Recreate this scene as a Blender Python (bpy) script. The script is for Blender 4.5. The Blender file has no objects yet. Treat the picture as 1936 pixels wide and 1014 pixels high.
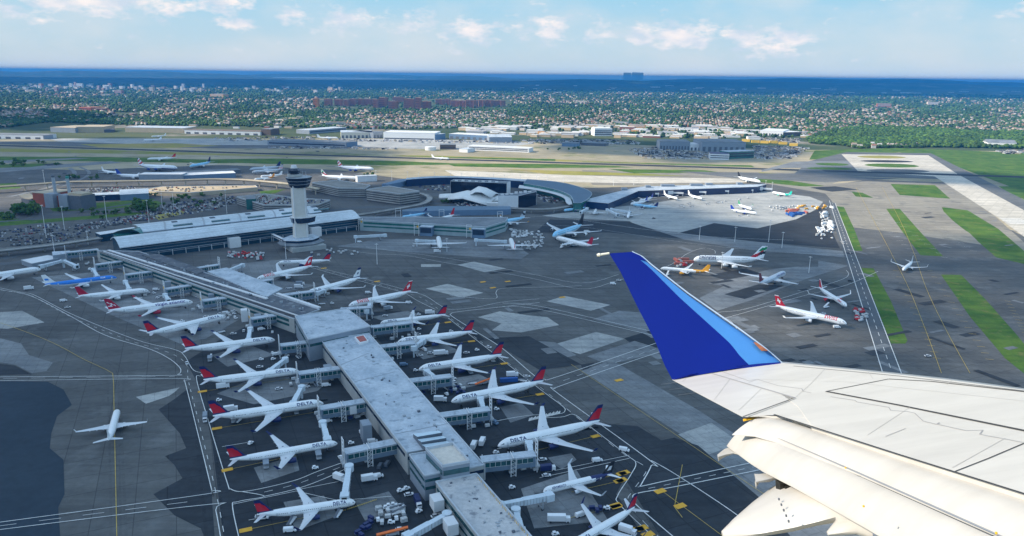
import bpy, bmesh, math, random
import numpy as np
from mathutils import Vector, Matrix
random.seed(7)
PI = math.pi
sc = bpy.context.scene
col = sc.collection

# ------------------------------------------------------------------ camera
W_, H_, F_ = 1936.0, 1014.0, 1398.0
CAMZ = 200.0
PIT, ROLL = math.radians(14.61), math.radians(0.65)
cam = bpy.data.objects.new('camera', bpy.data.cameras.new('camera'))
col.objects.link(cam)
cam.data.sensor_width = 36.0
cam.data.lens = F_ / W_ * 36.0
cam.data.clip_start = 0.2
cam.data.clip_end = 120000.0
cam.matrix_world = (Matrix.Translation((0, 0, CAMZ)) @ Matrix.Rotation(PI / 2 - PIT, 4, 'X') @ Matrix.Rotation(ROLL, 4, 'Z'))
sc.camera = cam

# ------------------------------------------------------------------ light
SUN_EL, SUN_AZ = math.radians(33), math.radians(184)      # azimuth of the sun counted from +X
sun_dir = Vector((math.cos(SUN_EL) * math.cos(SUN_AZ), math.cos(SUN_EL) * math.sin(SUN_AZ), math.sin(SUN_EL)))
sl = bpy.data.lights.new('sun', 'SUN')
sl.energy = 2.65
sl.angle = math.radians(0.55)
sl.color = (1.0, 0.875, 0.70)
sun = bpy.data.objects.new('sun', sl)
col.objects.link(sun)
sun.rotation_euler = sun_dir.to_track_quat('Z', 'Y').to_euler()

world = bpy.data.worlds.new('World')
sc.world = world
world.use_nodes = True
nt = world.node_tree
nt.nodes.clear()
def N(nt, t, **k):
    n = nt.nodes.new(t)
    for a, v in k.items():
        if a.startswith('i_'):
            n.inputs[a[2:].replace('_', ' ')].default_value = v
        else:
            setattr(n, a, v)
    return n
L = lambda a, b: nt.links.new(a, b)
out = N(nt, 'ShaderNodeOutputWorld')
bg = N(nt, 'ShaderNodeBackground')
bg.inputs['Strength'].default_value = 0.15
sky = N(nt, 'ShaderNodeTexSky', sky_type='NISHITA')
sky.sun_disc = False
sky.sun_elevation = SUN_EL
sky.sun_rotation = math.radians(90) - SUN_AZ
sky.air_density = 1.0
sky.dust_density = 0.6
sky.ozone_density = 1.0
sky.altitude = 200
# distant fair-weather clouds low over the horizon, a noise field on the view direction
tc = N(nt, 'ShaderNodeTexCoord')
sep = N(nt, 'ShaderNodeSeparateXYZ')
L(tc.outputs['Generated'], sep.inputs[0])
az = N(nt, 'ShaderNodeMath', operation='ARCTAN2')
L(sep.outputs['X'], az.inputs[0]); L(sep.outputs['Y'], az.inputs[1])
hyp = N(nt, 'ShaderNodeMath', operation='ARCSINE'); L(sep.outputs['Z'], hyp.inputs[0])
def M(op, a, b=None, c=None, clamp=False):
    n = N(nt, 'ShaderNodeMath', operation=op); n.use_clamp = clamp
    for i, v in enumerate((a, b, c)):
        if v is None: continue
        if isinstance(v, (int, float)): n.inputs[i].default_value = v
        else: L(v, n.inputs[i])
    return n.outputs[0]
azv, elv = az.outputs[0], hyp.outputs[0]
cv = N(nt, 'ShaderNodeCombineXYZ')
L(M('MULTIPLY', azv, 1.0), cv.inputs[0]); L(M('MULTIPLY', elv, 2.1), cv.inputs[1])
n1 = N(nt, 'ShaderNodeTexNoise'); n1.inputs['Scale'].default_value = 30; n1.inputs['Detail'].default_value = 9; n1.inputs['Roughness'].default_value = 0.62
L(cv.outputs[0], n1.inputs['Vector'])
# banks of cumulus: azimuth (rad, right +), elevation, half widths, weight
BANKS = [(-.50, .078, .115, .016, 1.0), (-.36, .082, .05, .017, .9), (-.22, .063, .085, .018, .62), (-.06, .055, .06, .018, .72), (.04, .060, .05, .018, .72), (.205, .052, .075, .013, 1.1),
         (.325, .043, .062, .012, 1.05), (.095, .052, .03, .012, .7), (.43, .098, .07, .012, .6), (.62, .088, .06, .02, .9), (-.58, .062, .04, .011, .6), (-.34, .056, .02, .008, .7), (-.12, .066, .03, .012, .8), (.62, .045, .05, .014, .5)]
acc = None
for (a, e, wa, we, s_) in BANKS:
    da = M('DIVIDE', M('SUBTRACT', azv, a), wa); de = M('DIVIDE', M('SUBTRACT', elv, e), we * 1.25)
    r2 = M('ADD', M('MULTIPLY', da, da), M('MULTIPLY', de, de))
    g = M('MULTIPLY', M('EXPONENT', M('MULTIPLY', r2, -1.0)), s_)
    acc = g if acc is None else M('MAXIMUM', acc, g)
n2 = N(nt, 'ShaderNodeTexNoise'); n2.inputs['Scale'].default_value = 7; n2.inputs['Detail'].default_value = 5
L(cv.outputs[0], n2.inputs['Vector'])
cl = M('ADD', M('MULTIPLY', acc, 0.36), M('MULTIPLY', n1.outputs['Fac'], 1.0))
cl = M('MULTIPLY', M('SUBTRACT', cl, 0.625), 5.5, clamp=True)
wisp = M('MULTIPLY', M('SUBTRACT', n2.outputs['Fac'], 0.45), 1.3, clamp=True)
# lit tops, greyer bases inside each bank
n3 = N(nt, 'ShaderNodeTexNoise'); n3.inputs['Scale'].default_value = 26; n3.inputs['Detail'].default_value = 4
off = N(nt, 'ShaderNodeVectorMath', operation='ADD'); off.inputs[1].default_value = (.012, -.02, 0)
L(cv.outputs[0], off.inputs[0]); L(off.outputs[0], n3.inputs['Vector'])
ramp = N(nt, 'ShaderNodeMix', data_type='RGBA')
ramp.inputs['A'].default_value = (1.65, 1.9, 2.2, 1); ramp.inputs['B'].default_value = (2.6, 2.4, 2.35, 1)
L(M('MULTIPLY', M('SUBTRACT', n3.outputs['Fac'], 0.38), 3.6, clamp=True), ramp.inputs['Factor'])
low = N(nt, 'ShaderNodeMix', data_type='RGBA'); low.inputs['A'].default_value = (1.72, 1.92, 2.0, 1); low.inputs['B'].default_value = (.98, 1.72, 2.2, 1)
L(M('MULTIPLY', M('ADD', elv, M('MULTIPLY', M('SUBTRACT', n2.outputs['Fac'], .5), -.06)), 10.0, clamp=True), low.inputs['Factor'])
veil = N(nt, 'ShaderNodeMix', data_type='RGBA'); L(low.outputs['Result'], veil.inputs['B'])
L(sky.outputs[0], veil.inputs['A']); L(M('MAXIMUM', M('MULTIPLY', M('SUBTRACT', 0.42, elv), 3.4, clamp=True), .5), veil.inputs['Factor'])
soft = N(nt, 'ShaderNodeMix', data_type='RGBA'); soft.inputs['B'].default_value = (1.95, 2.05, 2.15, 1); L(veil.outputs['Result'], soft.inputs['A']); L(M('MULTIPLY', wisp, 1.5, clamp=True), soft.inputs['Factor'])
mx = N(nt, 'ShaderNodeMix', data_type='RGBA')
L(soft.outputs['Result'], mx.inputs['A']); L(ramp.outputs['Result'], mx.inputs['B'])
L(M('MULTIPLY', cl, M('LESS_THAN', elv, 0.16)), mx.inputs['Factor'])
L(mx.outputs['Result'], bg.inputs['Color'])
L(bg.outputs[0], out.inputs['Surface'])

sc.view_settings.view_transform = 'Standard'
sc.view_settings.look = 'None'
sc.view_settings.exposure = 1.4
sc.view_settings.gamma = 1.0
sc.cycles.use_denoising = True
sc.cycles.max_bounces = 5
sc.cycles.diffuse_bounces = 2
sc.cycles.glossy_bounces = 2
sc.cycles.transmission_bounces = 2
sc.cycles.volume_bounces = 0
sc.cycles.transparent_max_bounces = 6

# ------------------------------------------------------------------ measuring: a sight line from the camera to a level plane
cp, sp, cr_, sr_ = math.cos(PIT), math.sin(PIT), math.cos(ROLL), math.sin(ROLL)
def ray(px, py):
    a = (px - 968) / F_; b = (507 - py) / F_
    a2 = a * cr_ - b * sr_; b2 = a * sr_ + b * cr_
    return (a2, cp + b2 * sp, -sp + b2 * cp)
def G(px, py, z=0.0):
    x, y, d = ray(px, py); t = (CAMZ - z) / -d
    return (x * t, y * t)
def G3(px, py, z=0.0):
    return Vector((*G(px, py, z), z))

# ------------------------------------------------------------------ materials
MATS = {}
def nodes_of(name):
    m = bpy.data.materials.new(name); m.use_nodes = True
    t = m.node_tree; b = t.nodes['Principled BSDF']
    return m, t, b
def mat(name, c, rough=0.6, metal=0.0, var=0.12, scale=0.3, spec=0.5, emit=None):
    if name in MATS: return MATS[name]
    m, t, b = nodes_of(name)
    b.inputs['Roughness'].default_value = rough; b.inputs['Metallic'].default_value = metal
    b.inputs['Specular IOR Level'].default_value = spec
    if var > 0:
        tcn = t.nodes.new('ShaderNodeTexCoord'); n = t.nodes.new('ShaderNodeTexNoise')
        n.inputs['Scale'].default_value = scale; n.inputs['Detail'].default_value = 5; n.inputs['Roughness'].default_value = 0.65
        t.links.new(tcn.outputs['Object'], n.inputs['Vector'])
        r = t.nodes.new('ShaderNodeMapRange'); r.inputs['From Min'].default_value = 0.3; r.inputs['From Max'].default_value = 0.7
        r.inputs['To Min'].default_value = 1 - var; r.inputs['To Max'].default_value = 1 + var
        t.links.new(n.outputs['Fac'], r.inputs['Value'])
        v = t.nodes.new('ShaderNodeVectorMath'); v.operation = 'SCALE'; v.inputs[0].default_value = c[:3]
        t.links.new(r.outputs[0], v.inputs['Scale']); t.links.new(v.outputs[0], b.inputs['Base Color'])
    else:
        b.inputs['Base Color'].default_value = (*c, 1)
    MATS[name] = m
    return m

def ground_mat(name, c1, c2, s1=0.012, s2=0.25, joints=None, streak=None, rough=0.9, c3=None, lo=0.38, hi=0.62):
    """worn ground: two colours blended by a broad and a fine noise, optional slab joints and tyre streaks"""
    if name in MATS: return MATS[name]
    m, t, b = nodes_of(name); b.inputs['Roughness'].default_value = rough; b.inputs['Specular IOR Level'].default_value = 0.25
    tcn = t.nodes.new('ShaderNodeTexCoord')
    def noise(scale, detail=6, vec=None, rg=0.6):
        n = t.nodes.new('ShaderNodeTexNoise'); n.inputs['Scale'].default_value = scale; n.inputs['Detail'].default_value = detail; n.inputs['Roughness'].default_value = rg
        t.links.new(vec or tcn.outputs['Object'], n.inputs['Vector']); return n.outputs['Fac']
    def mr(v, a, bb, c=0.0, d=1.0):
        r = t.nodes.new('ShaderNodeMapRange'); r.inputs['From Min'].default_value = a; r.inputs['From Max'].default_value = bb
        r.inputs['To Min'].default_value = c; r.inputs['To Max'].default_value = d; t.links.new(v, r.inputs['Value']); return r.outputs[0]
    def mixc(f, a, bb):
        x = t.nodes.new('ShaderNodeMix'); x.data_type = 'RGBA'
        for k, v in (('A', a), ('B', bb)):
            if isinstance(v, tuple): x.inputs[k].default_value = (*v, 1)
            else: t.links.new(v, x.inputs[k])
        t.links.new(f, x.inputs['Factor']); return x.outputs['Result']
    def scl(v, f):
        s = t.nodes.new('ShaderNodeVectorMath'); s.operation = 'SCALE'; t.links.new(v, s.inputs[0]); t.links.new(f, s.inputs['Scale']); return s.outputs[0]
    cc = mixc(mr(noise(s1, 7), lo, hi), c1, c2)
    if c3: cc = mixc(mr(noise(s1 * 2.7, 6), 0.56, 0.66), cc, c3)
    cc = scl(cc, mr(noise(s2, 8, rg=0.7), 0.3, 0.7, 0.84, 1.16))
    if streak:
        mp = t.nodes.new('ShaderNodeMapping'); mp.inputs['Rotation'].default_value = (0, 0, -streak); mp.inputs['Scale'].default_value = (0.004, 0.14, 1)
        t.links.new(tcn.outputs['Object'], mp.inputs['Vector'])
        cc = scl(cc, mr(noise(1.0, 5, mp.outputs[0]), 0.35, 0.6, 0.80, 1.06))
    if joints:
        mp = t.nodes.new('ShaderNodeMapping'); mp.inputs['Rotation'].default_value = (0, 0, -joints[1])
        t.links.new(tcn.outputs['Object'], mp.inputs['Vector'])
        br = t.nodes.new('ShaderNodeTexBrick'); br.offset = 0; br.inputs['Scale'].default_value = 1.0
        br.inputs['Brick Width'].default_value = joints[0]; br.inputs['Row Height'].default_value = joints[0]; br.inputs['Mortar Size'].default_value = joints[0] * 0.012
        br.inputs['Color1'].default_value = (0.93,) * 3 + (1,); br.inputs['Color2'].default_value = (1.06,) * 3 + (1,); br.inputs['Mortar'].default_value = (0.6,) * 3 + (1,)
        t.links.new(mp.outputs[0], br.inputs['Vector'])
        v = t.nodes.new('ShaderNodeVectorMath'); v.operation = 'MULTIPLY'; t.links.new(cc, v.inputs[0]); t.links.new(br.outputs['Color'], v.inputs[1]); cc = v.outputs[0]
    t.links.new(cc, b.inputs['Base Color'])
    MATS[name] = m
    return m

def attr_mat(name, rough=0.9, transl=0.0):
    """takes the colour each tree, roof or car was given when it was built"""
    if name in MATS: return MATS[name]
    m, t, b = nodes_of(name); b.inputs['Roughness'].default_value = rough; b.inputs['Specular IOR Level'].default_value = 0.3
    a = t.nodes.new('ShaderNodeAttribute'); a.attribute_name = 'tint'
    t.links.new(a.outputs['Color'], b.inputs['Base Color'])
    MATS[name] = m
    return m

# ------------------------------------------------------------------ mesh building
class MB:
    def __init__(s): s.v = []; s.f = []; s.m = []; s.t = []; s.sm = []
    def add(s, vs, fs, m=0, tint=None, smooth=False):
        o = len(s.v); s.v += [tuple(v) for v in vs]
        for i, f in enumerate(fs):
            s.f.append(tuple(o + k for k in f)); s.m.append(m[i] if isinstance(m, list) else m); s.t.append(tint); s.sm.append(smooth)
        return s
    def prism(s, poly, z0, z1, m=0, mtop=None, tint=None, ttop=None, bottom=False):
        n = len(poly)
        a = sum(poly[i][0] * poly[(i + 1) % n][1] - poly[(i + 1) % n][0] * poly[i][1] for i in range(n))
        if a < 0: poly = poly[::-1]
        vs = [(p[0], p[1], z0) for p in poly] + [(p[0], p[1], z1) for p in poly]
        s.add(vs, [(i, (i + 1) % n, n + (i + 1) % n, n + i) for i in range(n)], m, tint)
        s.add([(p[0], p[1], z1) for p in poly], [tuple(range(n))], m if mtop is None else mtop, tint if ttop is None else ttop)
        if bottom: s.add([(p[0], p[1], z0) for p in poly], [tuple(range(n))[::-1]], m, tint)
        return s
    def box(s, c, size, z0, z1, rot=0, m=0, mtop=None, tint=None, ttop=None, bottom=False):
        return s.prism(rect(c[0], c[1], size[0], size[1], rot), z0, z1, m, mtop, tint, ttop, bottom)
    def beam(s, p, q, w, h=None, m=0, tint=None):
        p = Vector(p); q = Vector(q); h = h or w; d = (q - p)
        if d.length < 1e-6: return s
        d.normalize(); up = Vector((0, 0, 1)) if abs(d.z) < 0.95 else Vector((1, 0, 0))
        a = d.cross(up).normalized() * (w / 2); b = a.cross(d).normalized() * (h / 2)
        vs = [p - a - b, p + a - b, p + a + b, p - a + b, q - a - b, q + a - b, q + a + b, q - a + b]
        return s.add(vs, [(0, 3, 2, 1), (4, 5, 6, 7), (0, 1, 5, 4), (1, 2, 6, 5), (2, 3, 7, 6), (3, 0, 4, 7)], m, tint)
    def cyl(s, p, q, r0, r1=None, n=10, m=0, caps=True, smooth=True, tint=None):
        p = Vector(p); q = Vector(q); r1 = r0 if r1 is None else r1; d = (q - p).normalized()
        up = Vector((0, 0, 1)) if abs(d.z) < 0.95 else Vector((1, 0, 0)); a = d.cross(up).normalized(); b = d.cross(a)
        vs = []
        for c, r in ((p, r0), (q, r1)):
            vs += [c + (a * math.cos(2 * PI * i / n) + b * math.sin(2 * PI * i / n)) * r for i in range(n)]
        s.add(vs, [(i, n + i, n + (i + 1) % n, (i + 1) % n) for i in range(n)], m, tint, smooth)
        if caps:
            s.add(vs[:n], [tuple(range(n))], m, tint); s.add(vs[n:], [tuple(range(n))[::-1]], m, tint)
        return s
    def rings(s, rs, m=0, close=True, smooth=True, cap0=True, cap1=True):
        n = len(rs[0]); vs = [v for r in rs for v in r]; fs = []; ms = []
        for k in range(len(rs) - 1):
            for i in range(n if close else n - 1):
                fs.append((k * n + i, k * n + (i + 1) % n, (k + 1) * n + (i + 1) % n, (k + 1) * n + i)); ms.append(m(k, i) if callable(m) else m)
        s.add(vs, fs, ms, None, smooth)
        m0 = m(0, 0) if callable(m) else m
        if cap0 and close: s.add(rs[0], [tuple(range(n))[::-1]], m0)
        if cap1 and close: s.add(rs[-1], [tuple(range(n))], m(len(rs) - 2, 0) if callable(m) else m)
        return s
    def mesh(s, name, mats):
        me = bpy.data.meshes.new(name)
        me.from_pydata(s.v, [], s.f)
        for x in (mats if isinstance(mats, (list, tuple)) else [mats]): me.materials.append(x)
        me.polygons.foreach_set('material_index', s.m)
        me.polygons.foreach_set('use_smooth', s.sm)
        if any(t is not None for t in s.t):
            at = me.color_attributes.new('tint', 'FLOAT_COLOR', 'CORNER')
            cs = np.ones((len(me.loops), 4), 'f'); k = 0
            for f, t in zip(s.f, s.t):
                if t is not None: cs[k:k + len(f), :3] = t
                k += len(f)
            at.data.foreach_set('color', cs.ravel())
        me.update()
        if any(s.sm): me.set_sharp_from_angle(angle=.72)
        return me
    def obj(s, name, mats, parent=None, loc=None):
        o = bpy.data.objects.new(name, s.mesh(name, mats)); col.objects.link(o)
        if parent is not None: o.parent = parent
        if loc is not None: o.location = loc
        return o
def rect(cx, cy, sx, sy, rot=0):
    c, s = math.cos(rot), math.sin(rot)
    return [(cx + x * c - y * s, cy + x * s + y * c) for x, y in ((-sx / 2, -sy / 2), (sx / 2, -sy / 2), (sx / 2, sy / 2), (-sx / 2, sy / 2))]
def thing(name, label, cat, loc=(0, 0, 0), rz=0, group=None):
    o = bpy.data.objects.new(name, None); col.objects.link(o); o.empty_display_size = 0.5
    o.location = loc; o.rotation_euler = (0, 0, rz); return tag(o, label, cat, group)
def tag(o, label, cat, group=None):
    o['label'] = label; o['category'] = cat
    if group: o['group'] = group
    return o
def struct(o, kind='structure'):
    o['kind'] = kind; return o
def inst(me, name, parent=None, loc=None, rz=None):
    o = bpy.data.objects.new(name, me); col.objects.link(o)
    if parent is not None: o.parent = parent
    if loc is not None: o.location = loc
    if rz is not None: o.rotation_euler = (0, 0, rz)
    return o
def curve(pts, n=8):
    """points of a smooth line through pts (2-D)"""
    if len(pts) < 3: return pts
    o = []
    for i in range(len(pts) - 1):
        p0, p1, p2, p3 = pts[max(i - 1, 0)], pts[i], pts[i + 1], pts[min(i + 2, len(pts) - 1)]
        for k in range(n):
            t = k / n
            o.append(tuple(0.5 * (2 * p1[j] + (p2[j] - p0[j]) * t + (2 * p0[j] - 5 * p1[j] + 4 * p2[j] - p3[j]) * t * t + (3 * p1[j] - p0[j] - 3 * p2[j] + p3[j]) * t ** 3) for j in (0, 1)))
    return o + [pts[-1]]
def ribbon(mb, pts, w, z, m=0, dash=None):
    """flat painted line of width w along world points"""
    P = [Vector(p) for p in pts]
    if dash:
        segs = []; acc = 0.0
        for a, b in zip(P[:-1], P[1:]):
            l = (b - a).length; t = 0.0
            while t < l:
                ph = (acc + t) % sum(dash)
                if ph < dash[0]:
                    e = min(l, t + dash[0] - ph); segs.append((a.lerp(b, t / l), a.lerp(b, e / l))); t = e + 1e-3
                else: t += sum(dash) - ph + 1e-3
            acc += l
        for a, b in segs:
            d = (b - a)
            if d.length < 0.05: continue
            nrm = Vector((-d.y, d.x)).normalized() * w / 2
            mb.add([(*(a - nrm), z), (*(b - nrm), z), (*(b + nrm), z), (*(a + nrm), z)], [(0, 1, 2, 3)], m)
        return
    Lf, Rt = [], []
    for i, p in enumerate(P):
        a = P[max(i - 1, 0)]; b = P[min(i + 1, len(P) - 1)]; d = (b - a).normalized(); nrm = Vector((-d.y, d.x)) * (w[i] if isinstance(w, list) else w) / 2
        Lf.append((*(p + nrm), z)); Rt.append((*(p - nrm), z))
    n = len(P); mb.add(Rt + Lf, [(i, i + 1, n + i + 1, n + i) for i in range(n - 1)], m)

# base paints
M_ = lambda n, *a, **k: mat(n, *a, **k)
WHITE = M_('white_paint', (.78, .80, .82), .35, var=.04, scale=.8)
GREY = M_('grey_paint', (.36, .39, .42), .5, var=.08)
DKGREY = M_('dark_grey_paint', (.10, .115, .14), .5, var=.15)
BLACK = M_('black_rubber', (.02, .02, .022), .7, var=.1)
GLASSD = M_('dark_glass', (.015, .03, .06), .12, var=.25, scale=.12, spec=.8)
GLASST = M_('teal_glass', (.02, .085, .095), .14, var=.35, scale=.2, spec=.8)
ROOFL = ground_mat('pale_roof_membrane', (.38, .44, .50), (.52, .57, .62), .06, .5, c3=(.27, .32, .37), rough=.8)
CONC = ground_mat('weathered_concrete', (.27, .27, .26), (.36, .355, .34), .05, .5)
YEL = M_('yellow_paint', (.75, .42, .02), .6, var=.1)
RED = M_('red_paint', (.50, .02, .025), .45, var=.08)
NAVY = M_('navy_paint', (.012, .02, .10), .4, var=.06)
# ------------------------------------------------------------------ the ground
ASPH = ground_mat('apron_asphalt', (.092, .093, .092), (.130, .130, .126), .010, .22, joints=(18, math.radians(24)), streak=math.radians(-62), c3=(.145, .147, .145))
ASPHD = ground_mat('dark_asphalt', (.030, .034, .040), (.046, .051, .058), .015, .25, joints=(22, math.radians(24)), streak=math.radians(24))
ASPHM = ground_mat('old_asphalt', (.12, .126, .13), (.155, .16, .16), .012, .2, joints=(30, math.radians(34)), streak=math.radians(-75))
ROADM = ground_mat('road_asphalt', (.08, .09, .10), (.11, .12, .13), .02, .3)
CONL = ground_mat('light_concrete', (.32, .33, .325), (.42, .42, .40), .02, .3, joints=(7.6, math.radians(24)), streak=math.radians(24))
CONR = ground_mat('runway_concrete', (.50, .46, .39), (.60, .55, .47), .006, .1, joints=(15, math.radians(-38)), streak=math.radians(-38))
CONM = ground_mat('mid_concrete', (.17, .18, .19), (.23, .24, .245), .02, .3, joints=(7.6, math.radians(24)), streak=math.radians(24))
GRASS = ground_mat('mown_grass', (.04, .11, .010), (.095, .17, .02), .03, .35, c3=(.15, .16, .04), streak=math.radians(-60))
SEALED = ground_mat('sealed_asphalt', (.026, .040, .056), (.034, .050, .068), .02, .2)
GRASSD = ground_mat('dry_grass', (.20, .22, .03), (.34, .28, .08), .004, .05, c3=(.27, .22, .13))
FIELD = ground_mat('airfield_ground', (.28, .25, .17), (.44, .37, .25), .0022, .03, c3=(.15, .17, .06), streak=math.radians(-14))
LAND = ground_mat('suburb_ground', (.030, .060, .022), (.085, .105, .045), .0011, .006, c3=(.24, .21, .17))
def pxpoly(pts, z=0): return [G(x, y, 0) for x, y in pts]
GZ = {'n': 0}
def sheet(name, pts, m, z=None, world=False, kind='structure'):
    if z is None: GZ['n'] += 1; z = 0.012 * GZ['n']
    p = pts if world else pxpoly(pts)
    a = sum(p[i][0] * p[(i + 1) % len(p)][1] - p[(i + 1) % len(p)][0] * p[i][1] for i in range(len(p)))
    if a < 0: p = p[::-1]
    mb = MB(); mb.add([(x, y, z) for x, y in p], [tuple(range(len(p)))])
    return struct(mb.obj(name, m), kind)
# open land to the horizon, a disc 60 km in radius
mb = MB(); R_ = 60000; n = 96
rr = [0, 1500, 4000, 8000, 16000, 32000, R_]
vs = [(0, 0, -.05)]
for r in rr[1:]: vs += [(r * math.cos(2 * PI * i / n), r * math.sin(2 * PI * i / n), -.05) for i in range(n)]
fs = [(0, 1 + i, 1 + (i + 1) % n) for i in range(n)]
for k in range(len(rr) - 2): fs += [(1 + k * n + i, 1 + (k + 1) * n + i, 1 + (k + 1) * n + (i + 1) % n, 1 + k * n + (i + 1) % n) for i in range(n)]
mb.add(vs, fs); struct(mb.obj('ground', LAND))
FE = [(-2200, 262), (0, 264), (300, 263), (700, 262), (960, 266), (1250, 276), (1520, 284), (1700, 283), (2600, 298)]
far_edge = [G(x, y) for x, y in FE]
sheet('airfield_ground', [(-4500, -500)] + [p for p in far_edge] + [(3600, -500)], FIELD, .01, True)
RD = lambda a, ang: None
# grass and concrete bands beside the long runway (world strips parallel to it)
RA, RB = Vector(G(155, 280.5)), Vector(G(1936, 335.5))
RD_ = (RB - RA).normalized(); RN_ = Vector((-RD_.y, RD_.x))
def band(name, t0, t1, o0, o1, m, z, taper=0):
    p = [RA + RD_ * (t0 + taper) + RN_ * o0, RA + RD_ * t1 + RN_ * o0, RA + RD_ * (t1 + taper) + RN_ * o1, RA + RD_ * t0 + RN_ * o1]
    return sheet(name, [tuple(q) for q in p], m, z, True)
def tpar(px, py): return (Vector(G(px, py)) - RA).dot(RD_), (Vector(G(px, py)) - RA).dot(RN_)
sheet('apron', [(-2600, 350), (-300, 322), (0, 318), (160, 322), (250, 318), (420, 312), (560, 318), (640, 322), (760, 338), (900, 352), (1130, 355), (1250, 352), (1450, 345), (1560, 352), (1640, 340), (1790, 345), (1900, 430), (2600, 760)] + [(2600, 1500), (-2600, 1500)], ASPH, .03)
def strip(pxs, w, m, name, z, **k):
    mb = MB(); ribbon(mb, curve([G(*p) for p in pxs]), w, z); return struct(mb.obj(name, m))
# bands of grass and taxiway beyond the terminals
zz = .05
for nm, m, pts in [
    ('taxiway', ASPHM, [(-100, 268), (520, 270), (760, 274), (760, 281), (400, 281), (-100, 275)]),
    ('cargo_apron', CONL, [(90, 262), (420, 262), (560, 268), (620, 275), (300, 274), (110, 268)]),
    ('cargo_apron', CONL, [(640, 262), (960, 266), (1010, 272), (900, 285), (760, 281), (640, 276)]),
    ('grass_strip', GRASSD, [(-200, 278), (140, 283), (300, 286), (520, 289), (700, 294), (820, 297), (700, 299), (300, 292), (-200, 284)]),
    ('grass_strip', GRASSD, [(150, 273), (330, 271), (420, 276), (320, 280), (190, 279)]),
    ('grass_strip', GRASS, [(-100, 296), (200, 297), (420, 303), (520, 306), (420, 309), (150, 305), (-100, 303)]),
    ('grass_strip', GRASS, [(300, 303), (520, 300), (760, 305), (900, 311), (740, 313), (500, 310)]),
    ('grass_strip', GRASSD, [(740, 293), (960, 298), (1100, 304), (1280, 310), (1420, 317), (1300, 318), (1000, 308), (800, 301)]),
    ('grass_strip', GRASS, [(740, 295), (1050, 301), (1050, 306), (760, 300)]),
    ('grass_strip', GRASS, [(1100, 306), (1420, 313), (1430, 318), (1120, 312)]),
    ('grass_strip', GRASS, [(840, 309), (1120, 311), (1200, 317), (1000, 318), (860, 315)]),
    ('grass_strip', GRASS, [(1150, 320), (1330, 322), (1360, 326), (1200, 328)]),
    ('grass_strip', GRASSD, [(960, 320), (1200, 328), (1300, 333), (1050, 331)]),
    ('grass_strip', GRASS, [(1400, 338), (1480, 340), (1560, 352), (1520, 353), (1440, 345)]),
    ('grass_strip', GRASSD, [(1436, 326), (1500, 330), (1490, 334), (1430, 331)]),
    ('bare_pad', CONR, [(840, 322), (1040, 330), (1200, 335), (1380, 338), (1430, 345), (1200, 347), (1050, 344), (860, 333)]),
    ('taxiway', ASPHM, [(1280, 324), (1500, 329), (1700, 338), (1560, 345), (1380, 336)]),
    ('taxiway', CONM, [(-60, 322), (210, 305), (230, 308), (-60, 331)]),
    ('taxiway', CONM, [(0, 304), (140, 299), (170, 300), (0, 309)]),
    ('grass_strip', GRASS, [(-100, 320), (0, 311), (120, 309), (60, 316)]),
    ('taxiway', ASPHD, [(80, 311), (110, 308), (120, 311), (90, 314)]),
    ]:
    zz += .004; sheet(nm, pts, m, zz)
band('runway_shoulder', -900, 3600, -26, 34, FIELD, .16)
band('runway', -900, 3600, -12, 20, ASPHD, .175)
TANT = ground_mat('sunlit_tan_taxiway', (.23, .21, .175), (.30, .275, .225), .01, .1, streak=math.radians(-62), c3=(.17, .165, .15))  # tan tone puts the sunlit look into the taxiway's own colour
sheet('taxiway', [(1440, 346), (1540, 350), (1640, 343), (1790, 348), (1880, 408), (1960, 480), (1850, 462), (1700, 440), (1610, 430), (1586, 395), (1560, 366)], TANT, .062)
sheet('taxiway', [(1100, 322), (1500, 327), (1620, 332), (1560, 352), (1440, 345), (1200, 352), (1120, 350)], TANT, .047)
# the crossing concrete runway and its run-up pad
def q6(pts): return [(x / 2.414 + 1436, y / 2.414 + 280) for x, y in pts]
sheet('grass_field', [(1540, 285), (1700, 280), (1900, 288), (2500, 305), (2500, 420), (1960, 372), (1800, 312), (1700, 288), (1600, 300), (1530, 302)], GRASS, .18)
sheet('taxiway', [(1600, 288), (1760, 290), (1800, 310), (1850, 335), (1980, 400), (1936, 410), (1800, 340), (1500, 330), (1530, 305)], ASPHM, .186)
sheet('concrete_runway', [(1591, 292), (1755, 294), (1811, 330), (1936, 398), (2200, 545), (2200, 620), (1936, 448), (1887, 412), (1767, 334), (1622, 324)], CONR, .19)
sheet('blast_pad', [(1500, 306), (1640, 303), (1640, 316), (1480, 318), (1440, 325), (1440, 322)], CONM, .188)
def oval(px0, px1, py, h, m=GRASS, nm='grass_island', z=.2):
    pts = [((px0 + px1) / 2 + (px1 - px0) / 2 * math.cos(a), py + h * math.sin(a) * (1 if abs(math.cos(a)) < .9 else .8) + (math.cos(a)) * h * .35) for a in [2 * PI * i / 20 for i in range(20)]]
    sheet(nm, pts, m, z)
oval(1620, 1713, 297.3, 2.6, GRASSD); oval(1626, 1727, 305.4, 2.2, ASPHD); oval(1634, 1738, 313.4, 3.6); oval(1637, 1758, 323.4, 3.4, ASPHM)
oval(1541, 1605, 311, 2.4); oval(1525, 1612, 319, 2.2)
band('runway_crossing', tpar(1560, 325)[0], tpar(2300, 345)[0], -12, 20, ASPHD, .21)
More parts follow.
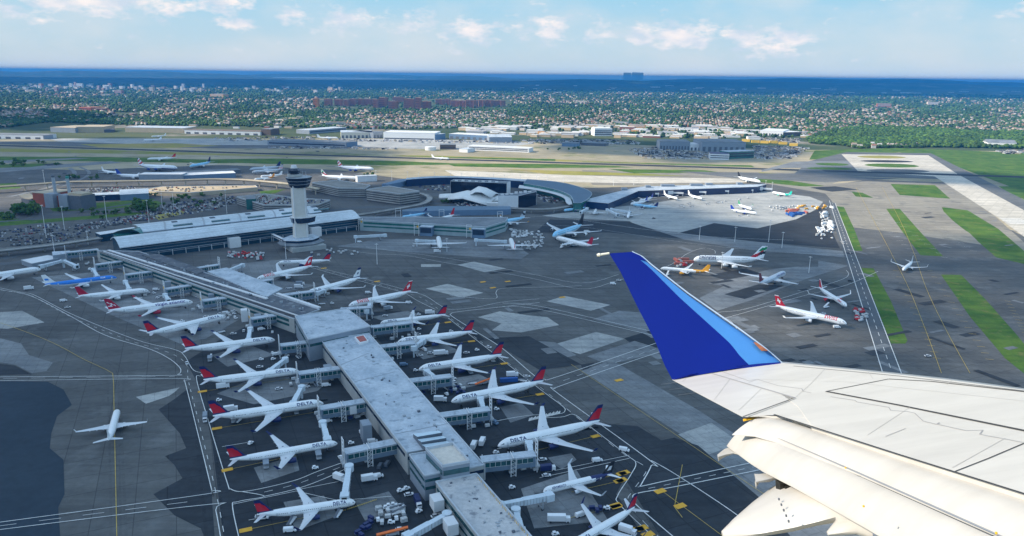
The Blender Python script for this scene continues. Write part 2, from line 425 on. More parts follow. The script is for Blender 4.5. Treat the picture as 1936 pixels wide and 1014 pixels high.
for pts in ([(1090, 320), (1207, 321), (1207, 350), (1135, 348)],):
    mb = MB()
    for k in range(9):
        a = Vector(G(*q6([(1094 + k * 6, 322 + k * 3)])[0])); b = Vector(G(*q6([(1190 + k * 6, 322 + k * 3)])[0]))
        ribbon(mb, [tuple(a), tuple(b)], 1.8, .206)
    struct(mb.obj('runway_threshold_marking', M_('white_road_paint', (.7, .7, .68), .8, var=.2)))
zz = .09
for pts, m in [([(342, 265), (385, 270), (430, 365), (470, 470), (415, 470), (370, 350)], GRASS), ([(578, 278), (640, 278), (735, 385), (838, 495), (735, 490), (650, 380)], GRASS),
            ([(832, 270), (950, 285), (1090, 370), (1207, 470), (1300, 560), (1207, 530), (1080, 500), (1000, 430), (960, 390), (930, 370), (880, 330), (840, 290)], GRASS), ([(465, 548), (520, 550), (600, 700), (675, 880), (665, 893), (600, 893), (520, 690)], GRASS),
            ([(828, 578), (920, 580), (1030, 690), (1180, 860), (1290, 1000), (1207, 1030), (1120, 960), (960, 770), (870, 640)], GRASS), ([(598, 165), (800, 170), (870, 232), (640, 215)], GRASS), ([(1090, 175), (1260, 175), (1260, 260), (1130, 200)], GRASS),
            ([(420, 200), (470, 205), (520, 228), (440, 222)], GRASS), ([(230, 180), (345, 175), (455, 190), (330, 200), (270, 190)], ASPHD)]:
    zz += .002; sheet('grass_strip' if m is GRASS else 'asphalt_patch', q6(pts), m, zz)
# aprons and their patches
zz = .04
for nm, m, pts in [
    ('concrete_apron', CONL, [(1025, 408), (1130, 395), (1230, 385), (1350, 366), (1450, 362), (1530, 372), (1556, 382), (1545, 395), (1505, 415), (1432, 432), (1395, 428), (1350, 422), (1330, 428), (1275, 443), (1200, 425), (1190, 418), (1060, 412)]),
    ('dark_apron', ASPHD, [(1275, 443), (1330, 428), (1350, 422), (1395, 428), (1432, 432), (1505, 415), (1552, 393), (1588, 470), (1400, 455)]),
    ('concrete_strip', CONM, [(1190, 437), (1235, 434), (1345, 448), (1600, 476), (1610, 488), (1400, 470), (1240, 445)]),
    ('concrete_apron', CONM, [(635, 466), (720, 452), (960, 455), (1000, 480), (985, 490), (900, 486), (760, 476)]),
    ('dark_apron', ASPHD, [(1040, 415), (1190, 420), (1290, 452), (1150, 440), (1010, 440)]),
    ('concrete_apron', CONM, [(440, 500), (560, 488), (600, 496), (520, 530), (600, 540), (500, 560), (420, 530)]),
    ('concrete_apron', CONM, [(60, 525), (300, 505), (460, 600), (390, 640), (340, 650), (220, 600)]),
    ('concrete_patch', CONL, [(805, 546), (846, 537), (914, 554), (873, 563)]),
    ('concrete_patch', CONL, [(864, 501), (896, 495), (957, 508), (916, 515)]),
    ('concrete_patch', CONL, [(796, 500), (834, 500), (833, 505), (796, 505)]),
    ('concrete_patch', CONL, [(903, 600), (945, 589), (1003, 597), (1035, 600), (1057, 615), (985, 629), (930, 625), (948, 612)]),
    ('concrete_patch', CONL, [(1033, 570), (1068, 560), (1154, 577), (1117, 588)]),
    ('concrete_patch', CONL, [(1040, 654), (1127, 628), (1181, 641), (1097, 670)]),
    ('concrete_patch', CONM, [(1120, 604), (1170, 588), (1330, 600), (1340, 625), (1240, 640), (1180, 618)]),
    ('asphalt_patch', ASPHD, [(1180, 640), (1240, 622), (1280, 660), (1200, 655)]),
    ('concrete_patch', CONM, [(1110, 674), (1200, 645), (1260, 664), (1150, 690)]),
    ('concrete_patch', CONM, [(950, 640), (1050, 648), (1090, 672), (1010, 690)]),
    ('asphalt_patch', ASPHD, [(920, 640), (1000, 636), (1100, 690), (1020, 700)]),
    ('concrete_strip', CONM, [(1100, 702), (1156, 681), (1320, 776), (1480, 880), (1620, 980), (1760, 1100), (1560, 1100), (1440, 945), (1320, 843)]),
    ('concrete_patch', CONL, [(1282, 822), (1345, 800), (1400, 838), (1340, 860)]),
    ('asphalt_patch', ASPHD, [(1098, 690), (1125, 686), (1113, 697), (1102, 700)]),
    ('concrete_patch', CONL, [(-80, 596), (42, 588), (84, 610), (15, 622), (-80, 618)]),
    ('concrete_patch', CONL, [(257, 751), (340, 733), (330, 742), (320, 749), (276, 764)]),
    ('concrete_patch', CONM, [(0, 640), (40, 650), (55, 672), (100, 686), (88, 702), (60, 706), (28, 690), (-60, 676), (-60, 640)]),
    ('asphalt_patch', SEALED, [(-200, 720), (90, 722), (120, 737), (136, 766), (108, 787), (97, 820), (94, 848), (120, 870), (122, 935), (110, 960), (118, 1080), (-300, 1080)]),
    ('asphalt_patch', ASPHD, [(-100, 676), (28, 692), (60, 708), (-100, 712)]),
    ('dark_apron', ASPHD, [(290, 935), (345, 905), (330, 880), (312, 863), (352, 848), (340, 820), (300, 775), (330, 755), (356, 735), (372, 800), (400, 930), (410, 1080), (380, 1000), (330, 975)]),
    ('dark_apron', ASPHD, [(352, 684), (420, 640), (500, 600), (560, 600), (640, 660), (830, 905), (900, 1080), (430, 1080), (400, 830), (376, 730)]),
    ('dark_apron', ASPHD, [(700, 590), (790, 588), (846, 604), (960, 690), (1110, 805), (1195, 875), (1165, 935), (1260, 1080), (1010, 1080), (840, 800), (690, 610)]),
    ('dark_apron', ASPHD, [(1115, 800), (1205, 806), (1250, 833), (1275, 828), (1320, 843), (1440, 945), (1560, 1100), (1300, 1100), (1200, 935)]),
    ('concrete_apron', CONM, [(1502, 505), (1547, 505), (1547, 493), (1604, 503), (1521, 529), (1421, 568), (1356, 588), (1322, 564), (1398, 527), (1452, 510)]),
    ('asphalt_patch', ASPHD, [(1369, 557), (1434, 538), (1482, 541), (1408, 566)]),
    ('concrete_patch', CONM, [(1338, 536), (1390, 521), (1450, 527), (1380, 544)]),
    ('asphalt_patch', ASPHD, [(1340, 520), (1410, 508), (1440, 518), (1370, 530)]),
    ('concrete_patch', CONM, [(410, 745), (470, 720), (640, 705), (600, 740), (480, 765)]),
    ('concrete_patch', CONM, [(480, 885), (560, 862), (566, 890), (494, 914)]), ('concrete_patch', CONM, [(536, 950), (612, 938), (640, 975), (560, 1005)]), ('concrete_patch', CONM, [(670, 948), (735, 930), (770, 975), (690, 985)]),
    ('concrete_patch', CONM, [(400, 672), (470, 652), (520, 672), (430, 694)]), ('concrete_patch', CONM, [(858, 716), (905, 708), (935, 722), (870, 736)]), ('concrete_patch', CONM, [(945, 770), (985, 762), (1010, 785), (965, 800)]),
    ('concrete_patch', CONM, [(1036, 866), (1080, 858), (1090, 870), (1062, 888), (1046, 878)]), ('concrete_patch', CONM, [(985, 925), (1090, 890), (1150, 985), (1010, 1000)]),
    ('concrete_patch', CONM, [(780, 664), (840, 650), (870, 665), (800, 680)]), ('concrete_patch', CONM, [(700, 600), (770, 588), (810, 600), (740, 612)]),
    ]:
    zz += .0035; sheet(nm, pts, m, zz)
# a scatter of resurfaced slabs
random.seed(3)
mb = MB(); mb2 = MB()
for k in range(110):
    px, py = random.choice([(random.uniform(600, 1250), random.uniform(480, 700)), (random.uniform(1230, 1650), random.uniform(470, 700)), (random.uniform(1300, 1650), random.uniform(470, 700)), (random.uniform(1650, 1936), random.uniform(400, 720)), (random.uniform(0, 900), random.uniform(265, 345))])
    c = G(px, py); a = math.radians(24 + random.choice((0, 90)))
    (mb if random.random() < .5 else mb2).add([(x, y, .262 + k * .0004) for x, y in rect(*c, random.uniform(3, 9), random.uniform(7, 34), a)], [(0, 1, 2, 3)])
struct(mb.obj('asphalt_patches', ASPHD)); struct(mb2.obj('concrete_patches', CONM))
# roads
ZR = .26
sheet('perimeter_road', [(1562, 380), (1579, 385), (1703, 704), (1760, 850), (1700, 850), (1668, 704)], ROADM, .245)
# painted markings
WP = M_('white_road_paint', (.62, .64, .66), .8, var=.25, scale=.5); YP = M_('yellow_road_paint', (.50, .36, .08), .8, var=.25, scale=.5)
wm = MB(); ym = MB(); LZ = .42
def pl(pts, w=.42, dash=None, mb=None, z=None, n=6): ribbon(mb or wm, curve([G(*p) for p in pts], n), w, z or LZ, 0, dash)
def c5(pts): return [(x / 2.71, 640 + y / 2.71) for x, y in pts]
pl([(-60, 540), (0, 549), (57, 560), (130, 597), (197, 634), (280, 660), (318, 678), (338, 694), (342, 703), (336, 709), (315, 711), (0, 714), (-100, 715)], .5)
pl([(-60, 533), (37, 553), (65, 559), (138, 596), (256, 643), (330, 662), (349, 674), (366, 701), (390, 706)])
pl([(-60, 537), (45, 557), (60, 560), (134, 600), (240, 643), (320, 668), (352, 690), (356, 720), (376, 800), (410, 940), (432, 1060)], .3, (5, 7))
pl([(400, 708), (380, 712), (372, 720), (401, 820), (430, 915), (436, 926), (457, 931), (500, 924), (560, 909), (600, 893), (648, 876)])
pl([(457, 931)] + [(500, 940), (450, 950), (440, 962), (462, 1060)])
pl([(500, 940), (560, 926), (610, 908), (660, 885)])
pl([(500, 932), (560, 917), (605, 900), (655, 880)], .3, (4, 5))
pl([(-100, 722), (0, 721), (332, 717), (347, 722), (352, 732), (398, 918), (399, 928), (388, 936), (0, 989), (-100, 1003)], .42)
pl([(-100, 1018), (0, 1003), (398, 955), (408, 966), (424, 1060)], .42)
pl([(-100, 1010), (0, 996), (390, 946)], .3, (9, 9)); pl([(-100, 718), (330, 713)], .3, (9, 9))
pl([(222, 1060), (221, 1014), (216, 788), (214, 716), (206, 703), (158, 680), (79, 640), (-60, 590)], .35, None, ym)
# right hand service road
pl([(560, 497), (600, 510), (680, 532), (758, 553), (790, 570), (823, 586)])
pl([(560, 492), (600, 506), (700, 531), (774, 551), (805, 561), (835, 580), (852, 586), (900, 582), (950, 572), (1020, 566)])
pl([(600, 508), (700, 534), (770, 555), (800, 566), (840, 594), (900, 640), (960, 687), (1030, 740), (1110, 806), (1180, 860), (1214, 880), (1222, 892), (1196, 930), (1188, 948), (1214, 985), (1270, 1040)], .3, (5, 7))
pl([(1020, 573), (950, 581), (870, 590), (853, 594), (856, 600), (900, 628), (950, 660), (1011, 712), (1029, 718), (1046, 716), (1153, 680), (1280, 636)], .55)
pl([(1330, 640), (1206, 680), (1062, 730), (1050, 736), (1052, 743), (1226, 870), (1231, 882), (1212, 918), (1212, 921), (1280, 906), (1460, 868)], .55)
pl([(1231, 872), (1280, 900), (1400, 980), (1480, 1050)], .5)
pl([(847, 602), (920, 659), (1022, 738), (1062, 768), (1068, 778), (1055, 784), (997, 787), (940, 797)]); pl([(1000, 792), (1060, 790), (1085, 785), (1113, 806), (1184, 861), (1202, 877), (1192, 900), (1168, 938), (1171, 955), (1230, 1012), (1260, 1040)])
pl([(1460, 885), (1280, 921), (1206, 934), (1197, 944), (1205, 958), (1270, 1014), (1300, 1040)], .55)
pl([(1460, 877), (1280, 914), (1212, 928)], .3, (4, 5)); pl([(1300, 640), (1180, 681), (1056, 724)], .3, (6, 7))
pl([(640, 470), (700, 480), (768, 484), (828, 495), (1000, 526), (1100, 547), (1169, 531), (1260, 505), (1300, 480), (1330, 470), (1350, 474), (1352, 480)]); pl([(690, 468), (850, 490), (1000, 518), (1100, 536), (1169, 520)], .4)
pl([(850, 560), (933, 566), (938, 553), (955, 546), (1060, 543), (1100, 541)]); pl([(950, 574), (1020, 580), (1221, 625), (1300, 640)], .5); pl([(950, 580), (1020, 586), (1221, 632), (1330, 660)], .5)
pl([(1500, 455), (1340, 448), (1200, 432), (1060, 412), (980, 412)], .6); pl([(1600, 482), (1480, 478), (1300, 460), (1100, 430), (1000, 428)], .4)
# stand outlines on the right-hand apron
pl([(1660, 514), (1600, 540), (1520, 560), (1450, 580), (1380, 600), (1360, 604), (1363, 600), (1378, 606), (1390, 618), (1392, 628), (1380, 640)], .4); pl([(1600, 512), (1604, 520), (1590, 530), (1520, 552), (1410, 585), (1358, 592), (1355, 605), (1385, 640)], .4)
# perimeter road lines
pl([(1568, 380), (1668, 704), (1705, 850)], .6); pl([(1579, 385), (1703, 704), (1752, 850)], .6); pl([(1573, 382), (1686, 704), (1730, 850)], .4, (9, 9))
# short yellow ticks on the taxiways at the right
for k in range(15):
    for (x0, y0, x1, y1) in ((590, 560, 770, 960), (745, 560, 1010, 965), (1100, 700, 1207, 900)):
        t = k / 14; x = x0 + (x1 - x0) * t + 20; y = y0 + (y1 - y0) * t; a = q6([(x, y), (x + 26 + 12 * t, y + 3)])
        ribbon(ym, [G(*a[0]), G(*a[1])], .45, LZ)
for k in range(11):
    t = k / 10
    for (x0, y0, x1, y1, s) in ((470, 290, 690, 480, -1), (560, 300, 830, 500, -1), (690, 290, 960, 470, 1)):
        a = q6([(x0 + (x1 - x0) * t, y0 + (y1 - y0) * t), (x0 + (x1 - x0) * t + 30, y0 + (y1 - y0) * t + 2)]); ribbon(wm, [G(*a[0]), G(*a[1])], .4, LZ)
pl(q6([(560, 180), (640, 330), (700, 470), (760, 640), (850, 830), (960, 1030)]), .35, None, ym); pl(q6([(440, 180), (520, 330), (600, 480), (680, 640), (760, 840), (830, 1030)]), .35, None, ym)
# lead-in lines with stop marks at the gates
for (a, b) in (((424, 891), (560, 862)), ((458, 1005), (600, 975)), ((378, 742), (560, 716)), ((405, 812), (600, 780)), ((1025, 746), (930, 762)), ((1130, 825), (1000, 856)), ((957, 688), (860, 702)), ((895, 646), (800, 655)), ((850, 610), (760, 622)), ((1180, 896), (1090, 915)), ((1175, 910), (1080, 932)), ((1170, 958), (1060, 985)), ((1212, 1001), (1120, 1014))):
    pl([a, b], .3, None, ym)
    mb_ = Vector(G(*a)); d = (Vector(G(*b)) - mb_).normalized()
    ym.add([(*p, LZ + .008) for p in rect(mb_.x + d.x * 1.5, mb_.y + d.y * 1.5, 5.5, 3.2, math.atan2(d.y, d.x))], [(0, 1, 2, 3)], 1)
for (a, b) in (((1290, 880), (1275, 960)), ((1275, 960), (1290, 980)), ((1080, 690), (1480, 960)), ((1252, 930), (1480, 1100))): pl([a, b], .3, None, ym)
for p in ((1286, 958), (1248, 930), (1180, 895), (1175, 909), (1164, 957), (1213, 1000), (1225, 1012), (713, 533), (913, 534), (932, 545), (1063, 563), (1170, 720), (960, 533), (612, 508)):
    c = G(*p); ym.add([(*q, LZ + .008) for q in rect(*c, 6, 3.5, .5)], [(0, 1, 2, 3)], 1)
# gate box hatching and illegible stencil dashes
for k in range(26):
    a = (1000 + k * 2.3, 797.5 - k * .55); pl([a, (a[0] + 1.2, a[1] - 4.5 - (k % 3))], .55)
for k in range(22):
    a = (634 + k * 3.6, 973 - k * 1.2); pl([a, (a[0] + 3, a[1] - 3)], .35, None, ym)
for (a, b) in (((440, 955), (560, 930)), ((560, 930), (640, 948)), ((640, 948), (740, 940)), ((470, 985), (540, 972)), ((420, 846), (480, 836)), ((640, 912), (560, 928)), ((940, 850), (990, 842)), ((700, 640), (690, 655)), ((1030, 895), (1190, 862)), ((1020, 905), (1190, 868))): pl([a, b], .3)
# rubber and oil on the pavement
m_, t_, b_ = nodes_of('tyre_rubber_marks'); b_.inputs['Base Color'].default_value = (.012, .013, .015, 1); b_.inputs['Roughness'].default_value = .7
n_ = t_.nodes.new('ShaderNodeTexNoise'); n_.inputs['Scale'].default_value = .22; n_.inputs['Detail'].default_value = 8; c_ = t_.nodes.new('ShaderNodeTexCoord'); t_.links.new(c_.outputs['Object'], n_.inputs['Vector'])
r_ = t_.nodes.new('ShaderNodeMapRange'); r_.inputs['From Min'].default_value = .42; r_.inputs['From Max'].default_value = .8; r_.inputs['To Max'].default_value = .26; t_.links.new(n_.outputs['Fac'], r_.inputs['Value']); t_.links.new(r_.outputs[0], b_.inputs['Alpha'])
tm = MB(); rt_ = random.Random(12); kz = 0
for (a, b) in (((438, 878), (700, 828)), ((492, 982), (760, 940)), ((385, 724), (580, 700)), ((403, 794), (620, 760)), ((350, 666), (540, 640)), ((290, 630), (430, 603)), ((1133, 806), (930, 848)), ((1027, 730), (840, 764)), ((948, 678), (780, 702)), ((893, 632), (740, 650)), ((1160, 900), (1010, 936)), ((1205, 988), (1060, 1014)), ((205, 594), (380, 570)), ((777, 556), (650, 582)), ((1466, 582), (1620, 616)), ((1548, 547), (1606, 584))):
    for k in range(5):
        o = rt_.uniform(-7, 7); p0 = (a[0] + rt_.uniform(-5, 5), a[1] + o); p1 = (b[0], b[1] + o * .6); kz += 1; ribbon(tm, curve([G(*p0), G((p0[0] + p1[0]) / 2, (p0[1] + p1[1]) / 2 + rt_.uniform(-4, 4)), G(*p1)], 6), rt_.uniform(.7, 3.2), .30 + kz * .0003)
for (pts, n, w) in (([(216, 1060), (214, 788), (210, 700), (150, 670), (40, 620)], 7, 2.4), ([(400, 1060), (385, 860), (362, 720), (300, 664), (150, 600), (20, 552)], 6, 2), ([(1290, 1060), (1160, 870), (1030, 760), (860, 600), (700, 540), (600, 505)], 8, 2), ([(980, 545), (1100, 600), (1140, 700), (1300, 800), (1500, 960)], 7, 2.2), ([(640, 480), (900, 500), (1160, 560), (1300, 520), (1480, 500)], 8, 2), ([(900, 590), (1200, 660), (1400, 590), (1600, 520)], 6, 2)):
    for k in range(n // 2): kz += 1; o = rt_.uniform(-26, 26); ribbon(tm, curve([G(x + o + rt_.uniform(-6, 6), y + rt_.uniform(-5, 5)) for x, y in pts], 8), rt_.uniform(.3, .8) * w, .30 + kz * .0003)
for k in range(150):
    px, py = rt_.choice([(rt_.uniform(380, 760), rt_.uniform(600, 1000)), (rt_.uniform(700, 1200), rt_.uniform(600, 1000)), (rt_.uniform(100, 480), rt_.uniform(500, 620)), (rt_.uniform(1340, 1660), rt_.uniform(500, 690)), (rt_.uniform(600, 1250), rt_.uniform(440, 640))]); c = G(px, py); kz += 1; rr_ = rt_.uniform(.8, 4)
    tm.add([(c[0] + rr_ * rt_.uniform(.6, 1.3) * math.cos(2 * PI * i / 9), c[1] + rr_ * rt_.uniform(.6, 1.3) * math.sin(2 * PI * i / 9), .30 + kz * .0003) for i in range(9)], [tuple(range(9))])
struct(tm.obj('tyre_marks', m_))
LZ = .34
struct(wm.obj('painted_markings', WP)); struct(ym.obj('yellow_markings', [YP, M_('amber_road_paint', (.72, .38, .03), .8, var=.15, scale=.5)]))
# ------------------------------------------------------------------ airliners
def paint(name, c, rough=.32): return mat('paint_' + name, c, rough, var=.04, scale=.4)
PW = paint('white', (.84, .86, .87)); PSILVER = paint('silver', (.55, .60, .66)); PB = {
    'white': PW, 'silver': PSILVER, 'navy': paint('navy', (.010, .02, .11)), 'red': paint('red', (.55, .012, .03)), 'crimson': paint('crimson', (.42, .01, .04)), 'sky': paint('sky_blue', (.02, .22, .72)),
    'pale': paint('pale_blue', (.30, .62, .85)), 'black': paint('black', (.012, .014, .02)), 'green': paint('green', (.01, .26, .10)), 'teal': paint('teal', (.01, .42, .34)), 'orange': paint('orange', (.85, .30, .02)),
    'wine': paint('wine', (.16, .006, .02)), 'gold': paint('gold', (.70, .33, .02)), 'grey': paint('grey', (.40, .44, .48)), 'blue': paint('blue', (.01, .05, .34)), 'magenta': paint('violet', (.12, .05, .35)), 'lightgrey': paint('light_grey', (.62, .65, .68))}
WINDOW_M = M_('cabin_window_glass', (.02, .03, .05), .2, var=0); ENGD = M_('engine_metal', (.10, .10, .11), .35, .6, var=.1)
INK = {'navy': M_('navy_lettering', (.015, .03, .14), .5, var=0), 'red': M_('red_lettering', (.65, .02, .03), .5, var=0), 'grey': M_('grey_lettering', (.12, .13, .18), .5, var=0), 'white': M_('white_lettering', (.85, .85, .85), .5, var=0), 'violet': M_('violet_lettering', (.09, .07, .26), .5, var=0)}
# type: length, fuselage radius, span, root chord, tip chord, sweep (deg), wing station, engines [(y, x-offset)], engine r, engine len, fin height, fin root chord, winglet h, tail span, gear height
TYPES = {
    'wide': dict(L=63.7, R=2.85, S=60, rc=10.6, tc=2.3, sw=31, wx=.04, eng=[9.4], er=1.45, el=5.6, fh=9.6, fc=9.2, wl=1.6, ts=19.4, gz=2.6, deck=1.0),
    'narrow': dict(L=42.1, R=1.95, S=35.8, rc=7.2, tc=1.6, sw=26, wx=.03, eng=[5.0], er=1.05, el=4.2, fh=6.6, fc=6.8, wl=2.5, ts=14.4, gz=1.35, deck=1.0),
    'long': dict(L=53.0, R=1.98, S=38, rc=8.2, tc=1.8, sw=27, wx=.02, eng=[6.5], er=1.3, el=5.0, fh=7.4, fc=7.8, wl=2.6, ts=15.2, gz=2.2, deck=1.0),
    'quad': dict(L=66.0, R=3.1, S=62, rc=12, tc=2.4, sw=33, wx=.04, eng=[9.8, 18.5], er=1.3, el=5.0, fh=10.0, fc=10, wl=1.6, ts=21, gz=2.9, deck=1.05),
    'double': dict(L=72.7, R=3.6, S=79.8, rc=17.5, tc=3.4, sw=34, wx=.05, eng=[13.5, 24.5], er=1.75, el=6.2, fh=14, fc=14.5, wl=1.2, ts=30, gz=2.9, deck=1.17),
}
def air_section(le, te, zc, th, n=4):
    """closed aerofoil ring from the leading to the trailing edge point (x, y) at height zc"""
    r = []
    prof = [(0, 0), (.06, .55), (.3, 1), (.65, .62), (1, .05), (.65, -.35), (.3, -.6), (.06, -.4)]
    for (t, h) in prof: r.append((le[0] + (te[0] - le[0]) * t, le[1], zc + h * th))
    return r
def fin_colour(style):
    def delta(u, v):   # u 0 front .. 1 rear, v 0 root .. 1 top
        w = abs(v - (.25 + .45 * u))
        return 1 if (v > .14 and v < .80 and u > .16 and w < .46 * (0.35 + u)) else 0
    S = {'delta': (['navy', 'red'], delta), 'scrawl': (['crimson', 'white'], lambda u, v: 1 if (abs(v - .25 - .55 * u) < .045 and .2 < u < .8) or (abs(v - .75 + .6 * u) < .035 and .35 < u < .7) or (abs(v - .30) < .03 and .5 < u < .9) else 0),
         'crossed': (['red', 'white'], lambda u, v: 1 if (abs(u - .5) < .10 and .28 < v < .74) or (abs(v - .51) < .085 and .24 < u < .78) or v > .95 else 0),
         'arab': (['white', 'green', 'black', 'red'], lambda u, v: 1 if .70 < v + .18 * (1 - u) < .95 and u > .2 else (2 if .26 < v - .25 * (u - .5) < .50 and u > .45 else (3 if v - .7 * u < .24 and v - .7 * u > -.16 and u < .72 else 0))),
         'union': (['navy', 'white', 'red'], lambda u, v: [0, 1, 2, 1, 2, 1, 0, 1][int(min(7, max(0, (v * 5.2 + u * 2.2))))]),
         'stripes': (['white', 'navy', 'red'], lambda u, v: [2, 0, 1][int(v * 9) % 3]),
         'star': (['white', 'navy'], lambda u, v: 1 if v > .78 or v < .12 or (.38 < v < .55 and .4 < u < .7) else 0),
         'bird': (['black', 'lightgrey'], lambda u, v: 1 if .3 < v < .62 and .35 < u < .78 else 0),
         'two_red': (['red', 'white'], lambda u, v: 1 if u < .22 or v > .93 else 0),
         'yellowtop': (['gold', 'white'], lambda u, v: 0),
         'swirl': (['silver', 'black', 'grey'], lambda u, v: 1 if (.55 < v + .3 * u < .8 or v > .9) else (2 if .25 < v < .35 else 0)),
         'crownblue': (['white', 'sky'], lambda u, v: 1 if .35 < v < .58 and .3 < u < .8 else 0),
         'iber': (['red', 'gold'], lambda u, v: 1 if v < .25 and u > .5 else 0)}
    if style in S: return S[style]
    return ([style], lambda u, v: 0)
def slots(names): return [PB[n] for n in names]
def make_plane(name, ty, body='white', belly=None, fin='delta', eng='navy', tailcol=None, title=None, ink='navy', winglet=None, gear=True, wing='lightgrey', small=False, twide=None):
    """one airliner as a dict of part meshes; nose towards +X, wheels on z = 0"""
    T = TYPES[ty]; Lf, R = T['L'], T['R']; gz = T['gz']; zc = gz + R * T['deck']; parts = []
    ns = 14 if not small else 8
    # fuselage rings
    st = [(-.500, .10, .60), (-.485, .22, .55), (-.44, .42, .44), (-.38, .62, .30), (-.31, .82, .15), (-.24, .96, .04), (-.18, 1, 0), (-.02, 1, 0), (.14, 1, 0), (.28, 1, 0), (.37, .99, 0), (.405, .94, -.02), (.43, .86, -.07), (.455, .72, -.15), (.475, .54, -.22), (.490, .32, -.29), (.498, .12, -.32)]
    if ty in ('narrow', 'long'): st = st[:10] + [(.41, 1, 0), (.44, .92, -.03), (.46, .80, -.10), (.475, .66, -.16), (.487, .48, -.22), (.495, .28, -.27), (.5, .1, -.29)]
    rs = []
    for (s, r, dz) in st:
        rs.append([(s * Lf, math.cos(2 * PI * (i + .5) / ns) * R * r, zc + dz * R + math.sin(2 * PI * (i + .5) / ns) * R * r * (T['deck'] if True else 1)) for i in range(ns)])
    cols = [body, belly or body, tailcol or body]
    def fm(k, i):
        a = math.sin(2 * PI * (i + 1) / ns)
        if tailcol and st[k][0] < -.27 + .05 * a: return 2
        return 1 if a < -.35 else 0
    mb = MB(); mb.rings(rs, fm); parts.append(('fuselage', mb.mesh('fuselage', slots(cols)), None))
    # wings
    wx = T['wx'] * Lf; half = T['S'] / 2; sw = math.tan(math.radians(T['sw']))
    def wing_rings(sgn, y0, y1, rc, tc, x0, z0, di, th, kink=None):
        rs = []; N_ = 6
        for k in range(N_ + 1):
            t = k / N_; y = y0 + (y1 - y0) * t; xl = x0 - (y - y0) * sw_
            if kink and t < kink: ch = rc + (rc * .60 - rc) * t / kink
            elif kink: ch = rc * .60 + (tc - rc * .60) * (t - kink) / (1 - kink)
            else: ch = rc + (tc - rc) * t
            rs.append(air_section((xl, sgn * y), (xl - ch, sgn * y), z0 + (y - y0) * di + (t * t * .6 if kink else 0), th * (ch / rc)))
        return rs if sgn > 0 else [r[::-1] for r in rs]
    for sgn in (1, -1):
        sw_ = sw; mb = MB(); wr = wing_rings(sgn, R * .5, half, T['rc'], T['tc'], wx + T['rc'] * .52, zc - R * .55, .095, T['rc'] * .10, .34)
        mb.rings(wr); wm_ = mb.mesh('wing', slots([wing])); sub = []
        if T['wl'] and not small:
            tip = wr[-1]; xs = [p[0] for p in tip]; xl, xr = max(xs), min(xs); zt = sum(p[2] for p in tip) / 8; h = T['wl']
            m2 = MB(); m2.rings([[(xl, sgn * half, zt), (xr, sgn * half, zt), (xr, sgn * (half - .15), zt), (xl, sgn * (half - .15), zt)], [(xl - h * 1.1, sgn * (half + h * .22), zt + h), (xr - h * .75, sgn * (half + h * .22), zt + h), (xr - h * .75, sgn * (half + h * .22 - .1), zt + h), (xl - h * 1.1, sgn * (half + h * .22 - .1), zt + h)]], smooth=False)
            sub.append(('winglet', m2.mesh('winglet', slots([winglet or (eng if eng != 'navy' else 'navy')]))))
        if not small:
            for f in (.22, .42, .62):      # flap track fairings under the trailing edge
                m2 = MB(); k = f * 6; i = int(k); p = Vector(wr[i][4 if sgn > 0 else 3]).lerp(Vector(wr[i + 1][4 if sgn > 0 else 3]), k - i)
                m2.cyl(p + Vector((T['rc'] * .16, 0, -.4)), p + Vector((-.5, 0, -.35)), .28, .06, 6)
                sub.append(('flap_fairing', m2.mesh('flap_fairing', slots([wing]))))
        parts.append(('wing', wm_, sub))
        # engines
        for e, ey in enumerate(T['eng']):
            ex = wx + T['rc'] * .52 - (ey - R * .5) * sw + T['el'] * .42; ez = zc - R * .55 + (ey) * .095 - T['er'] * 1.25
            er, el = T['er'], T['el']; mb = MB(); rr_ = [(0, .86), (.04, .98), (.3, 1.06), (.65, .96), (1, .72)]; n = 12 if not small else 7
            mb.rings([[(ex - t * el, sgn * ey + math.cos(2 * PI * i / n) * er * r, ez + math.sin(2 * PI * i / n) * er * r) for i in range(n)] for t, r in rr_], cap0=False, cap1=False)
            mb.beam((ex - el * .3, sgn * ey, ez + er * .9), (ex - el * 1.1, sgn * ey, ez + er * 1.3), .4, er * .7)
            m3 = MB(); m3.cyl((ex - .35, sgn * ey, ez), (ex - .1, sgn * ey, ez), er * .84, er * .84, n); m2 = MB(); m2.cyl((ex - el * .9, sgn * ey, ez), (ex - el * 1.22, sgn * ey, ez), er * .6, er * .25, n)
            parts.append(('engine', mb.mesh('engine', slots([eng])), [('fan', m3.mesh('fan', [ENGD])), ('exhaust', m2.mesh('exhaust', [ENGD]))] if not small else []))
        sw_ = math.tan(math.radians(T['sw'] + 3)); mb = MB()
        tc_ = T['ts'] / 2; mb.rings([air_section((x, sgn * y), (x - c, sgn * y), zc + R * .45 + y * .09, c * .09) if sgn > 0 else air_section((x, sgn * y), (x - c, sgn * y), zc + R * .45 + y * .09, c * .09)[::-1] for (x, y, c) in ((-.405 * Lf, R * .2, T['ts'] * .235), (-.405 * Lf - tc_ * .32, tc_ * .5, T['ts'] * .165), (-.405 * Lf - tc_ * .66, tc_, T['ts'] * .09))])
        parts.append(('tailplane', mb.mesh('tailplane', slots([wing if tailcol is None else body])), None))
    # fin: a grid so that the livery can be laid out over it
    fc, fh = T['fc'], T['fh']; names, fn = fin_colour(fin); nu, nv = (12, 14) if not small else (6, 7); x0 = -.345 * Lf; zr = zc + R * .62
    mb = MB()
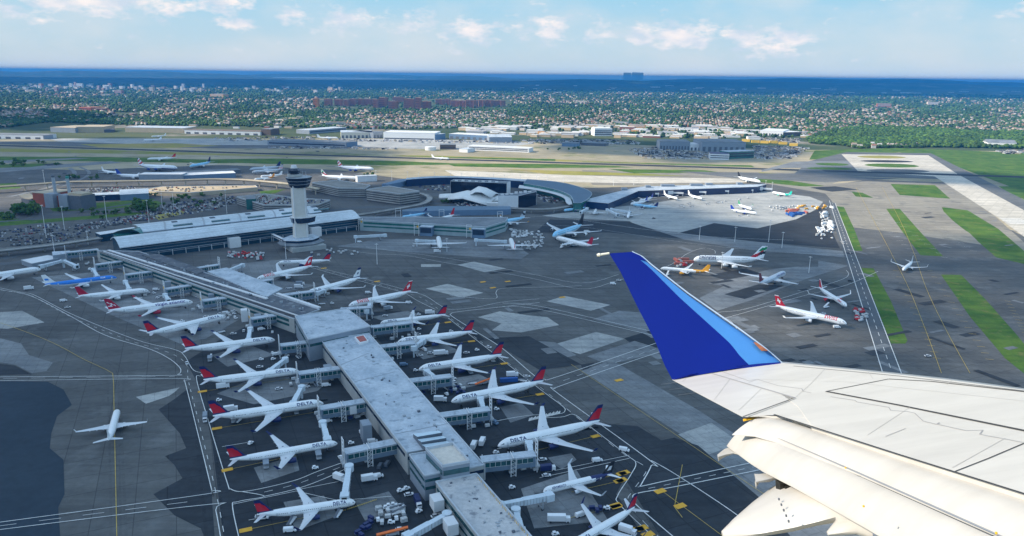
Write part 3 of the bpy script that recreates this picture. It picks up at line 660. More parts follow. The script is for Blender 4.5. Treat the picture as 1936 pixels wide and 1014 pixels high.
    for side in (1, -1):
        vs = []; fs = []; ms = []
        for j in range(nv + 1):
            v = j / nv; ch = fc * (1 - .60 * v); xl = x0 - v * fh * .86; 
            if v < .12: xl += fc * .30 * (1 - v / .12); ch += fc * .30 * (1 - v / .12)
            for i in range(nu + 1):
                u = i / nu; th = .5 * fc * .055 * (1 - .5 * v) * (1 - abs(2 * u - .7) ** 2 * .55 if u < 1 else 0)
                vs.append((xl - u * ch, side * max(0, th) if 0 < i < nu else 0, zr + v * fh))
        for j in range(nv):
            for i in range(nu):
                q = (j * (nu + 1) + i, j * (nu + 1) + i + 1, (j + 1) * (nu + 1) + i + 1, (j + 1) * (nu + 1) + i)
                fs.append(q if side < 0 else q[::-1]); ms.append(fn((i + .5) / nu, (j + .5) / nv))
        mb.add(vs, fs, ms)
    parts.append(('tail_fin', mb.mesh('tail_fin', slots(names)), None))
    # windscreen, window rows, doors
    def side_pt(s, z, sgn, off=.04):
        """point on the fuselage skin at station s (fraction) and relative height z (in R)"""
        for (a, b) in zip(st[:-1], st[1:]):
            if a[0] <= s <= b[0]:
                t = (s - a[0]) / (b[0] - a[0]); r = a[1] + (b[1] - a[1]) * t; dz = a[2] + (b[2] - a[2]) * t; break
        zz_ = (z - dz) / (r); zz_ = max(-.99, min(.99, zz_)); y = R * r * math.sqrt(1 - zz_ * zz_)
        cr = math.cos(PI / ns) if ns < 20 else 1
        return (s * Lf, sgn * (y + off), zc + R * z * T['deck'])
    mb = MB()
    s0, s1 = (.452, .478) if ty not in ('narrow', 'long') else (.468, .484)
    for sgn in (1, -1):
        q = [side_pt(s0, .36, sgn, .05), side_pt(s1, .10, sgn, .05), side_pt(s1, -.04 + .06, sgn, .06), side_pt(s0, .16, sgn, .06)]
        mb.add(q, [(0, 1, 2, 3) if sgn < 0 else (3, 2, 1, 0)])
    q = [side_pt(s0 + .004, .42, 1, -.55 * R * .3), side_pt(s0 + .004, .42, -1, -.55 * R * .3)]
    mb.add([side_pt(s0, .38, 1, .04), side_pt(s0, .38, -1, .04), side_pt(s1 + .003, .12, -1, .03), side_pt(s1 + .003, .12, 1, .03)], [(0, 3, 2, 1)])
    parts.append(('windscreen', mb.mesh('windscreen', [WINDOW_M]), None))
    if not small:
        rows = [.26] if ty != 'double' else [.10, .58]
        for zr_ in rows:
            for sgn in (1, -1):
                mb = MB(); vs = []; fs = []; ms = []; s = -.30; step = .42 / Lf; k = 0
                while s < .41:
                    vs += [side_pt(s, zr_ + .065, sgn, .05), side_pt(s, zr_ - .055, sgn, .05)]; s += step; k += 1
                for i in range(k - 1):
                    q = (2 * i, 2 * i + 2, 2 * i + 3, 2 * i + 1); fs.append(q if sgn > 0 else q[::-1]); s_ = -.30 + i * step; ms.append(1 if i % 2 or abs(s_ - .12) < .012 or abs(s_ + .20) < .01 else 0)
                mb.add(vs, fs, ms); parts.append(('window_row', mb.mesh('window_row', [WINDOW_M, PB[body]]), None))
        for sgn in (1, -1):
            for s in (.415, .12, -.33):
                f_ = 1.05 / Lf; mb = MB(); v = []
                for z_ in (.45, .2, -.05, -.30): v += [side_pt(s, z_, sgn), side_pt(s + f_, z_, sgn)]
                q = [(2 * i, 2 * i + 1, 2 * i + 3, 2 * i + 2) for i in range(3)]; mb.add(v, [x[::-1] for x in q] if sgn > 0 else q); parts.append(('door', mb.mesh('door', [PB['lightgrey']]), None))
    if gear:
        for (x, y, n2) in ((.40 * Lf, 0, 1), (wx - T['rc'] * .28, R * 1.15, 2), (wx - T['rc'] * .28, -R * 1.15, 2)):
            mb = MB(); wr_ = gz * .24 + .16; mb.cyl((x, y, wr_), (x, y, zc - R * .55), .16, n=6)
            m2 = MB()
            for dx in ((0,) if n2 == 1 or ty == 'narrow' else (-.75, .75)):
                for dy in (-.45, .45): m2.cyl((x + dx, y + dy - .17, wr_), (x + dx, y + dy + .17, wr_), wr_, n=10)
            parts.append(('landing_gear', mb.mesh('landing_gear', [GREY]), [('wheel', m2.mesh('wheel', [BLACK]))]))
    if title and not small:
        txt, s_front, hgt, zrel, width = title
        for sgn in (1, -1):
            cu = bpy.data.curves.new('title', 'FONT'); cu.body = txt; cu.size = hgt * 1.35; cu.fill_mode = 'FRONT'; cu.resolution_u = 3; cu.space_character = 1.12; cu.offset = hgt * .035
            to = bpy.data.objects.new('title', cu); col.objects.link(to); dg = bpy.context.evaluated_depsgraph_get(); dg.update()
            me = bpy.data.meshes.new_from_object(to.evaluated_get(dg)); bpy.data.objects.remove(to)
            xs = [v.co.x for v in me.vertices]; w = max(xs) - min(xs); f_ = width / w
            bm = bmesh.new(); bm.from_mesh(me)
            bmesh.ops.subdivide_edges(bm, edges=[e for e in bm.edges if e.calc_length() > .6], cuts=2, use_grid_fill=False); bmesh.ops.triangulate(bm, faces=bm.faces[:])
            for v in bm.verts:
                X = (v.co.x - min(xs)) * f_; s = (s_front - X / Lf) if sgn > 0 else (s_front - (width - X) / Lf)
                v.co = Vector(side_pt(s, zrel + v.co.y * 1.0 / R, sgn, .09))
            bm.normal_update(); bm.to_mesh(me); bm.free(); me.materials.clear(); me.materials.append(INK[ink])
            parts.append(('titles', me, None))
    return dict(parts=parts, L=Lf, zc=zc, name=name)
PLANES = {}
def plane_kind(key):
    if key in PLANES: return PLANES[key]
    K = {
     'd_wide': dict(ty='wide', fin='delta', title=('DELTA', .395, 1.4, .42, 9.4)), 'd_narrow': dict(ty='narrow', fin='delta', title=('DELTA', .40, 1.05, .42, 5.8), winglet='navy'), 'd_long': dict(ty='long', fin='delta', title=('DELTA', .39, 1.1, .42, 7.0), winglet='navy'),
     'd_small': dict(ty='narrow', fin='delta', small=True), 'mex': dict(ty='narrow', fin='bird', tailcol='navy', eng='lightgrey', title=('AEROMEXICO', .395, .9, .45, 8.5), winglet='silver'),
     'klm': dict(ty='wide', body='sky', belly='white', fin='crownblue', eng='white', title=('KLM', .33, 1.2, .40, 4.0), ink='white', winglet='white'),
     'vir': dict(ty='wide', fin='scrawl', eng='crimson', tailcol=None, title=('virgin atlantic', .40, 2.1, .30, 23), ink='violet', winglet='crimson'), 'vir2': dict(ty='wide', fin='wine', body='silver', eng='silver', title=('virgin atlantic', .38, 1.4, .4, 20), ink='violet', winglet='silver'),
     'swiss_p': dict(ty='wide', fin='crossed', eng='lightgrey', title=('SWISS', .38, 2.2, .32, 11), ink='red', winglet='white'), 'elal': dict(ty='wide', fin='star', eng='navy', body='white', winglet='white', title=('EL AL', .38, 1.3, .40, 7), ink='navy'),
     'emir': dict(ty='double', fin='arab', eng='white', wing='lightgrey', title=('Emirates', .42, 3.8, .18, 18), ink='grey'), 'korea': dict(ty='double', fin='black', body='pale', belly='white', eng='white', title=None),
     'condor': dict(ty='long', fin='gold', eng='gold', tailcol='gold', title=None, winglet='white'), 'avi': dict(ty='long', fin='two_red', eng='red', title=('Avianca', .38, 1.2, .4, 7), ink='red', winglet='white'),
     'white_wide': dict(ty='wide', fin='crimson', eng='white', winglet='white'), 'plain': dict(ty='narrow', fin='white', eng='lightgrey', winglet='white'), 'turk': dict(ty='wide', fin='red', eng='white', winglet='white'), 'plain_wide': dict(ty='wide', fin='white', eng='lightgrey', winglet='white'),
     'etihad': dict(ty='quad', fin='swirl', body='pale', belly='white', eng='white', wing='lightgrey', winglet='gold'), 'jetblue': dict(ty='narrow', fin='blue', eng='blue', winglet='blue'), 'jb_green': dict(ty='narrow', fin='green', eng='navy', winglet='green'),
     'darkfin': dict(ty='narrow', fin='navy', body='pale', eng='navy', winglet='navy'), 'ba': dict(ty='quad', fin='union', belly='blue', eng='blue', small=True), 'iber': dict(ty='wide', fin='iber', eng='white', small=True), 'kor2': dict(ty='wide', fin='navy', body='pale', belly='white', eng='white', small=True),
     'aa': dict(ty='wide', fin='stripes', body='silver', eng='silver', small=True), 'aa_old': dict(ty='wide', fin='navy', body='silver', eng='white', small=True), 'ew': dict(ty='wide', fin='arab', eng='white', small=True), 'lingus': dict(ty='narrow', fin='teal', body='white', tailcol='teal', eng='teal', small=True),
     'easy': dict(ty='narrow', fin='orange', tailcol='orange', eng='white', small=True), 'bluetail': dict(ty='narrow', fin='blue', eng='white', small=True), 'plain_small': dict(ty='narrow', fin='white', eng='lightgrey', small=True), 'jb_small': dict(ty='narrow', fin='blue', eng='blue', small=True), 'ba_tail': dict(ty='narrow', fin='silver', eng='white', small=True), 'darktail_small': dict(ty='wide', fin='black', eng='white', small=True),
    }[key]
    PLANES[key] = make_plane(key, **K); return PLANES[key]
TAKEN = []
def place_plane(key, nose, tail, label, group=None, cat='airliner', zn=None, pitch=0):
    K = plane_kind(key); zc = zn if zn is not None else K['zc'] * .92
    a = Vector(G(*nose, zc)); b = Vector(G(*tail, zc)); d = a - b; Lm = d.length; Lt = K['L']
    if not (.88 < Lm / Lt < 1.12):       # a shallow sight line: keep the width across the view, mend the depth
        dx = d.x; dy = math.copysign(math.sqrt(max(0.0, Lt * Lt - dx * dx)), d.y) if abs(dx) < Lt else d.y * .3
        if abs(dx) < Lt: d = Vector((dx, dy)); Lm = Lt
        else: d = Vector((dx, d.y * .35)); Lm = d.length
    c = (a + b) / 2; s = Lm / Lt
    o = thing('airliner', label, cat, (c.x, c.y, .46), math.atan2(d.y, d.x), group); o.scale = (s, s, s)
    for (nm, me, sub) in K['parts']:
        p = inst(me, nm, o)
        for (n2, m2) in sub or []: inst(m2, n2, p)
    TAKEN.append((c.x, c.y, Lm * .55))
    return o
GL = 'airliners parked at the long pier'
place_plane('d_narrow', (672, 951), (490, 979), 'white airliner with navy-red tail at the lowest gate left of the pier', GL)
place_plane('d_long', (638, 840), (435, 876), 'long slim white airliner with dark winglets, second from the bottom left of the pier', GL)
place_plane('d_wide', (612, 763), (403, 794), 'wide white airliner left of the pier with white service trucks at its tail', GL)
place_plane('d_wide', (566, 702), (385, 724), 'wide white airliner left of the pier, its tail at the road corner', GL)
place_plane('d_wide', (520, 643), (350, 665), 'wide white airliner with navy-red tail, fifth from the bottom left of the pier', GL)
place_plane('d_wide', (420, 605), (288, 629), 'white airliner with navy-red tail parked directly below the red-tailed jet with large titles', GL)
place_plane('vir', (365, 572), (205, 593), 'white airliner with all-red tail, red engines and large pale violet titles left of the pier', GL)
place_plane('white_wide', (281, 549), (148, 563), 'white airliner with dark red tail next to the bright blue airliner', GL)
place_plane('klm', (221, 525), (85, 542), 'bright blue airliner with white belly and white tail at the upper left of the pier', GL)
place_plane('plain_wide', (64, 515), (-50, 526), 'pale airliner cut off by the left edge of the picture', GL)
place_plane('d_narrow', (1078, 1010), (1205, 986), 'white airliner with navy-red tail cut off by the bottom picture edge', GL)
place_plane('mex', (1027, 930), (1156, 899), 'white airliner with black-blue tail and pale head emblem right of the pier', GL)
place_plane('d_wide', (941, 844), (1133, 803), 'wide white airliner right of the pier, nearest of the big ones, below the hatched box', GL)
place_plane('d_wide', (853, 760), (1027, 727), 'wide white airliner right of the pier with a cargo loader and carts behind its tail', GL)
place_plane('d_wide', (791, 699), (948, 676), 'wide white airliner right of the pier with a long white van parked behind its nose', GL)
place_plane('d_wide', (751, 647), (893, 631), 'wide white airliner right of the pier beside the roof hatch painted red', GL)
place_plane('d_long', (719, 613), (843, 599), 'white airliner with dark winglets right of the pier, next to a crossed red tail', GL)
place_plane('swiss_p', (659, 579), (777, 555), 'white airliner with white cross on red tail halfway along the pier', GL)
place_plane('elal', (585, 551), (677, 534), 'pale airliner with blue-banded white tail and star right of the pier', GL)
place_plane('swiss_p', (489, 526), (586, 510), 'pale airliner with white cross on red tail close under the glass hall', GL)
place_plane('d_long', (526, 498), (624, 495), 'white airliner with navy-red tail standing free below the control tower')
place_plane('plain_wide', (828.5, 450), (833, 473), 'white airliner seen from behind at the green-glass pier, truck at its tail')
place_plane('turk', (965, 456), (973.5, 473), 'red-tailed white airliner seen from behind at the green-glass pier')
place_plane('darkfin', (760, 412), (806, 405), 'small pale blue airliner with dark tail behind the green-glass pier')
place_plane('turk', (809, 417), (856, 415), 'white airliner with tall red tail half hidden behind the green-glass pier')
place_plane('etihad', (927, 424), (992, 414), 'four-engined pale airliner with patterned silver tail at the end of the green-glass pier')
place_plane('korea', (1045, 445), (1100, 431), 'huge pale blue double-deck airliner with black tail by the cart park')
place_plane('white_wide', (1053, 457), (1116, 461), 'white airliner with bright red tail parked below the huge pale blue one')
place_plane('emir', (1311, 491), (1437, 494), 'huge white double-deck airliner with green, red and black tail')
place_plane('condor', (1249, 508), (1340, 516), 'white airliner with orange tail and engines half hidden behind the wing tip')
place_plane('vir2', (1490, 521), (1429, 535), 'silver airliner with dark wine-red tail and violet titles on the patched concrete')
place_plane('avi', (1600, 580), (1548, 547), 'white airliner with red tail edge and red engines by the perimeter road')
place_plane('swiss_p', (1601, 612), (1466, 582), 'white airliner with big red titles and white cross on red tail')
place_plane('plain', (1713, 514), (1719, 495), 'white airliner rolling towards the camera on the taxiway between grass strips')
place_plane('plain', (213, 786), (216, 829), 'white airliner rolling away along the yellow line at lower left')
place_plane('jetblue', (1431, 404), (1382, 398), 'white airliner with blue tail standing alone on the pale apron, nearer of two')
place_plane('jb_green', (1421, 396), (1396, 388), 'white airliner with green tail standing behind the blue-tailed one on the pale apron')
FG = 'airliners at the bent white-roofed pier'
place_plane('darkfin', (1067, 401), (1106, 392), 'pale blue airliner at the corner of the curved terminal', FG)
place_plane('plain', (1126, 396), (1123, 408), 'airliner seen from behind with pale blue tail beside the curved terminal', FG)
place_plane('plain', (1187, 412), (1190, 402), 'airliner facing the camera at the left end of the pale apron', FG)
for (n, t, k, l) in (((1199, 390), (1240, 391), 'darkfin', 'white airliner with dark green tail, lowest of the three beside the bent pier'), ((1190, 384), (1226, 384), 'jb_small', 'white airliner with blue tail, middle of the three beside the bent pier'), ((1206, 378), (1237, 378), 'jb_small', 'white airliner with blue tail, top of the three beside the bent pier'),
                     ((1280, 376), (1256, 370), 'plain_small', 'small white airliner at the second gate room of the bent pier'), ((1326, 376), (1302, 370), 'plain_small', 'small white airliner at the third gate room of the bent pier'),
                     ((1466, 367), (1489, 368), 'lingus', 'airliner with bright green tail at the far right end of the bent pier'), ((1432, 342), (1400, 339), 'darktail_small', 'white airliner with dark tail rolling behind the bent pier')):
    place_plane(k, n, t, l, FG)
for (k, n, t, l) in (('iber', (278, 301), (332, 300), 'white airliner with red tail on the far taxiway at left'), ('ba', (328, 322), (271, 315), 'white airliner with red, white and blue tail left of the long flat terminal'), ('kor2', (359, 316), (398, 309), 'pale blue airliner with dark tail behind the long flat terminal'),
                     ('plain_small', (210, 331), (205, 322), 'white airliner seen head-on beside the curved access road'), ('bluetail', (279, 337), (226, 333), 'white airliner with blue tail beside the elevated road'), ('aa', (474, 327), (537, 321), 'silver airliner with striped tail left of the control tower'),
                     ('aa_old', (472, 321), (530, 317), 'silver airliner with dark tail, farthest of the cluster left of the control tower'), ('easy', (486, 338), (514, 338), 'small white airliner with orange tail left of the control tower'), ('plain_small', (496, 333), (530, 333), 'small white airliner behind the orange-tailed one'),
                     ('ba', (704, 323), (643, 317), 'white airliner with blue belly and red-white-blue tail right of the control tower'), ('ew', (674, 340), (612, 334), 'white airliner with green and red tail right of the control tower'), ('plain_small', (848, 302), (818, 298), 'small white airliner on the far runway'),
                     ('plain_small', (265, 267), (311, 264), 'white airliner on the sunlit cargo apron, nearer of two'), ('plain_small', (284, 259), (316, 257), 'white airliner on the sunlit cargo apron, farther of two'), ('plain_small', (640, 262), (600, 262.5), 'tiny white airliner by the far cargo shed')):
    place_plane(k, n, t, l)
# ------------------------------------------------------------------ buildings
TAN = M_('tan_cladding', (.46, .38, .27), .7, var=.1, scale=.1); BRICK = M_('red_brick', (.30, .075, .045), .8, var=.12, scale=.2); BROWNB = M_('brown_brick', (.32, .145, .095), .85, var=.12, scale=.05)
CLAD = M_('grey_cladding', (.24, .28, .33), .55, var=.1, scale=.15); CLADB = M_('blue_grey_cladding', (.13, .21, .32), .5, var=.1, scale=.2); CLADW = M_('white_cladding', (.70, .71, .72), .6, var=.08, scale=.1)
BEIGEW = M_('beige_panel_wall', (.36, .37, .36), .7, var=.12, scale=.2); GRAVEL = ground_mat('gravel_roof', (.09, .10, .12), (.14, .15, .165), .08, .7, c3=(.22, .23, .25))
ROOFG = ground_mat('grey_roof', (.16, .18, .20), (.23, .25, .27), .05, .5); METALR = ground_mat('ribbed_metal_roof', (.50, .56, .60), (.60, .66, .70), .03, .3, streak=math.radians(124), rough=.45)
SAND = ground_mat('sandy_deck', (.42, .33, .22), (.50, .40, .27), .03, .4); GREENG = M_('green_glass', (.03, .14, .13), .12, var=.35, scale=.1, spec=.8); DECK = ground_mat('parking_deck', (.22, .21, .19), (.28, .27, .25), .05, .5)
def HT(px, yb, yt):
    """height of something that stands at (px, yb) and reaches up to yt"""
    b = Vector(G(px, yb)); d = b.length
    r = ray(px, yt); return max(2.0, CAMZ + r[2] / math.hypot(r[0], r[1]) * d)
def wpoly(pts, z): return [G(x, y, z) for x, y in pts]
def block(name, pts, z1, mw, mr, parent=None, z0=0.0, parapet=0, label=None, cat=None, group=None, kind=None):
    """a straight-walled block whose roof corners are seen at pts (z1 = roof height)"""
    p = wpoly(pts, z1); a = sum(p[i][0] * p[(i + 1) % len(p)][1] - p[(i + 1) % len(p)][0] * p[i][1] for i in range(len(p)))
    if a < 0: p = p[::-1]
    own = parent
    if parent is None: own = thing(name, label, cat, (*p[0], 0), 0, group); 
    mb = MB(); n = len(p)
    o0 = own.matrix_basis.translation if parent is None else Vector((0, 0, 0))
    def lc(q): return (q[0] - off.x, q[1] - off.y)
    off = Vector(own.location) if True else 0
    p = [lc(q) for q in p]
    mb.prism(p, z0, z1 - .2)
    w = mb.obj('wall', mw, own)
    mb = MB(); mb.prism(p, z1 - .2 + .003, z1)
    if parapet:
        for i in range(n):
            q0, q1 = Vector(p[i]), Vector(p[(i + 1) % n]); mb.beam((*q0, z1 + parapet / 2), (*q1, z1 + parapet / 2), .5, parapet, 1)
    mb.obj('roof', [mr, M_('parapet_coping', (.50, .54, .58), .5, var=.08)], own)
    return own, p
def on_wall(mb, a, b, z0, z1, s0=0, s1=1, proud=.12, m=0):
    """thin panel standing proud of the wall that runs from a to b (counter-clockwise footprint, so outside is to the right)"""
    a = Vector(a); b = Vector(b); d = b - a; n = Vector((d.y, -d.x)).normalized() * proud; p = a + d * s0 + n; q = a + d * s1 + n; pi = a + d * s0 - n * .2; qi = a + d * s1 - n * .2
    mb.add([(*p, z0), (*q, z0), (*q, z1), (*p, z1), (*pi, z0), (*qi, z0), (*qi, z1), (*pi, z1)], [(0, 1, 2, 3), (4, 0, 3, 7), (1, 5, 6, 2), (3, 2, 6, 7), (4, 5, 1, 0)], m)
def bands(own, p, rows, mats, name='window_band', s0=.03, s1=.97, sides=None, proud=.15, panes=0):
    for (z0, z1) in rows:
        for i in range(len(p)):
            if sides is not None and i not in sides: continue
            a, b = p[i], p[(i + 1) % len(p)]
            if (Vector(b) - Vector(a)).length < 5: continue
            mb = MB(); on_wall(mb, a, b, z0, z1, s0, s1, proud); o = mb.obj(name, mats, own)
            if panes:
                n = int((Vector(b) - Vector(a)).length / panes); mb = MB()
                for k in range(1, n): on_wall(mb, a, b, z0, z1, s0 + (s1 - s0) * k / n - .12 / panes / n, s0 + (s1 - s0) * k / n + .12 / panes / n, proud + .08)
                if n > 1: mb.obj('mullion', CLADW, o)
def shed(a, b, depth, h, mw, mr, label, cat='warehouse', group=None, name='warehouse', win=None, winm=None, gable=0, doors=None):
    A = Vector(G(*a)); B = Vector(G(*b)); d = (B - A).normalized(); n = Vector((-d.y, d.x)); t = thing(name, label, cat, (*A, 0), math.atan2(d.y, d.x), group); Lw = (B - A).length
    p = [(0, 0), (Lw, 0), (Lw, depth), (0, depth)]
    mb = MB(); mb.prism(p, 0, h - .2); mb.obj('wall', mw, t)
    mb = MB()
    if gable:
        mb.add([(-.5, -.5, h - .15), (Lw + .5, -.5, h - .15), (Lw + .5, depth / 2, h + gable), (-.5, depth / 2, h + gable), (Lw + .5, depth + .5, h - .15), (-.5, depth + .5, h - .15)], [(0, 1, 2, 3), (3, 2, 4, 5), (1, 4, 2), (0, 3, 5)])
    else: mb.prism([(-.3, -.3), (Lw + .3, -.3), (Lw + .3, depth + .3), (-.3, depth + .3)], h - .197, h + .3)
    mb.obj('roof', mr, t)
    if win:
        for (z0, z1) in win:
            mb = MB(); on_wall(mb, (0, 0), (Lw, 0), z0, z1, .02, .98, .15); mb.obj('window_band', winm or GLASSD, t)
    if doors:
        for k in range(doors):
            mb = MB(); on_wall(mb, (0, 0), (Lw, 0), .2, h * .5, (k + .2) / doors, (k + .72) / doors, .18); mb.obj('loading_door', DKGREY, t)
    return t, Lw

# ---- the glass hall with its curved roofs
FL, FR, BL = Vector(G(229, 467, 16)), Vector(G(677, 412, 16)), Vector(G(191, 452, 16))
ud = (FR - FL).normalized(); vd = Vector((-ud.y, ud.x)); HL = (FR - FL).length
hall = thing('terminal_hall', 'long dark glass terminal hall with pale curved metal roofs behind the control tower', 'terminal', (*FL, 0), math.atan2(ud.y, ud.x))
D1 = 40.0; D2 = 88.0
def arc(y0, y1, z0, z1, rise, n=12): return [(y0 + (y1 - y0) * k / n, z0 + (z1 - z0) * k / n + rise * math.sin(PI * k / n)) for k in range(n + 1)]
a1 = arc(-3, D1, 16, 17.5, 6.5)
mb = MB(); xs = [(-2) + (HL + 4) * k / 24 for k in range(25)]
vs = []; fs = []
for x in xs: vs += [(x, y, z) for y, z in a1] + [(x, y, z - .8) for y, z in a1[::-1]]
nn = len(a1) * 2
for k in range(len(xs) - 1):
    for i in range(nn): fs.append((k * nn + i, (k + 1) * nn + i, (k + 1) * nn + (i + 1) % nn, k * nn + (i + 1) % nn))
fs += [tuple(range(nn)), tuple(((len(xs) - 1) * nn + i) for i in range(nn))[::-1]]
mb.add(vs, fs, 0); mb.obj('front_roof', METALR, hall)
mb = MB(); mb.add([(0, 0, 0), (HL, 0, 0), (HL, 0, 15.7), (0, 0, 15.7)], [(0, 1, 2, 3)])
g = [(y, z - .8) for y, z in arc(0, D1, 16, 17.5, 6.3)]
for x, o in ((0, 1), (HL, 0)):
    v = [(x, 0, 0)] + [(x, y, z) for y, z in g] + [(x, D1, 0)]; mb.add(v, [tuple(range(len(v)))[::-1 if not o else 1]])
mb.add([(0, D1, 0), (HL, D1, 0), (HL, D1, 17), (0, D1, 17)], [(1, 0, 3, 2)]); mb.obj('glass_wall', [M_('hall_glass', (.012, .05, .085), .12, var=.4, scale=.05, spec=.8)], hall)
for (z, h) in ((4.6, .5), (9.6, .25), (12.8, .25)):
    mb = MB(); mb.beam((0, -.3, z), (HL, -.3, z), .5, h); mb.obj('facade_rail', GREY, hall)
for k in range(20):
    x = 8 + k * (HL - 12) / 19; mb = MB(); mb.beam((x, -1.8, 0), (x, -1.8, 6.4), .5); mb.beam((x, -1.8, 6.2), (x, -.1, 6.2), .4); mb.obj('canopy_post', CLADW, hall)
mb = MB(); mb.beam((8, -1.8, 6.6), (HL - 4, -1.8, 6.6), .7, .5); mb.obj('canopy_beam', GREY, hall)
for x in (HL * .42, HL * .78):
    mb = MB(); mb.box((x, -4), (13, 8), 0, 11.5); mb.obj('stair_block', CLADW, hall)
# rear roof: higher, with a gap of skylights
x0, x1 = HL * .115, HL * .90
a2 = arc(D1 + 1.5, D2, 17.5, 22.5, 4.2)
mb = MB(); vs = []; fs = []; xs = [x0 + (x1 - x0) * k / 20 for k in range(21)]
for x in xs: vs += [(x, y, z) for y, z in a2] + [(x, y, z - .8) for y, z in a2[::-1]]
nn = len(a2) * 2
for k in range(len(xs) - 1):
    for i in range(nn): fs.append((k * nn + i, (k + 1) * nn + i, (k + 1) * nn + (i + 1) % nn, k * nn + (i + 1) % nn))
fs += [tuple(range(nn)), tuple(((len(xs) - 1) * nn + i) for i in range(nn))[::-1]]
mb.add(vs, fs); mb.obj('rear_roof', METALR, hall)
mb = MB(); mb.prism([(x0 + 1, D1 + .5), (x1 - 1, D1 + .5), (x1 - 1, D2 - 3), (x0 + 1, D2 - 3)], 0, 20); mb.obj('rear_wall', M_('hall_glass', (.012, .05, .085)), hall)
def a2z(y): t = (y - D1 - 1.5) / (D2 - D1 - 1.5); return 17.5 + 5 * t + 4.2 * math.sin(PI * t)
for k in range(5):
    xc = x0 + (x1 - x0) * (k + .5) / 5
    mb = MB(); w = 2.2
    for s in range(8):
        y = D1 + 5 + (D2 - D1 - 9) * s / 8; y2 = D1 + 5 + (D2 - D1 - 9) * (s + 1) / 8; ox = lambda q: 9 * math.sin(PI * (q - D1) / (D2 - D1) * .5)
        mb.add([(xc + ox(y), y, a2z(y) + .2), (xc + ox(y) + w, y, a2z(y) + .2), (xc + ox(y2) + w, y2, a2z(y2) + .2), (xc + ox(y2), y2, a2z(y2) + .2)], [(0, 1, 2, 3)])
    mb.obj('roof_gutter', GREY, hall)
    for (dx, y0, y1, w) in ((14, D1 + 12, D1 + 15, 22), (16, D1 + 24, D1 + 28, 6)):
        mb = MB(); mb.add([(xc + dx, y0, a2z(y0) + .9), (xc + dx + w, y0, a2z(y0) + .9), (xc + dx + w, y1, a2z(y1) + .9), (xc + dx, y1, a2z(y1) + .9), (xc + dx, y0, a2z(y0)), (xc + dx + w, y0, a2z(y0)), (xc + dx + w, y1, a2z(y1)), (xc + dx, y1, a2z(y1))], [(0, 1, 2, 3), (4, 5, 1, 0), (5, 6, 2, 1), (7, 4, 0, 3)]); mb.obj('skylight', GLASST if w > 10 else DKGREY, hall)
mb = MB()   # the glazed half vault at the near corner of the rear roof
mb.rings([[(x0 - 2 - 26 * (1 - math.cos(a * .5)), D1 + 2 + 30 * (1 - math.cos(a)) / 2, 17 + 6 * math.sin(a)) for a in [PI * k / 10 for k in range(11)]], [(x0 + 1, D1 + 2 + 34 * k / 10, 17 + 7 * math.sin(PI * k / 10)) for k in range(11)]], close=False)
mb.prism(rect(x0 - 12, D1 + 16, 26, 30), 0, 17); mb.obj('glazed_vault', GREENG, hall)

# ---- the long pier
pier = thing('pier_building', 'long grey gate pier with pale flat roofs running down from the glass hall', 'terminal', (0, 0, 0))
def pblock(pts, z1, mw, mr, z0=0, parapet=.7): return block('x', pts, z1, mw, mr, pier, z0, parapet)[1]
u1 = pblock([(183, 474), (262, 476), (604, 586), (556, 604)], 12, BEIGEW, GRAVEL)
u2 = pblock([(558, 599), (655, 584), (700, 618), (583, 643)], 16.5, CLAD, ROOFL)
u3 = pblock([(607, 644), (697, 631), (915, 880), (888, 886), (856, 841), (805, 851), (770, 857)], 12.5, BEIGEW, ROOFL)
u4 = pblock([(774, 861), (805, 856), (832, 895), (803, 901)], 13.5, CLAD, ROOFL)
u5 = pblock([(805, 851), (856, 841), (888, 875), (837, 884)], 18, CLAD, M_('sunlit_roof', (.66, .60, .52), .7, var=.15, scale=.4), parapet=1.4)
u6 = pblock([(824, 912), (901, 897), (1010, 1022), (1040, 1060), (940, 1060)], 11, BEIGEW, ground_mat('worn_roof', (.42, .43, .44), (.54, .53, .52), .06, .6, c3=(.24, .25, .27)))
for (p, rows, mm, sd) in ((u1, [(8.3, 10.6), (4.6, 6.6)], GLASST, None), (u2, [(11, 13)], GLASST, None), (u3, [(8.6, 10.4)], GLASSD, None), (u4, [(10.2, 11.6), (6, 7.6)], GLASST, None), (u5, [(13.4, 16)], GLASST, None), (u6, [(7.2, 9), (3.4, 4.6)], GLASST, None)):
    bands(pier, p, rows, mm, panes=0, s0=.02, s1=.98)
def roofstrip(a, b, w, z, m, name, h=.25):
    A = Vector(G(*a, z)); B = Vector(G(*b, z)); mb = MB(); mb.beam((*A, z + h / 2 + .02), (*B, z + h / 2 + .02), w, h); return mb.obj(name, m, pier)
roofstrip((190, 476), (562, 600), 3.2, 12.2, M_('dark_channel', (.05, .05, .055), .8), 'roof_channel', .2)
roofstrip((205, 474), (505, 566), 2.6, 12.2, CLADW, 'roof_walkway', .9); roofstrip((524, 556), (604, 583), 3.0, 12.2, CLADW, 'roof_walkway', .9)
roofstrip((196, 476), (566, 599), .7, 12.6, CLADW, 'roof_walkway', .9)
for (pts, z, m) in (([(392, 513), (428, 506), (534, 545), (503, 562)], 12.9, ROOFL), ([(268, 482), (300, 480), (390, 512), (372, 518)], 12.9, GRAVEL)):
    p = wpoly(pts, z); mb = MB(); mb.prism(p, 12.05, z); mb.obj('roof_panel', m, pier)
p = wpoly([(670, 637), (688, 633), (697, 645), (680, 649)], 14.2); mb = MB(); mb.prism(p, 12.5, 14.2); o = mb.obj('roof_hatch', CLADW, pier)
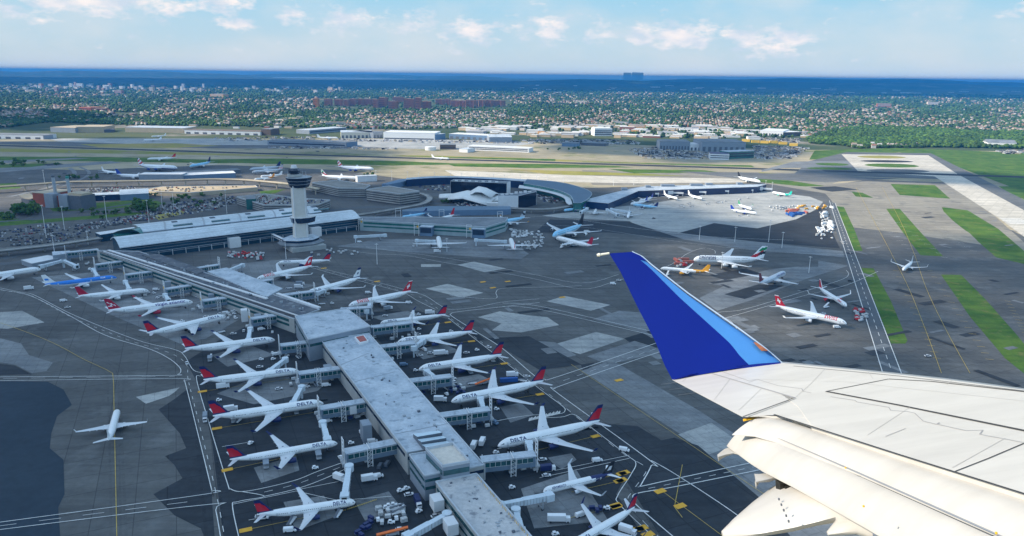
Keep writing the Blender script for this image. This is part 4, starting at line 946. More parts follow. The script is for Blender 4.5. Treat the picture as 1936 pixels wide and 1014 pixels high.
c = Vector((sum(q[0] for q in p) / 4, sum(q[1] for q in p) / 4)); mb = MB(); mb.prism([tuple(Vector(q).lerp(c, .25)) for q in p], 14.22, 14.5); mb.obj('red_hatch_cover', M_('faded_red', (.38, .10, .08), .7, var=.5, scale=1.2), o)
for k in range(3):   # stepped skylights
    q = [(781 + k * 8, 819 + k * 10), (829 + k * 8, 812 + k * 10), (836 + k * 8, 821 + k * 10), (789 + k * 8, 829 + k * 10)]; p = wpoly(q, 15); mb = MB(); n = len(p)
    mb.add([(*p[0], 14.4), (*p[1], 14.4), (*p[2], 15.9), (*p[3], 15.9), (*p[0], 12.5), (*p[1], 12.5), (*p[2], 12.5), (*p[3], 12.5)], [(3, 2, 1, 0), (4, 0, 1, 5), (1, 2, 6, 5), (3, 7, 6, 2), (0, 4, 7, 3)], [0, 1, 1, 1, 1])
    mb.obj('skylight', [M_('skylight_panel', (.62, .76, .84), .25, var=.05), DKGREY], pier)
for (a, b) in (((640, 692), (697, 668)), ((741, 822), (852, 800)), ((670, 722), (748, 703))): roofstrip(a, b, .35, 12.55, GREY, 'roof_joint', .12)
rng = random.Random(5)
for k in range(38):      # small plant on the roofs
    t = rng.random(); s = rng.uniform(.12, .88); a = Vector((607, 650)).lerp(Vector((800, 850)), t); b = Vector((692, 636)).lerp(Vector((900, 868)), t); q = a.lerp(b, s)
    c = G(q.x, q.y, 12.6); mb = MB(); mb.box(c, (rng.uniform(.5, 1.8), rng.uniform(.5, 1.6)), 12.5, 12.5 + rng.uniform(.3, 1.1), .43); mb.obj('roof_vent', GREY if k % 3 else DKGREY, pier)
for k in range(26):
    q = Vector((840, 915)).lerp(Vector((955, 1040)), rng.random()) + Vector((rng.uniform(0, 60), rng.uniform(-8, 0))); c = G(q.x, q.y, 11.1)
    mb = MB(); mb.box(c, (rng.uniform(.4, 1.6), rng.uniform(.4, 1.2)), 11, 11 + rng.uniform(.2, .8), .43); mb.obj('roof_vent', DKGREY if k % 2 else GREY, pier)
for k in range(34):      # stanchions along the right roof edge
    q = Vector((904, 902)).lerp(Vector((1000, 1014)), k / 33); c = G(q.x - 3, q.y, 11.1); mb = MB(); mb.cyl((*c, 11), (*c, 12.1), .14, n=5); mb.obj('roof_post', YEL if k % 4 else GREY, pier)
for k in range(30):
    q = Vector((235, 487)).lerp(Vector((556, 590)), rng.random()) + Vector((rng.uniform(12, 40), 0)); c = G(q.x, q.y, 12.1); mb = MB(); mb.box(c, (rng.uniform(.8, 3), rng.uniform(.8, 2)), 12, 12 + rng.uniform(.5, 1.8), .43); mb.obj('roof_vent', GREY if k % 3 else DKGREY, pier)
# boxes hung on the pier's sides
for (px, py, w, d, z0, z1, m) in ((692, 815, 5, 8, 0, 10.5, CLAD), (620, 700, 5, 7, 4, 10, CLAD), (800, 905, 5, 9, 3.5, 9, CLADW), (666, 772, 4, 6, 4, 9, CLADW), (826, 950, 5, 7, 4, 9.5, CLADW), (852, 995, 5, 7, 4, 9.5, CLADW), (488, 606, 5, 6, 0, 10, CLAD), (462, 596, 5, 6, 0, 10, CLADW), (400, 566, 5, 6, 0, 10, CLAD), (318, 542, 5, 6, 0, 10, CLAD), (338, 528, 4, 6, 0, 10, CLADW), (505, 604, 3, 6, 0, 9, CLADW), (770, 806, 3.5, 4, 3, 6, CLADB), (820, 855, 3.5, 4, 3, 6, CLADB), (732, 745, 3.5, 4, 3, 6, CLADB)):
    c = G(px, py, (z0 + z1) / 2); mb = MB(); mb.box(c, (w, d), z0, z1, math.radians(24), bottom=True); mb.obj('side_room', m, pier)

# ---- gate bridges: glazed corridors on trusses, each with a white signal mast at its outer end
def gate_bridge(outer, inner, label, yellow=False, z=10.2, wd=5.6, solid=False, grp='glazed gate corridors along the long pier', mast=True):
    A = Vector(G(*outer, z)); B = Vector(G(*inner, z)); d = (B - A).normalized(); Lw = (B - A).length; t = thing('gate_corridor', label, 'gate corridor', (*A, 0), math.atan2(d.y, d.x), grp)
    mb = MB(); mb.box((Lw / 2, 0), (Lw, wd), 3.9, z - .4, bottom=True); mb.obj('wall', M_('gate_cladding', (.15, .21, .28), .5, var=.15, scale=.4), t)
    mb = MB(); mb.box((Lw / 2, 0), (Lw + 1, wd + .8), z - .397, z, bottom=True); mb.obj('roof', ROOFL, t)
    for sgn in (-1, 1):
        a, b = ((0, -wd / 2), (Lw, -wd / 2)) if sgn < 0 else ((Lw, wd / 2), (0, wd / 2))
        mb = MB(); on_wall(mb, a, b, 6.3, 9.3, .03, .95, .12); g = mb.obj('window_band', GLASST, t); mb = MB()
        for k in range(1, 9): on_wall(mb, a, b, 6.6, 9.3, .03 + .92 * k / 9 - .003, .03 + .92 * k / 9 + .003, .2)
        for q in (6.5, 9.25): on_wall(mb, a, b, q, q + .15, .03, .95, .2)
        mb.obj('mullion', CLADW, g)
    for s in (.38, .97):
        mb = MB()
        for sgn in (-1, 1):
            y = sgn * (wd / 2 + .7)
            for dx in ((0, 2.6) if s < .9 else (0,)): mb.beam((Lw * s + dx, y, .05), (Lw * s + dx, y, z + .4), .42)
        if s < .9:
            for sgn in (-1, 1):
                y = sgn * (wd / 2 + .7)
                for k in range(4): mb.beam((Lw * s, y, .6 + k * 2.3), (Lw * s + 2.6, y, .6 + k * 2.3 + 2.3), .18); mb.beam((Lw * s, y, .6 + k * 2.3), (Lw * s + 2.6, y, .6 + k * 2.3), .18)
            mb.beam((Lw * s + 1.3, -wd / 2 - .7, z + .3), (Lw * s + 1.3, wd / 2 + .7, z + .3), .4)
        mb.obj('truss', CLADW, t)
    if mast:
        mb = MB()
        for y in (-1.9, 1.9): mb.beam((-1.2, y, .05), (-1.2, y, z + 7.5), .5)
        for k in range(4): mb.beam((-1.2, -1.9, z + 7.3 - k * 2.3), (-1.2, 1.9, z + 7.3 - k * 2.3), .36)
        mt = mb.obj('signal_mast', CLADW, t)
        if yellow: mb = MB(); mb.beam((-1.5, -1.2, z + 1.2), (-1.5, 1.2, z + 1.2), .2, 2.0); mb.obj('yellow_sign', YEL, mt)
    mb = MB(); mb.box((-1.2, 0), (2.4, wd + 1), 3.6, 4.6, bottom=True); mb.obj('end_platform', GREY, t)
    return t
LEFT = [((126, 477), (185, 471)), ((181, 500), (240, 492)), ((238, 519), (300, 511)), ((313, 546), (378, 536)), ((383, 568), (449, 559)), ((475, 602), (545, 591)), ((531, 652), (606, 643)), ((565, 705), (648, 694)), ((606, 771), (700, 755)), ((653, 853), (752, 833))]
WL = ['outermost, nearest the left edge of the hall', 'second from the hall, below the service deck', 'third from the hall, by the nose of the blue airliner', 'fourth from the hall, by the red-tailed airliner with violet titles', 'fifth from the hall, where the pier bends', 'sixth from the hall, just before the wide pale roof block', 'fourth from the bottom, in the corner below the pale roof block', 'third from the bottom, over the parked grey trucks', 'second from the bottom, beside the tall grey box', 'nearest to the camera, with the blue tug sheds below']
for i, ((a, b), w) in enumerate(zip(LEFT, WL)): gate_bridge(a, b, 'glazed gate corridor left of the pier, ' + w if len(w.split()) < 9 else 'left gate corridor ' + w, yellow=i in (2, 3, 4, 5))
RIGHT = [((1010, 857), (911, 868)), ((924, 772), (829, 785)), ((852, 710), (768, 720)), ((783, 647), (709, 656)), ((776, 609), (702, 618)), ((592, 550), (529, 558)), ((513, 528), (464, 535)), ((412, 500), (369, 507)), ((700, 580), (645, 584))]
WR = ['nearest the camera', 'second from the bottom', 'third from the bottom', 'beside the red roof hatch', 'just past the pale roof block', 'behind the star-tailed airliner', 'behind the nearest crossed-tail airliner to the hall', 'first below the glass hall', 'at the far corner of the pale roof block']
for (a, b), w in zip(RIGHT, WR): gate_bridge(a, b, 'glazed gate corridor right of the pier, ' + w)

# ---- loading bridges
def jet_bridge(p0, p1, label, w=3.0, z0=7.2, z1=5.6, grp='passenger loading bridges', blue=False):
    A = Vector(G(*p0, z0 + 1.4)); B = Vector(G(*p1, z1 + 1.4)); d = B - A; Lw = d.length; dn = d / Lw; t = thing('loading_bridge', label, 'loading bridge', (*A, 0), math.atan2(d.y, d.x), grp)
    m = M_('bridge_cladding', (.58, .66, .72), .45, var=.1, scale=.4); z = lambda s: z0 + (z1 - z0) * s
    mb = MB(); mb.cyl((0, 0, z0 - 1.6), (0, 0, z0 + 1.7), 2.3, n=12); mb.cyl((0, 0, 0), (0, 0, z0 - 1.6), .6, n=8); mb.obj('rotunda', m, t)
    for (s0, s1, k) in ((.04, .5, 0), (.44, .93, 1)):
        ww = w - .35 * (1 - k); hh = 2.9 - .3 * (1 - k); mb = MB(); mb.beam((Lw * s0, 0, z(s0)), (Lw * s1, 0, z(s1)), ww, hh); tn = mb.obj('tunnel', m, t); mb = MB(); n = int(Lw * (s1 - s0) / 1.6)
        for q in range(n + 1):
            x = Lw * (s0 + (s1 - s0) * q / n)
            for sg in (-1, 1): mb.beam((x, sg * (ww / 2 + .05), z(x / Lw) - hh / 2), (x, sg * (ww / 2 + .05), z(x / Lw) + hh / 2), .14)
        mb.obj('corrugation', GREY, tn)
    mb = MB(); mb.box((Lw * .96, 0), (4.0, w + 1.2), z1 - 1.7, z1 + 1.8, bottom=True); cb = mb.obj('cab', m, t); mb = MB(); mb.beam((Lw * .96 + 2.02, -1.2, z1), (Lw * .96 + 2.02, 1.2, z1), .3, 2.3); mb.obj('cab_bellows', BLACK, cb)
    mb = MB()
    for y in (-1.9, 1.9): mb.beam((Lw * .80, y, .6), (Lw * .80, y, z(.8) + .5), .4)
    mb.beam((Lw * .80, -2.1, 1.0), (Lw * .80, 2.1, 1.0), .5); mb.beam((Lw * .80, -2.0, z(.8) - 1.7), (Lw * .80, 2.0, z(.8) - 1.7), .4); lg = mb.obj('support_leg', GREY, t)
    for y in (-1.7, 1.7): mb = MB(); mb.cyl((Lw * .80, y - .25, .55), (Lw * .80, y + .25, .55), .55, n=10); mb.obj('wheel', BLACK, lg)
    return t
for (a, b, w) in (((660, 880), (651, 938), 'lowest left of the pier'), ((610, 797), (619, 830), 'above the second airliner from the bottom left'), ((570, 730), (553, 762), 'at the wide airliner with trucks beside it, left of the pier'), ((539, 677), (509, 700), 'slanting over the third gap left of the pier'), ((473, 620), (469, 642), 'narrow one behind the fifth airliner nose, left of the pier'),
                  ((312, 556), (318, 566), 'touching the airliner with violet titles'), ((237, 531), (244, 546), 'touching the airliner with the dark red tail'), ((176, 508), (184, 522), 'behind the bright blue airliner'), ((118, 491), (76, 502), 'long pale one at the far left, left half'), ((120, 491), (145, 502), 'at the far left, right half by the carts'),
                  ((945, 952), (1042, 933), 'long pale one right of the pier reaching the black-tailed airliner'), ((975, 962), (986, 1004), 'short stub standing right of the pier end'), ((845, 970), (768, 1012), 'long pale one at the bottom edge, left of the pier end'), ((1005, 858), (1000, 836), 'reaching the lowest wide airliner right of the pier'),
                  ((915, 774), (908, 752), 'reaching the second wide airliner from the bottom right'), ((826, 714), (806, 700), 'reaching the third wide airliner right of the pier'), ((782, 655), (800, 642), 'beside the red roof hatch'), ((693, 586), (700, 574), 'at the crossed-tail airliner'), ((600, 552), (612, 548), 'short one at the star-tailed airliner'),
                  ((430, 510), (459, 499), 'pale one with stairs near the glass hall'), ((672, 446), (730, 443), 'at the left end of the green-glass pier'), ((788, 453), (822, 455), 'at the middle of the green-glass pier'), ((900, 452), (958, 455), 'at the right end of the green-glass pier'), ((1110, 393), (1098, 400), 'at the corner of the curved terminal'), ((1148, 395), (1168, 405), 'left one of two on the pale apron'), ((1156, 394), (1192, 400), 'right one of two on the pale apron')):
    jet_bridge(a, b, 'pale loading bridge ' + w)

# ---- control tower
TX, TY = G(570, 468); tw = thing('control_tower', 'tall white control tower with dark flared glass cab beside the glass hall', 'control tower', (TX, TY, 0), math.radians(34))
tw.scale = (1, 1, .945); TWH = M_('tower_concrete', (.62, .60, .55), .6, var=.05)
def ngon(r, n=8, ph=PI / 8, sx=1, sy=1): return [(r * sx * math.cos(ph + 2 * PI * i / n), r * sy * math.sin(ph + 2 * PI * i / n)) for i in range(n)]
def loft(mb, secs, m=0): mb.rings([[(x + (o[0] if o else 0), y + (o[1] if o else 0), z) for x, y in ngon(r, n, ph, sx, sy)] for (z, r, n, ph, sx, sy, o) in secs], m, smooth=False)
mb = MB(); mb.prism(rect(2, -6, 40, 34), 0, 5.5); mb.obj('podium', BEIGEW, tw)
mb = MB(); loft(mb, [(5.5, 27, 8, PI / 8, 1, .8, None), (7.4, 28, 8, PI / 8, 1, .8, None), (9.2, 23, 8, PI / 8, 1, .8, None)]); mb.obj('podium_roof', ROOFG, tw)
mb = MB(); loft(mb, [(9.2, 21, 8, PI / 8, 1, .8, None), (12.2, 22, 8, PI / 8, 1, .8, None)]); mb.obj('podium_glazing', GLASSD, tw)
mb = MB(); loft(mb, [(12.2, 22.6, 8, PI / 8, 1, .8, None), (14.0, 18, 8, PI / 8, 1, .8, None)]); mb.obj('upper_podium_roof', ROOFL, tw)
mb = MB(); sh = [(-7.5, -5.5), (5, -7.5), (8, -2), (7.5, 5.5), (-5, 7.5), (-8, 2)]
mb.rings([[(x * s, y * s, z) for x, y in sh] for z, s in ((12, 1.08), (36, 1.0), (78, .98))], smooth=False); mb.obj('shaft', TWH, tw)
for (x, y) in ((-7.6, -5.6), (5, -7.7), (8.1, -2)): mb = MB(); mb.beam((x * 1.04, y * 1.04, 13), (x * .99, y * .99, 78), .8); mb.obj('shaft_rib', CLADW, tw)
mb = MB(); loft(mb, [(32, 12, 8, PI / 8, 1.15, .8, (4, 0)), (38.5, 13.2, 8, PI / 8, 1.15, .8, (4, 0))]); r = mb.obj('mid_level_band', GLASSD, tw)
mb = MB(); loft(mb, [(38.5, 13.4, 8, PI / 8, 1.15, .8, (4, 0)), (39.5, 13.4, 8, PI / 8, 1.15, .8, (4, 0))]); mb.obj('band_coping', CLADW, r)
z = 76
for k in range(3):
    r0, r1 = 9.2 + k * 1.2, 9.2 + (k + 1) * 1.2; mb = MB(); loft(mb, [(z + k * 4.1, r0 * 1.08, 8, PI / 8, 1.1, .95, (2, 0)), (z + k * 4.1 + 3.75, r1 * 1.08, 8, PI / 8, 1.1, .95, (2, 0))]); mb.obj('cab_glazing', M_('cab_glass', (.008, .016, .035), .1, var=.1, spec=.8), tw)
    mb = MB(); loft(mb, [(z + k * 4.1 + 3.75, r1 * 1.09, 8, PI / 8, 1.1, .95, (2, 0)), (z + k * 4.1 + 4.1, r1 * 1.09, 8, PI / 8, 1.1, .95, (2, 0))]); mb.obj('cab_floor_ring', GREY, tw)
mb = MB(); loft(mb, [(88.3, 12.9, 8, PI / 8, 1.1, .95, (2, 0)), (89.0, 11.0, 8, PI / 8, 1.1, .95, (2, 0))]); mb.obj('cab_roof', GREY, tw)
mb = MB(); loft(mb, [(89.6, 8.4, 8, PI / 8, 1, 1, (-3, 0)), (92.2, 8.0, 8, PI / 8, 1, 1, (-3, 0))]); mb.obj('upper_deck', BEIGEW, tw)
mb = MB(); loft(mb, [(92.2, 5.4, 8, PI / 8, 1, 1, (-3, 0)), (96.6, 6.6, 8, PI / 8, 1, 1, (-3, 0)), (99.5, 5.2, 8, PI / 8, 1, 1, (-3, 0))]); mb.obj('upper_cab', M_('cab_glass', (.008, .016, .035)), tw)
mb = MB(); mb.cyl((-3, 0, 99.5), (-3, 0, 103), 3.6, 2.9, 12); mb.obj('radome', CLADW, tw)
for (x, y) in ((8, 4), (9.5, -3), (-9, 5)): mb = MB(); mb.cyl((x, y, 89.6), (x, y, 95), .3, .2, 5); mb.obj('antenna', GREY, tw)
br = thing('link_bridge', 'narrow roofed link bridge between the glass hall and the control tower foot', 'footbridge', (0, 0, 0)); A = Vector(G(509, 440, 9)); B = Vector(G(548, 458, 9))
mb = MB(); mb.beam((*A, 8), (*B, 8), 3.4, 2.8); mb.obj('corridor', CLADW, br); mb = MB(); mb.beam((*A, 8.2), (*B, 8.2), 3.7, 1.1); mb.obj('window_band', GLASSD, br)
for s in (.2, .5, .8): q = A.lerp(B, s); mb = MB(); mb.beam((*q, 0), (*q, 6.6), .6); mb.obj('post', GREY, br)

# ---- green-glass pier behind
gp, p = block('glass_pier', [(676, 411), (960, 412), (956, 419), (918, 430), (680, 417)], 13.5, M_('pale_green_panel', (.30, .38, .40), .5, var=.12, scale=.1), ROOFG, label='low pier with green glass bands and yellow gate signs right of the control tower', cat='terminal', parapet=.8)
bands(gp, p, [(9.2, 11.8), (5.0, 7.0)], GREENG, s0=.03, s1=.97)
for (px, py, w) in ((700, 436, 'left'), (806, 446, 'middle'), (905, 450, 'right')):
    A = Vector(G(px, py)); mb = MB(); t = thing('gate_block', w + ' glass gate block with white mast and yellow sign at the green-glass pier', 'gate corridor', (*A, 0), math.radians(-10))
    mb.box((0, 6), (16, 16), 0, 11.5); mb.obj('wall', CLADB, t); mb = MB(); mb.box((0, 6), (17, 17), 11.5, 12.1); mb.obj('roof', ROOFL, t); mb = MB(); on_wall(mb, (-8, -2), (8, -2), 4, 10.5, .05, .95, .15); mb.obj('window_band', GLASSD, t)
    mb = MB()
    for x in (-15, -9): mb.beam((x, -3, 0), (x, -3, 17), .5)
    for k in range(4): mb.beam((-15, -3, 16.8 - k * 2.3), (-9, -3, 16.8 - k * 2.3), .4)
    mt = mb.obj('signal_mast', CLADW, t); mb = MB(); mb.beam((-11.5, -3.4, 12), (-9.2, -3.4, 12), .3, 2.4); mb.obj('yellow_sign', YEL, mt)
for (px, py) in ((563 + 190, 414), (830 + 5, 416), (945, 420)):
    A = Vector(G(px, py)); t = thing('signal_mast', 'white gate mast behind the green-glass pier roof, ' + ('left of the small blue airliner' if px < 800 else 'in front of the red tail' if px < 900 else 'by the patterned tail'), 'gate mast', (*A, 0), .3); mb = MB()
    for x in (-3.5, 3.5): mb.beam((x, 0, 0), (x, 0, 15), .5)
    for k in range(2): mb.beam((-3.5, 0, 14.8 - k * 3), (3.5, 0, 14.8 - k * 3), .4)
    mb.obj('frame', CLADW, t)
# ---- the bent pier on the right
bp, p = block('bent_pier', [(1100, 380), (1150, 385), (1207, 361.5), (1431, 353.5), (1449, 349), (1330, 350), (1215, 353), (1180, 360)], 11, M_('navy_glass_wall', (.012, .03, .085), .25, var=.2, scale=.06), ROOFL, label='bent pier with flat white roof and dark blue front by the pale apron', cat='terminal', parapet=.5)
for (px, py, w) in ((1225, 353, 9), (1262, 351, 24), (1316, 350, 22), (1340, 348.5, 12), (1398, 347.5, 10), (1180, 358, 10)):
    c = G(px, py, 12.5); mb = MB(); mb.box((c[0] - bp.location.x, c[1] - bp.location.y), (w, 9), 11, 14.6, .05); mb.obj('roof_plant_room', CLAD, bp)
for k, (px, py) in enumerate(((1225, 371), (1271, 370), (1314, 368), (1357, 366), (1403, 364), (1439, 362))):
    A = Vector(G(px, py)); t = thing('gate_room', ['first', 'second', 'third', 'fourth', 'fifth', 'sixth'][k] + ' white gate room with loading bridges along the bent pier, counted from the left', 'gate corridor', (*A, 0), .1, 'gate rooms along the bent pier')
    mb = MB(); mb.box((-6, 3), (10, 22), 3.2, 9.4, bottom=True); mb.obj('wall', CLADW, t); mb = MB(); mb.beam((-3, -4, 6), (17, -8, 5.2), 2.8, 2.7); mb.obj('loading_bridge', CLADW, t); mb = MB(); mb.beam((16, -8, .3), (16, -8, 4), 1.6); mb.obj('support_leg', GREY, t); mb = MB(); mb.beam((-6, 0, 0), (-6, 0, 3.2), 1.2); mb.obj('column', GREY, t)
# ---- curved terminal, glass hotel slabs, winged roof
def arcblock(name, outer, inner, z1, mw, mr, label, cat='terminal', band=None):
    o_ = curve(outer, 5); i_ = curve(inner, 5); return block(name, o_ + i_[::-1], z1, mw, mr, label=label, cat=cat, parapet=.3)
ct, p = arcblock('curved_terminal', [(996, 339), (1052, 344), (1090, 352), (1118, 364), (1112, 376), (1098, 384)], [(990, 347), (1020, 352), (1056, 360), (1077, 369), (1083, 377), (1084, 384)], 14, GREENG, M_('blue_grey_roof', (.10, .16, .23), .5, var=.1, scale=.05), 'crescent terminal with blue-grey roof curling round the dark hotel slabs')
p = wpoly(curve([(980, 355), (1014, 359), (1046, 366), (1066, 374), (1070, 382), (1076, 387)], 5), 9.5) + wpoly(curve([(982, 350), (1018, 354), (1054, 362), (1074, 371), (1080, 379), (1082, 386)], 5), 9.5)[::-1]
mb = MB(); mb.prism([(q[0] - ct.location.x, q[1] - ct.location.y) for q in p], 8.5, 9.5, bottom=True); mb.obj('white_canopy', CLADW, ct)
ct2, p = arcblock('terminal_wing', [(768, 337), (812, 334), (857, 333.5), (930, 336), (1000, 340)], [(768, 340), (812, 337), (857, 336), (930, 339), (1000, 344)], 13, M_('navy_glass_wall', (.012, .03, .085)), ROOFL, 'long shallow-curved terminal wing with dark front behind the left glass slab')
lk, p = block('terminal_link', [(722, 348), (752, 340), (766, 338), (770, 342), (735, 349)], 9, CLADB, CLADB, label='blue sloping covered link at the left end of the long curved terminal wing', cat='footbridge')
for (nm, roofp, z1, lab) in (('hotel_slab', [(852, 343), (905, 345), (958, 347), (965, 344), (905, 341.5), (858, 340)], 22, 'long dark glass hotel slab with white end walls behind the winged roof'), ('hotel_slab', [(942, 371), (980, 371), (1014, 363), (1012, 360), (978, 366), (944, 367)], 21, 'curved dark glass hotel slab right of the winged roof')):
    t, p = block(nm, roofp, z1, M_('hotel_glass', (.008, .012, .03), .15, var=.15, spec=.7), ROOFG, label=lab, cat='hotel', group='dark glass hotel slabs', parapet=.8)
    for i in range(len(p)):
        a, b = p[i], p[(i + 1) % len(p)]
        if (Vector(b) - Vector(a)).length < 45: mb = MB(); on_wall(mb, a, b, 0, z1 + .4, 0, 1, .3); mb.obj('end_wall', CLADW, t)
    for k in range(7):
        c = Vector(p[0]).lerp(Vector(p[2]), .1 + .12 * k); mb = MB(); mb.box((c.x, c.y + 4), (5, 3), z1, z1 + rng.uniform(1.5, 3.5)); mb.obj('roof_unit', CLADW, t)
A = Vector(G(898, 388)); wr = thing('winged_terminal', 'old white shell-roofed terminal with winged vaults between the hotel slabs', 'terminal', (*A, 0), math.radians(-4)); SH = M_('white_shell', (.72, .73, .72), .5, var=.06)
def shell(pts_a, pts_b, name='roof_shell'):
    mb = MB(); n = len(pts_a); rs = [[Vector(a).lerp(Vector(b), k / 8) + Vector((0, 0, 5.5 * math.sin(PI * k / 8))) for a, b in zip(pts_a, pts_b)] for k in range(9)]
    mb.rings(rs, close=False); o = mb.obj(name, SH, wr); so = o.modifiers.new('thickness', 'SOLIDIFY'); so.thickness = .8
shell([(-45, 5, 7), (-20, 0, 10), (5, -6, 5), (22, -12, 2)], [(-40, 34, 9), (-14, 38, 17), (16, 36, 12), (44, 30, 8)])
shell([(-14, 10, 12), (0, 6, 20), (10, 4, 20), (26, 0, 12)], [(-10, 44, 12), (4, 46, 21), (18, 44, 18), (40, 36, 10)])
shell([(-62, 22, 6), (-50, 20, 7), (-34, 16, 7.5), (-18, 10, 8)], [(-62, 40, 6), (-50, 42, 7), (-34, 42, 8), (-18, 40, 9)]); shell([(20, 0, 6), (34, 4, 7), (50, 10, 7), (64, 18, 6)], [(24, 34, 9), (38, 36, 8), (52, 36, 7), (68, 36, 6)])
mb = MB(); mb.prism([(-38, 14), (22, 6), (34, 24), (-10, 36), (-38, 34)], 0, 7); mb.obj('glass_wall', M_('hotel_glass', (.008, .012, .03)), wr); mb = MB(); mb.prism([(20, -14), (46, -10), (46, 2), (20, 0)], 0, 6); mb.obj('low_wing', SH, wr)
block('long_blue_shed', [(760, 397), (812, 390), (965, 390), (966, 396), (762, 400)], 8, CLADB, M_('blue_roof', (.12, .19, .27), .5), label='long low blue-grey shed in front of the winged terminal', cat='shed')
# ---- parking garages
def garage(pts, z1, levels, label, mw=CONC, ramp=False):
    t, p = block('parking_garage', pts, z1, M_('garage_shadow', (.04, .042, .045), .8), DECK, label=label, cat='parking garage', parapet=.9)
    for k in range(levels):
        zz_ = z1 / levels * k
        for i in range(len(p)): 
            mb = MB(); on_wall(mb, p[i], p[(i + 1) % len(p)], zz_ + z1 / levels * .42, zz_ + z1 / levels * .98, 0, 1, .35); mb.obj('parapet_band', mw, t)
    return t
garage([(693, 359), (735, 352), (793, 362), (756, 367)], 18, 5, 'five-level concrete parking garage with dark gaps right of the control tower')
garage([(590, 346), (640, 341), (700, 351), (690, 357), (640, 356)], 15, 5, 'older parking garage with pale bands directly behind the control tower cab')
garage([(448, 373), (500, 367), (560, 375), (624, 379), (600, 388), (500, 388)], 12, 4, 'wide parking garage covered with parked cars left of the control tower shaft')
t, p = block('stair_tower', [(464, 371), (483, 370), (484, 376), (465, 377)], 16, GREENG, ROOFG, label='green glass stair tower at the corner of the wide parking garage', cat='tower')
# ---- elevated rail line and ramps
def viaduct(pts, w, z, label, m=CONC, name='viaduct', ph=9, cat='viaduct', step=32):
    c = curve([G(*q, z) for q in pts], 8); t = thing(name, label, cat, (0, 0, 0)); n = len(c); mb = MB(); Lf, Rt = [], []
    for i, q in enumerate(c):
        a = Vector(c[max(i - 1, 0)]); b = Vector(c[min(i + 1, n - 1)]); d = (b - a).normalized(); nn_ = Vector((-d.y, d.x)) * w / 2; Lf.append(Vector(q) + nn_); Rt.append(Vector(q) - nn_)
    mb.rings([[(*l, z), (*(l), z + .9), (*l.lerp(r, .06), z + .9), (*l.lerp(r, .06), z), (*l.lerp(r, .94), z), (*l.lerp(r, .94), z + .9), (*r, z + .9), (*r, z), (*l.lerp(r, .8), z - 1.8), (*l.lerp(r, .2), z - 1.8)] for l, r in zip(Lf, Rt)], smooth=False); mb.obj('deck', m, t); acc = 0
    for i in range(1, n):
        acc += (Vector(c[i]) - Vector(c[i - 1])).length
        if acc > step: acc = 0; mb = MB(); mb.cyl((*c[i], 0), (*c[i], z - 2.0), 1.1, n=8); mb.box(c[i], (w * .55, 1.8), z - 2.9, z - 1.8, math.atan2(*(Vector(c[i]) - Vector(c[i - 1])).yx) + PI / 2); mb.obj('pier', m, t)
    return t
viaduct([(-60, 357), (60, 349), (130, 344), (220, 343), (330, 341), (400, 339), (470, 341), (552, 349), (600, 357)], 11, 10, 'elevated sand-coloured railway crossing the left half of the picture', M_('sand_concrete', (.50, .43, .32), .8, var=.1))
viaduct([(560, 408), (660, 408), (750, 395), (800, 385), (812, 374), (795, 366), (770, 364)], 9, 6, 'curved elevated road swinging round the big parking garage', CONC)
viaduct([(960, 394), (1020, 396), (1060, 393), (1090, 387)], 9, 6, 'curved road ramp below the right dark hotel slab', CONC)
viaduct([(-60, 480), (40, 470), (110, 462), (190, 450)], 12, 6.5, 'concrete approach ramp at the far left running to the glass hall', CONC)
# ---- power plant and its neighbours at the left
A = Vector(G(88, 392)); pp = thing('power_plant', 'red brick power plant with two tall grey chimneys at the left', 'power plant', (*A, 0), math.radians(-18)); k_ = 1.0
mb = MB(); mb.box((-10, 22), (34, 40), 0, 20); mb.obj('boiler_house', BRICK, pp); mb = MB(); mb.box((-10, 22), (35, 41), 20, 20.8); mb.obj('roof', TAN, pp)
for x in (10, 38): mb = MB(); mb.box((x, 4), (17, 14), 0, 21); mb.obj('turbine_block', CLAD, pp); mb = MB(); mb.cyl((x - 2, 12, 0), (x - 3, 12, 44), 2.6, 2.2, 12); c_ = mb.obj('chimney', GREY, pp); mb = MB(); mb.cyl((x - 3, 12, 44), (x - 3, 12, 47), 2.5, 2.5, 12); mb.obj('chimney_cap', M_('green_band', (.03, .25, .2), .5) if x > 20 else DKGREY, c_)
mb = MB(); mb.box((25, 10), (13, 12), 0, 18); mb.obj('link_block', BRICK, pp); mb = MB(); mb.box((58, 12), (24, 26), 0, 21); mb.obj('cooling_hall', DKGREY, pp)
mb = MB(); mb.add([(46, -1, 21.1), (70, -1, 21.1), (70, 25, 21.1), (46, 25, 21.1), (40, 12, 27), (66, 25, 25)], [(0, 1, 2, 3)]); mb.box((56, 12), (26, 20), 21, 24); mb.obj('hall_roof', TAN, pp)
mb = MB(); mb.rings([[(-60 + 34 * t, 6, 14 - 5 * math.sin(PI * t)), (-60 + 34 * t, 24, 14 - 5 * math.sin(PI * t)), (-60 + 34 * t, 24, 13 - 5 * math.sin(PI * t)), (-60 + 34 * t, 6, 13 - 5 * math.sin(PI * t))] for t in [k / 8 for k in range(9)]], smooth=False); mb.obj('swept_canopy', TAN, pp); mb = MB(); mb.box((-43, 15), (30, 16), 0, 8); mb.obj('low_wing', DKGREY, pp)
shed((168, 381), (228, 378), 26, 9, M_('navy_glass_wall', (.012, .03, .085)), ROOFL, 'long dark-walled shed with pale roof right of the power plant', 'shed')
shed((228, 380), (282, 377), 40, 10, CLADB, METALR, 'blue shed with curved pale metal roof beside the access road', 'shed', gable=5)
t, p = block('parking_deck', [(271, 359), (305, 353), (482, 351), (487, 355), (360, 365), (296, 363)], 6, TAN, SAND, label='sunlit sand-coloured parking deck under the elevated railway', cat='parking deck', parapet=.8)
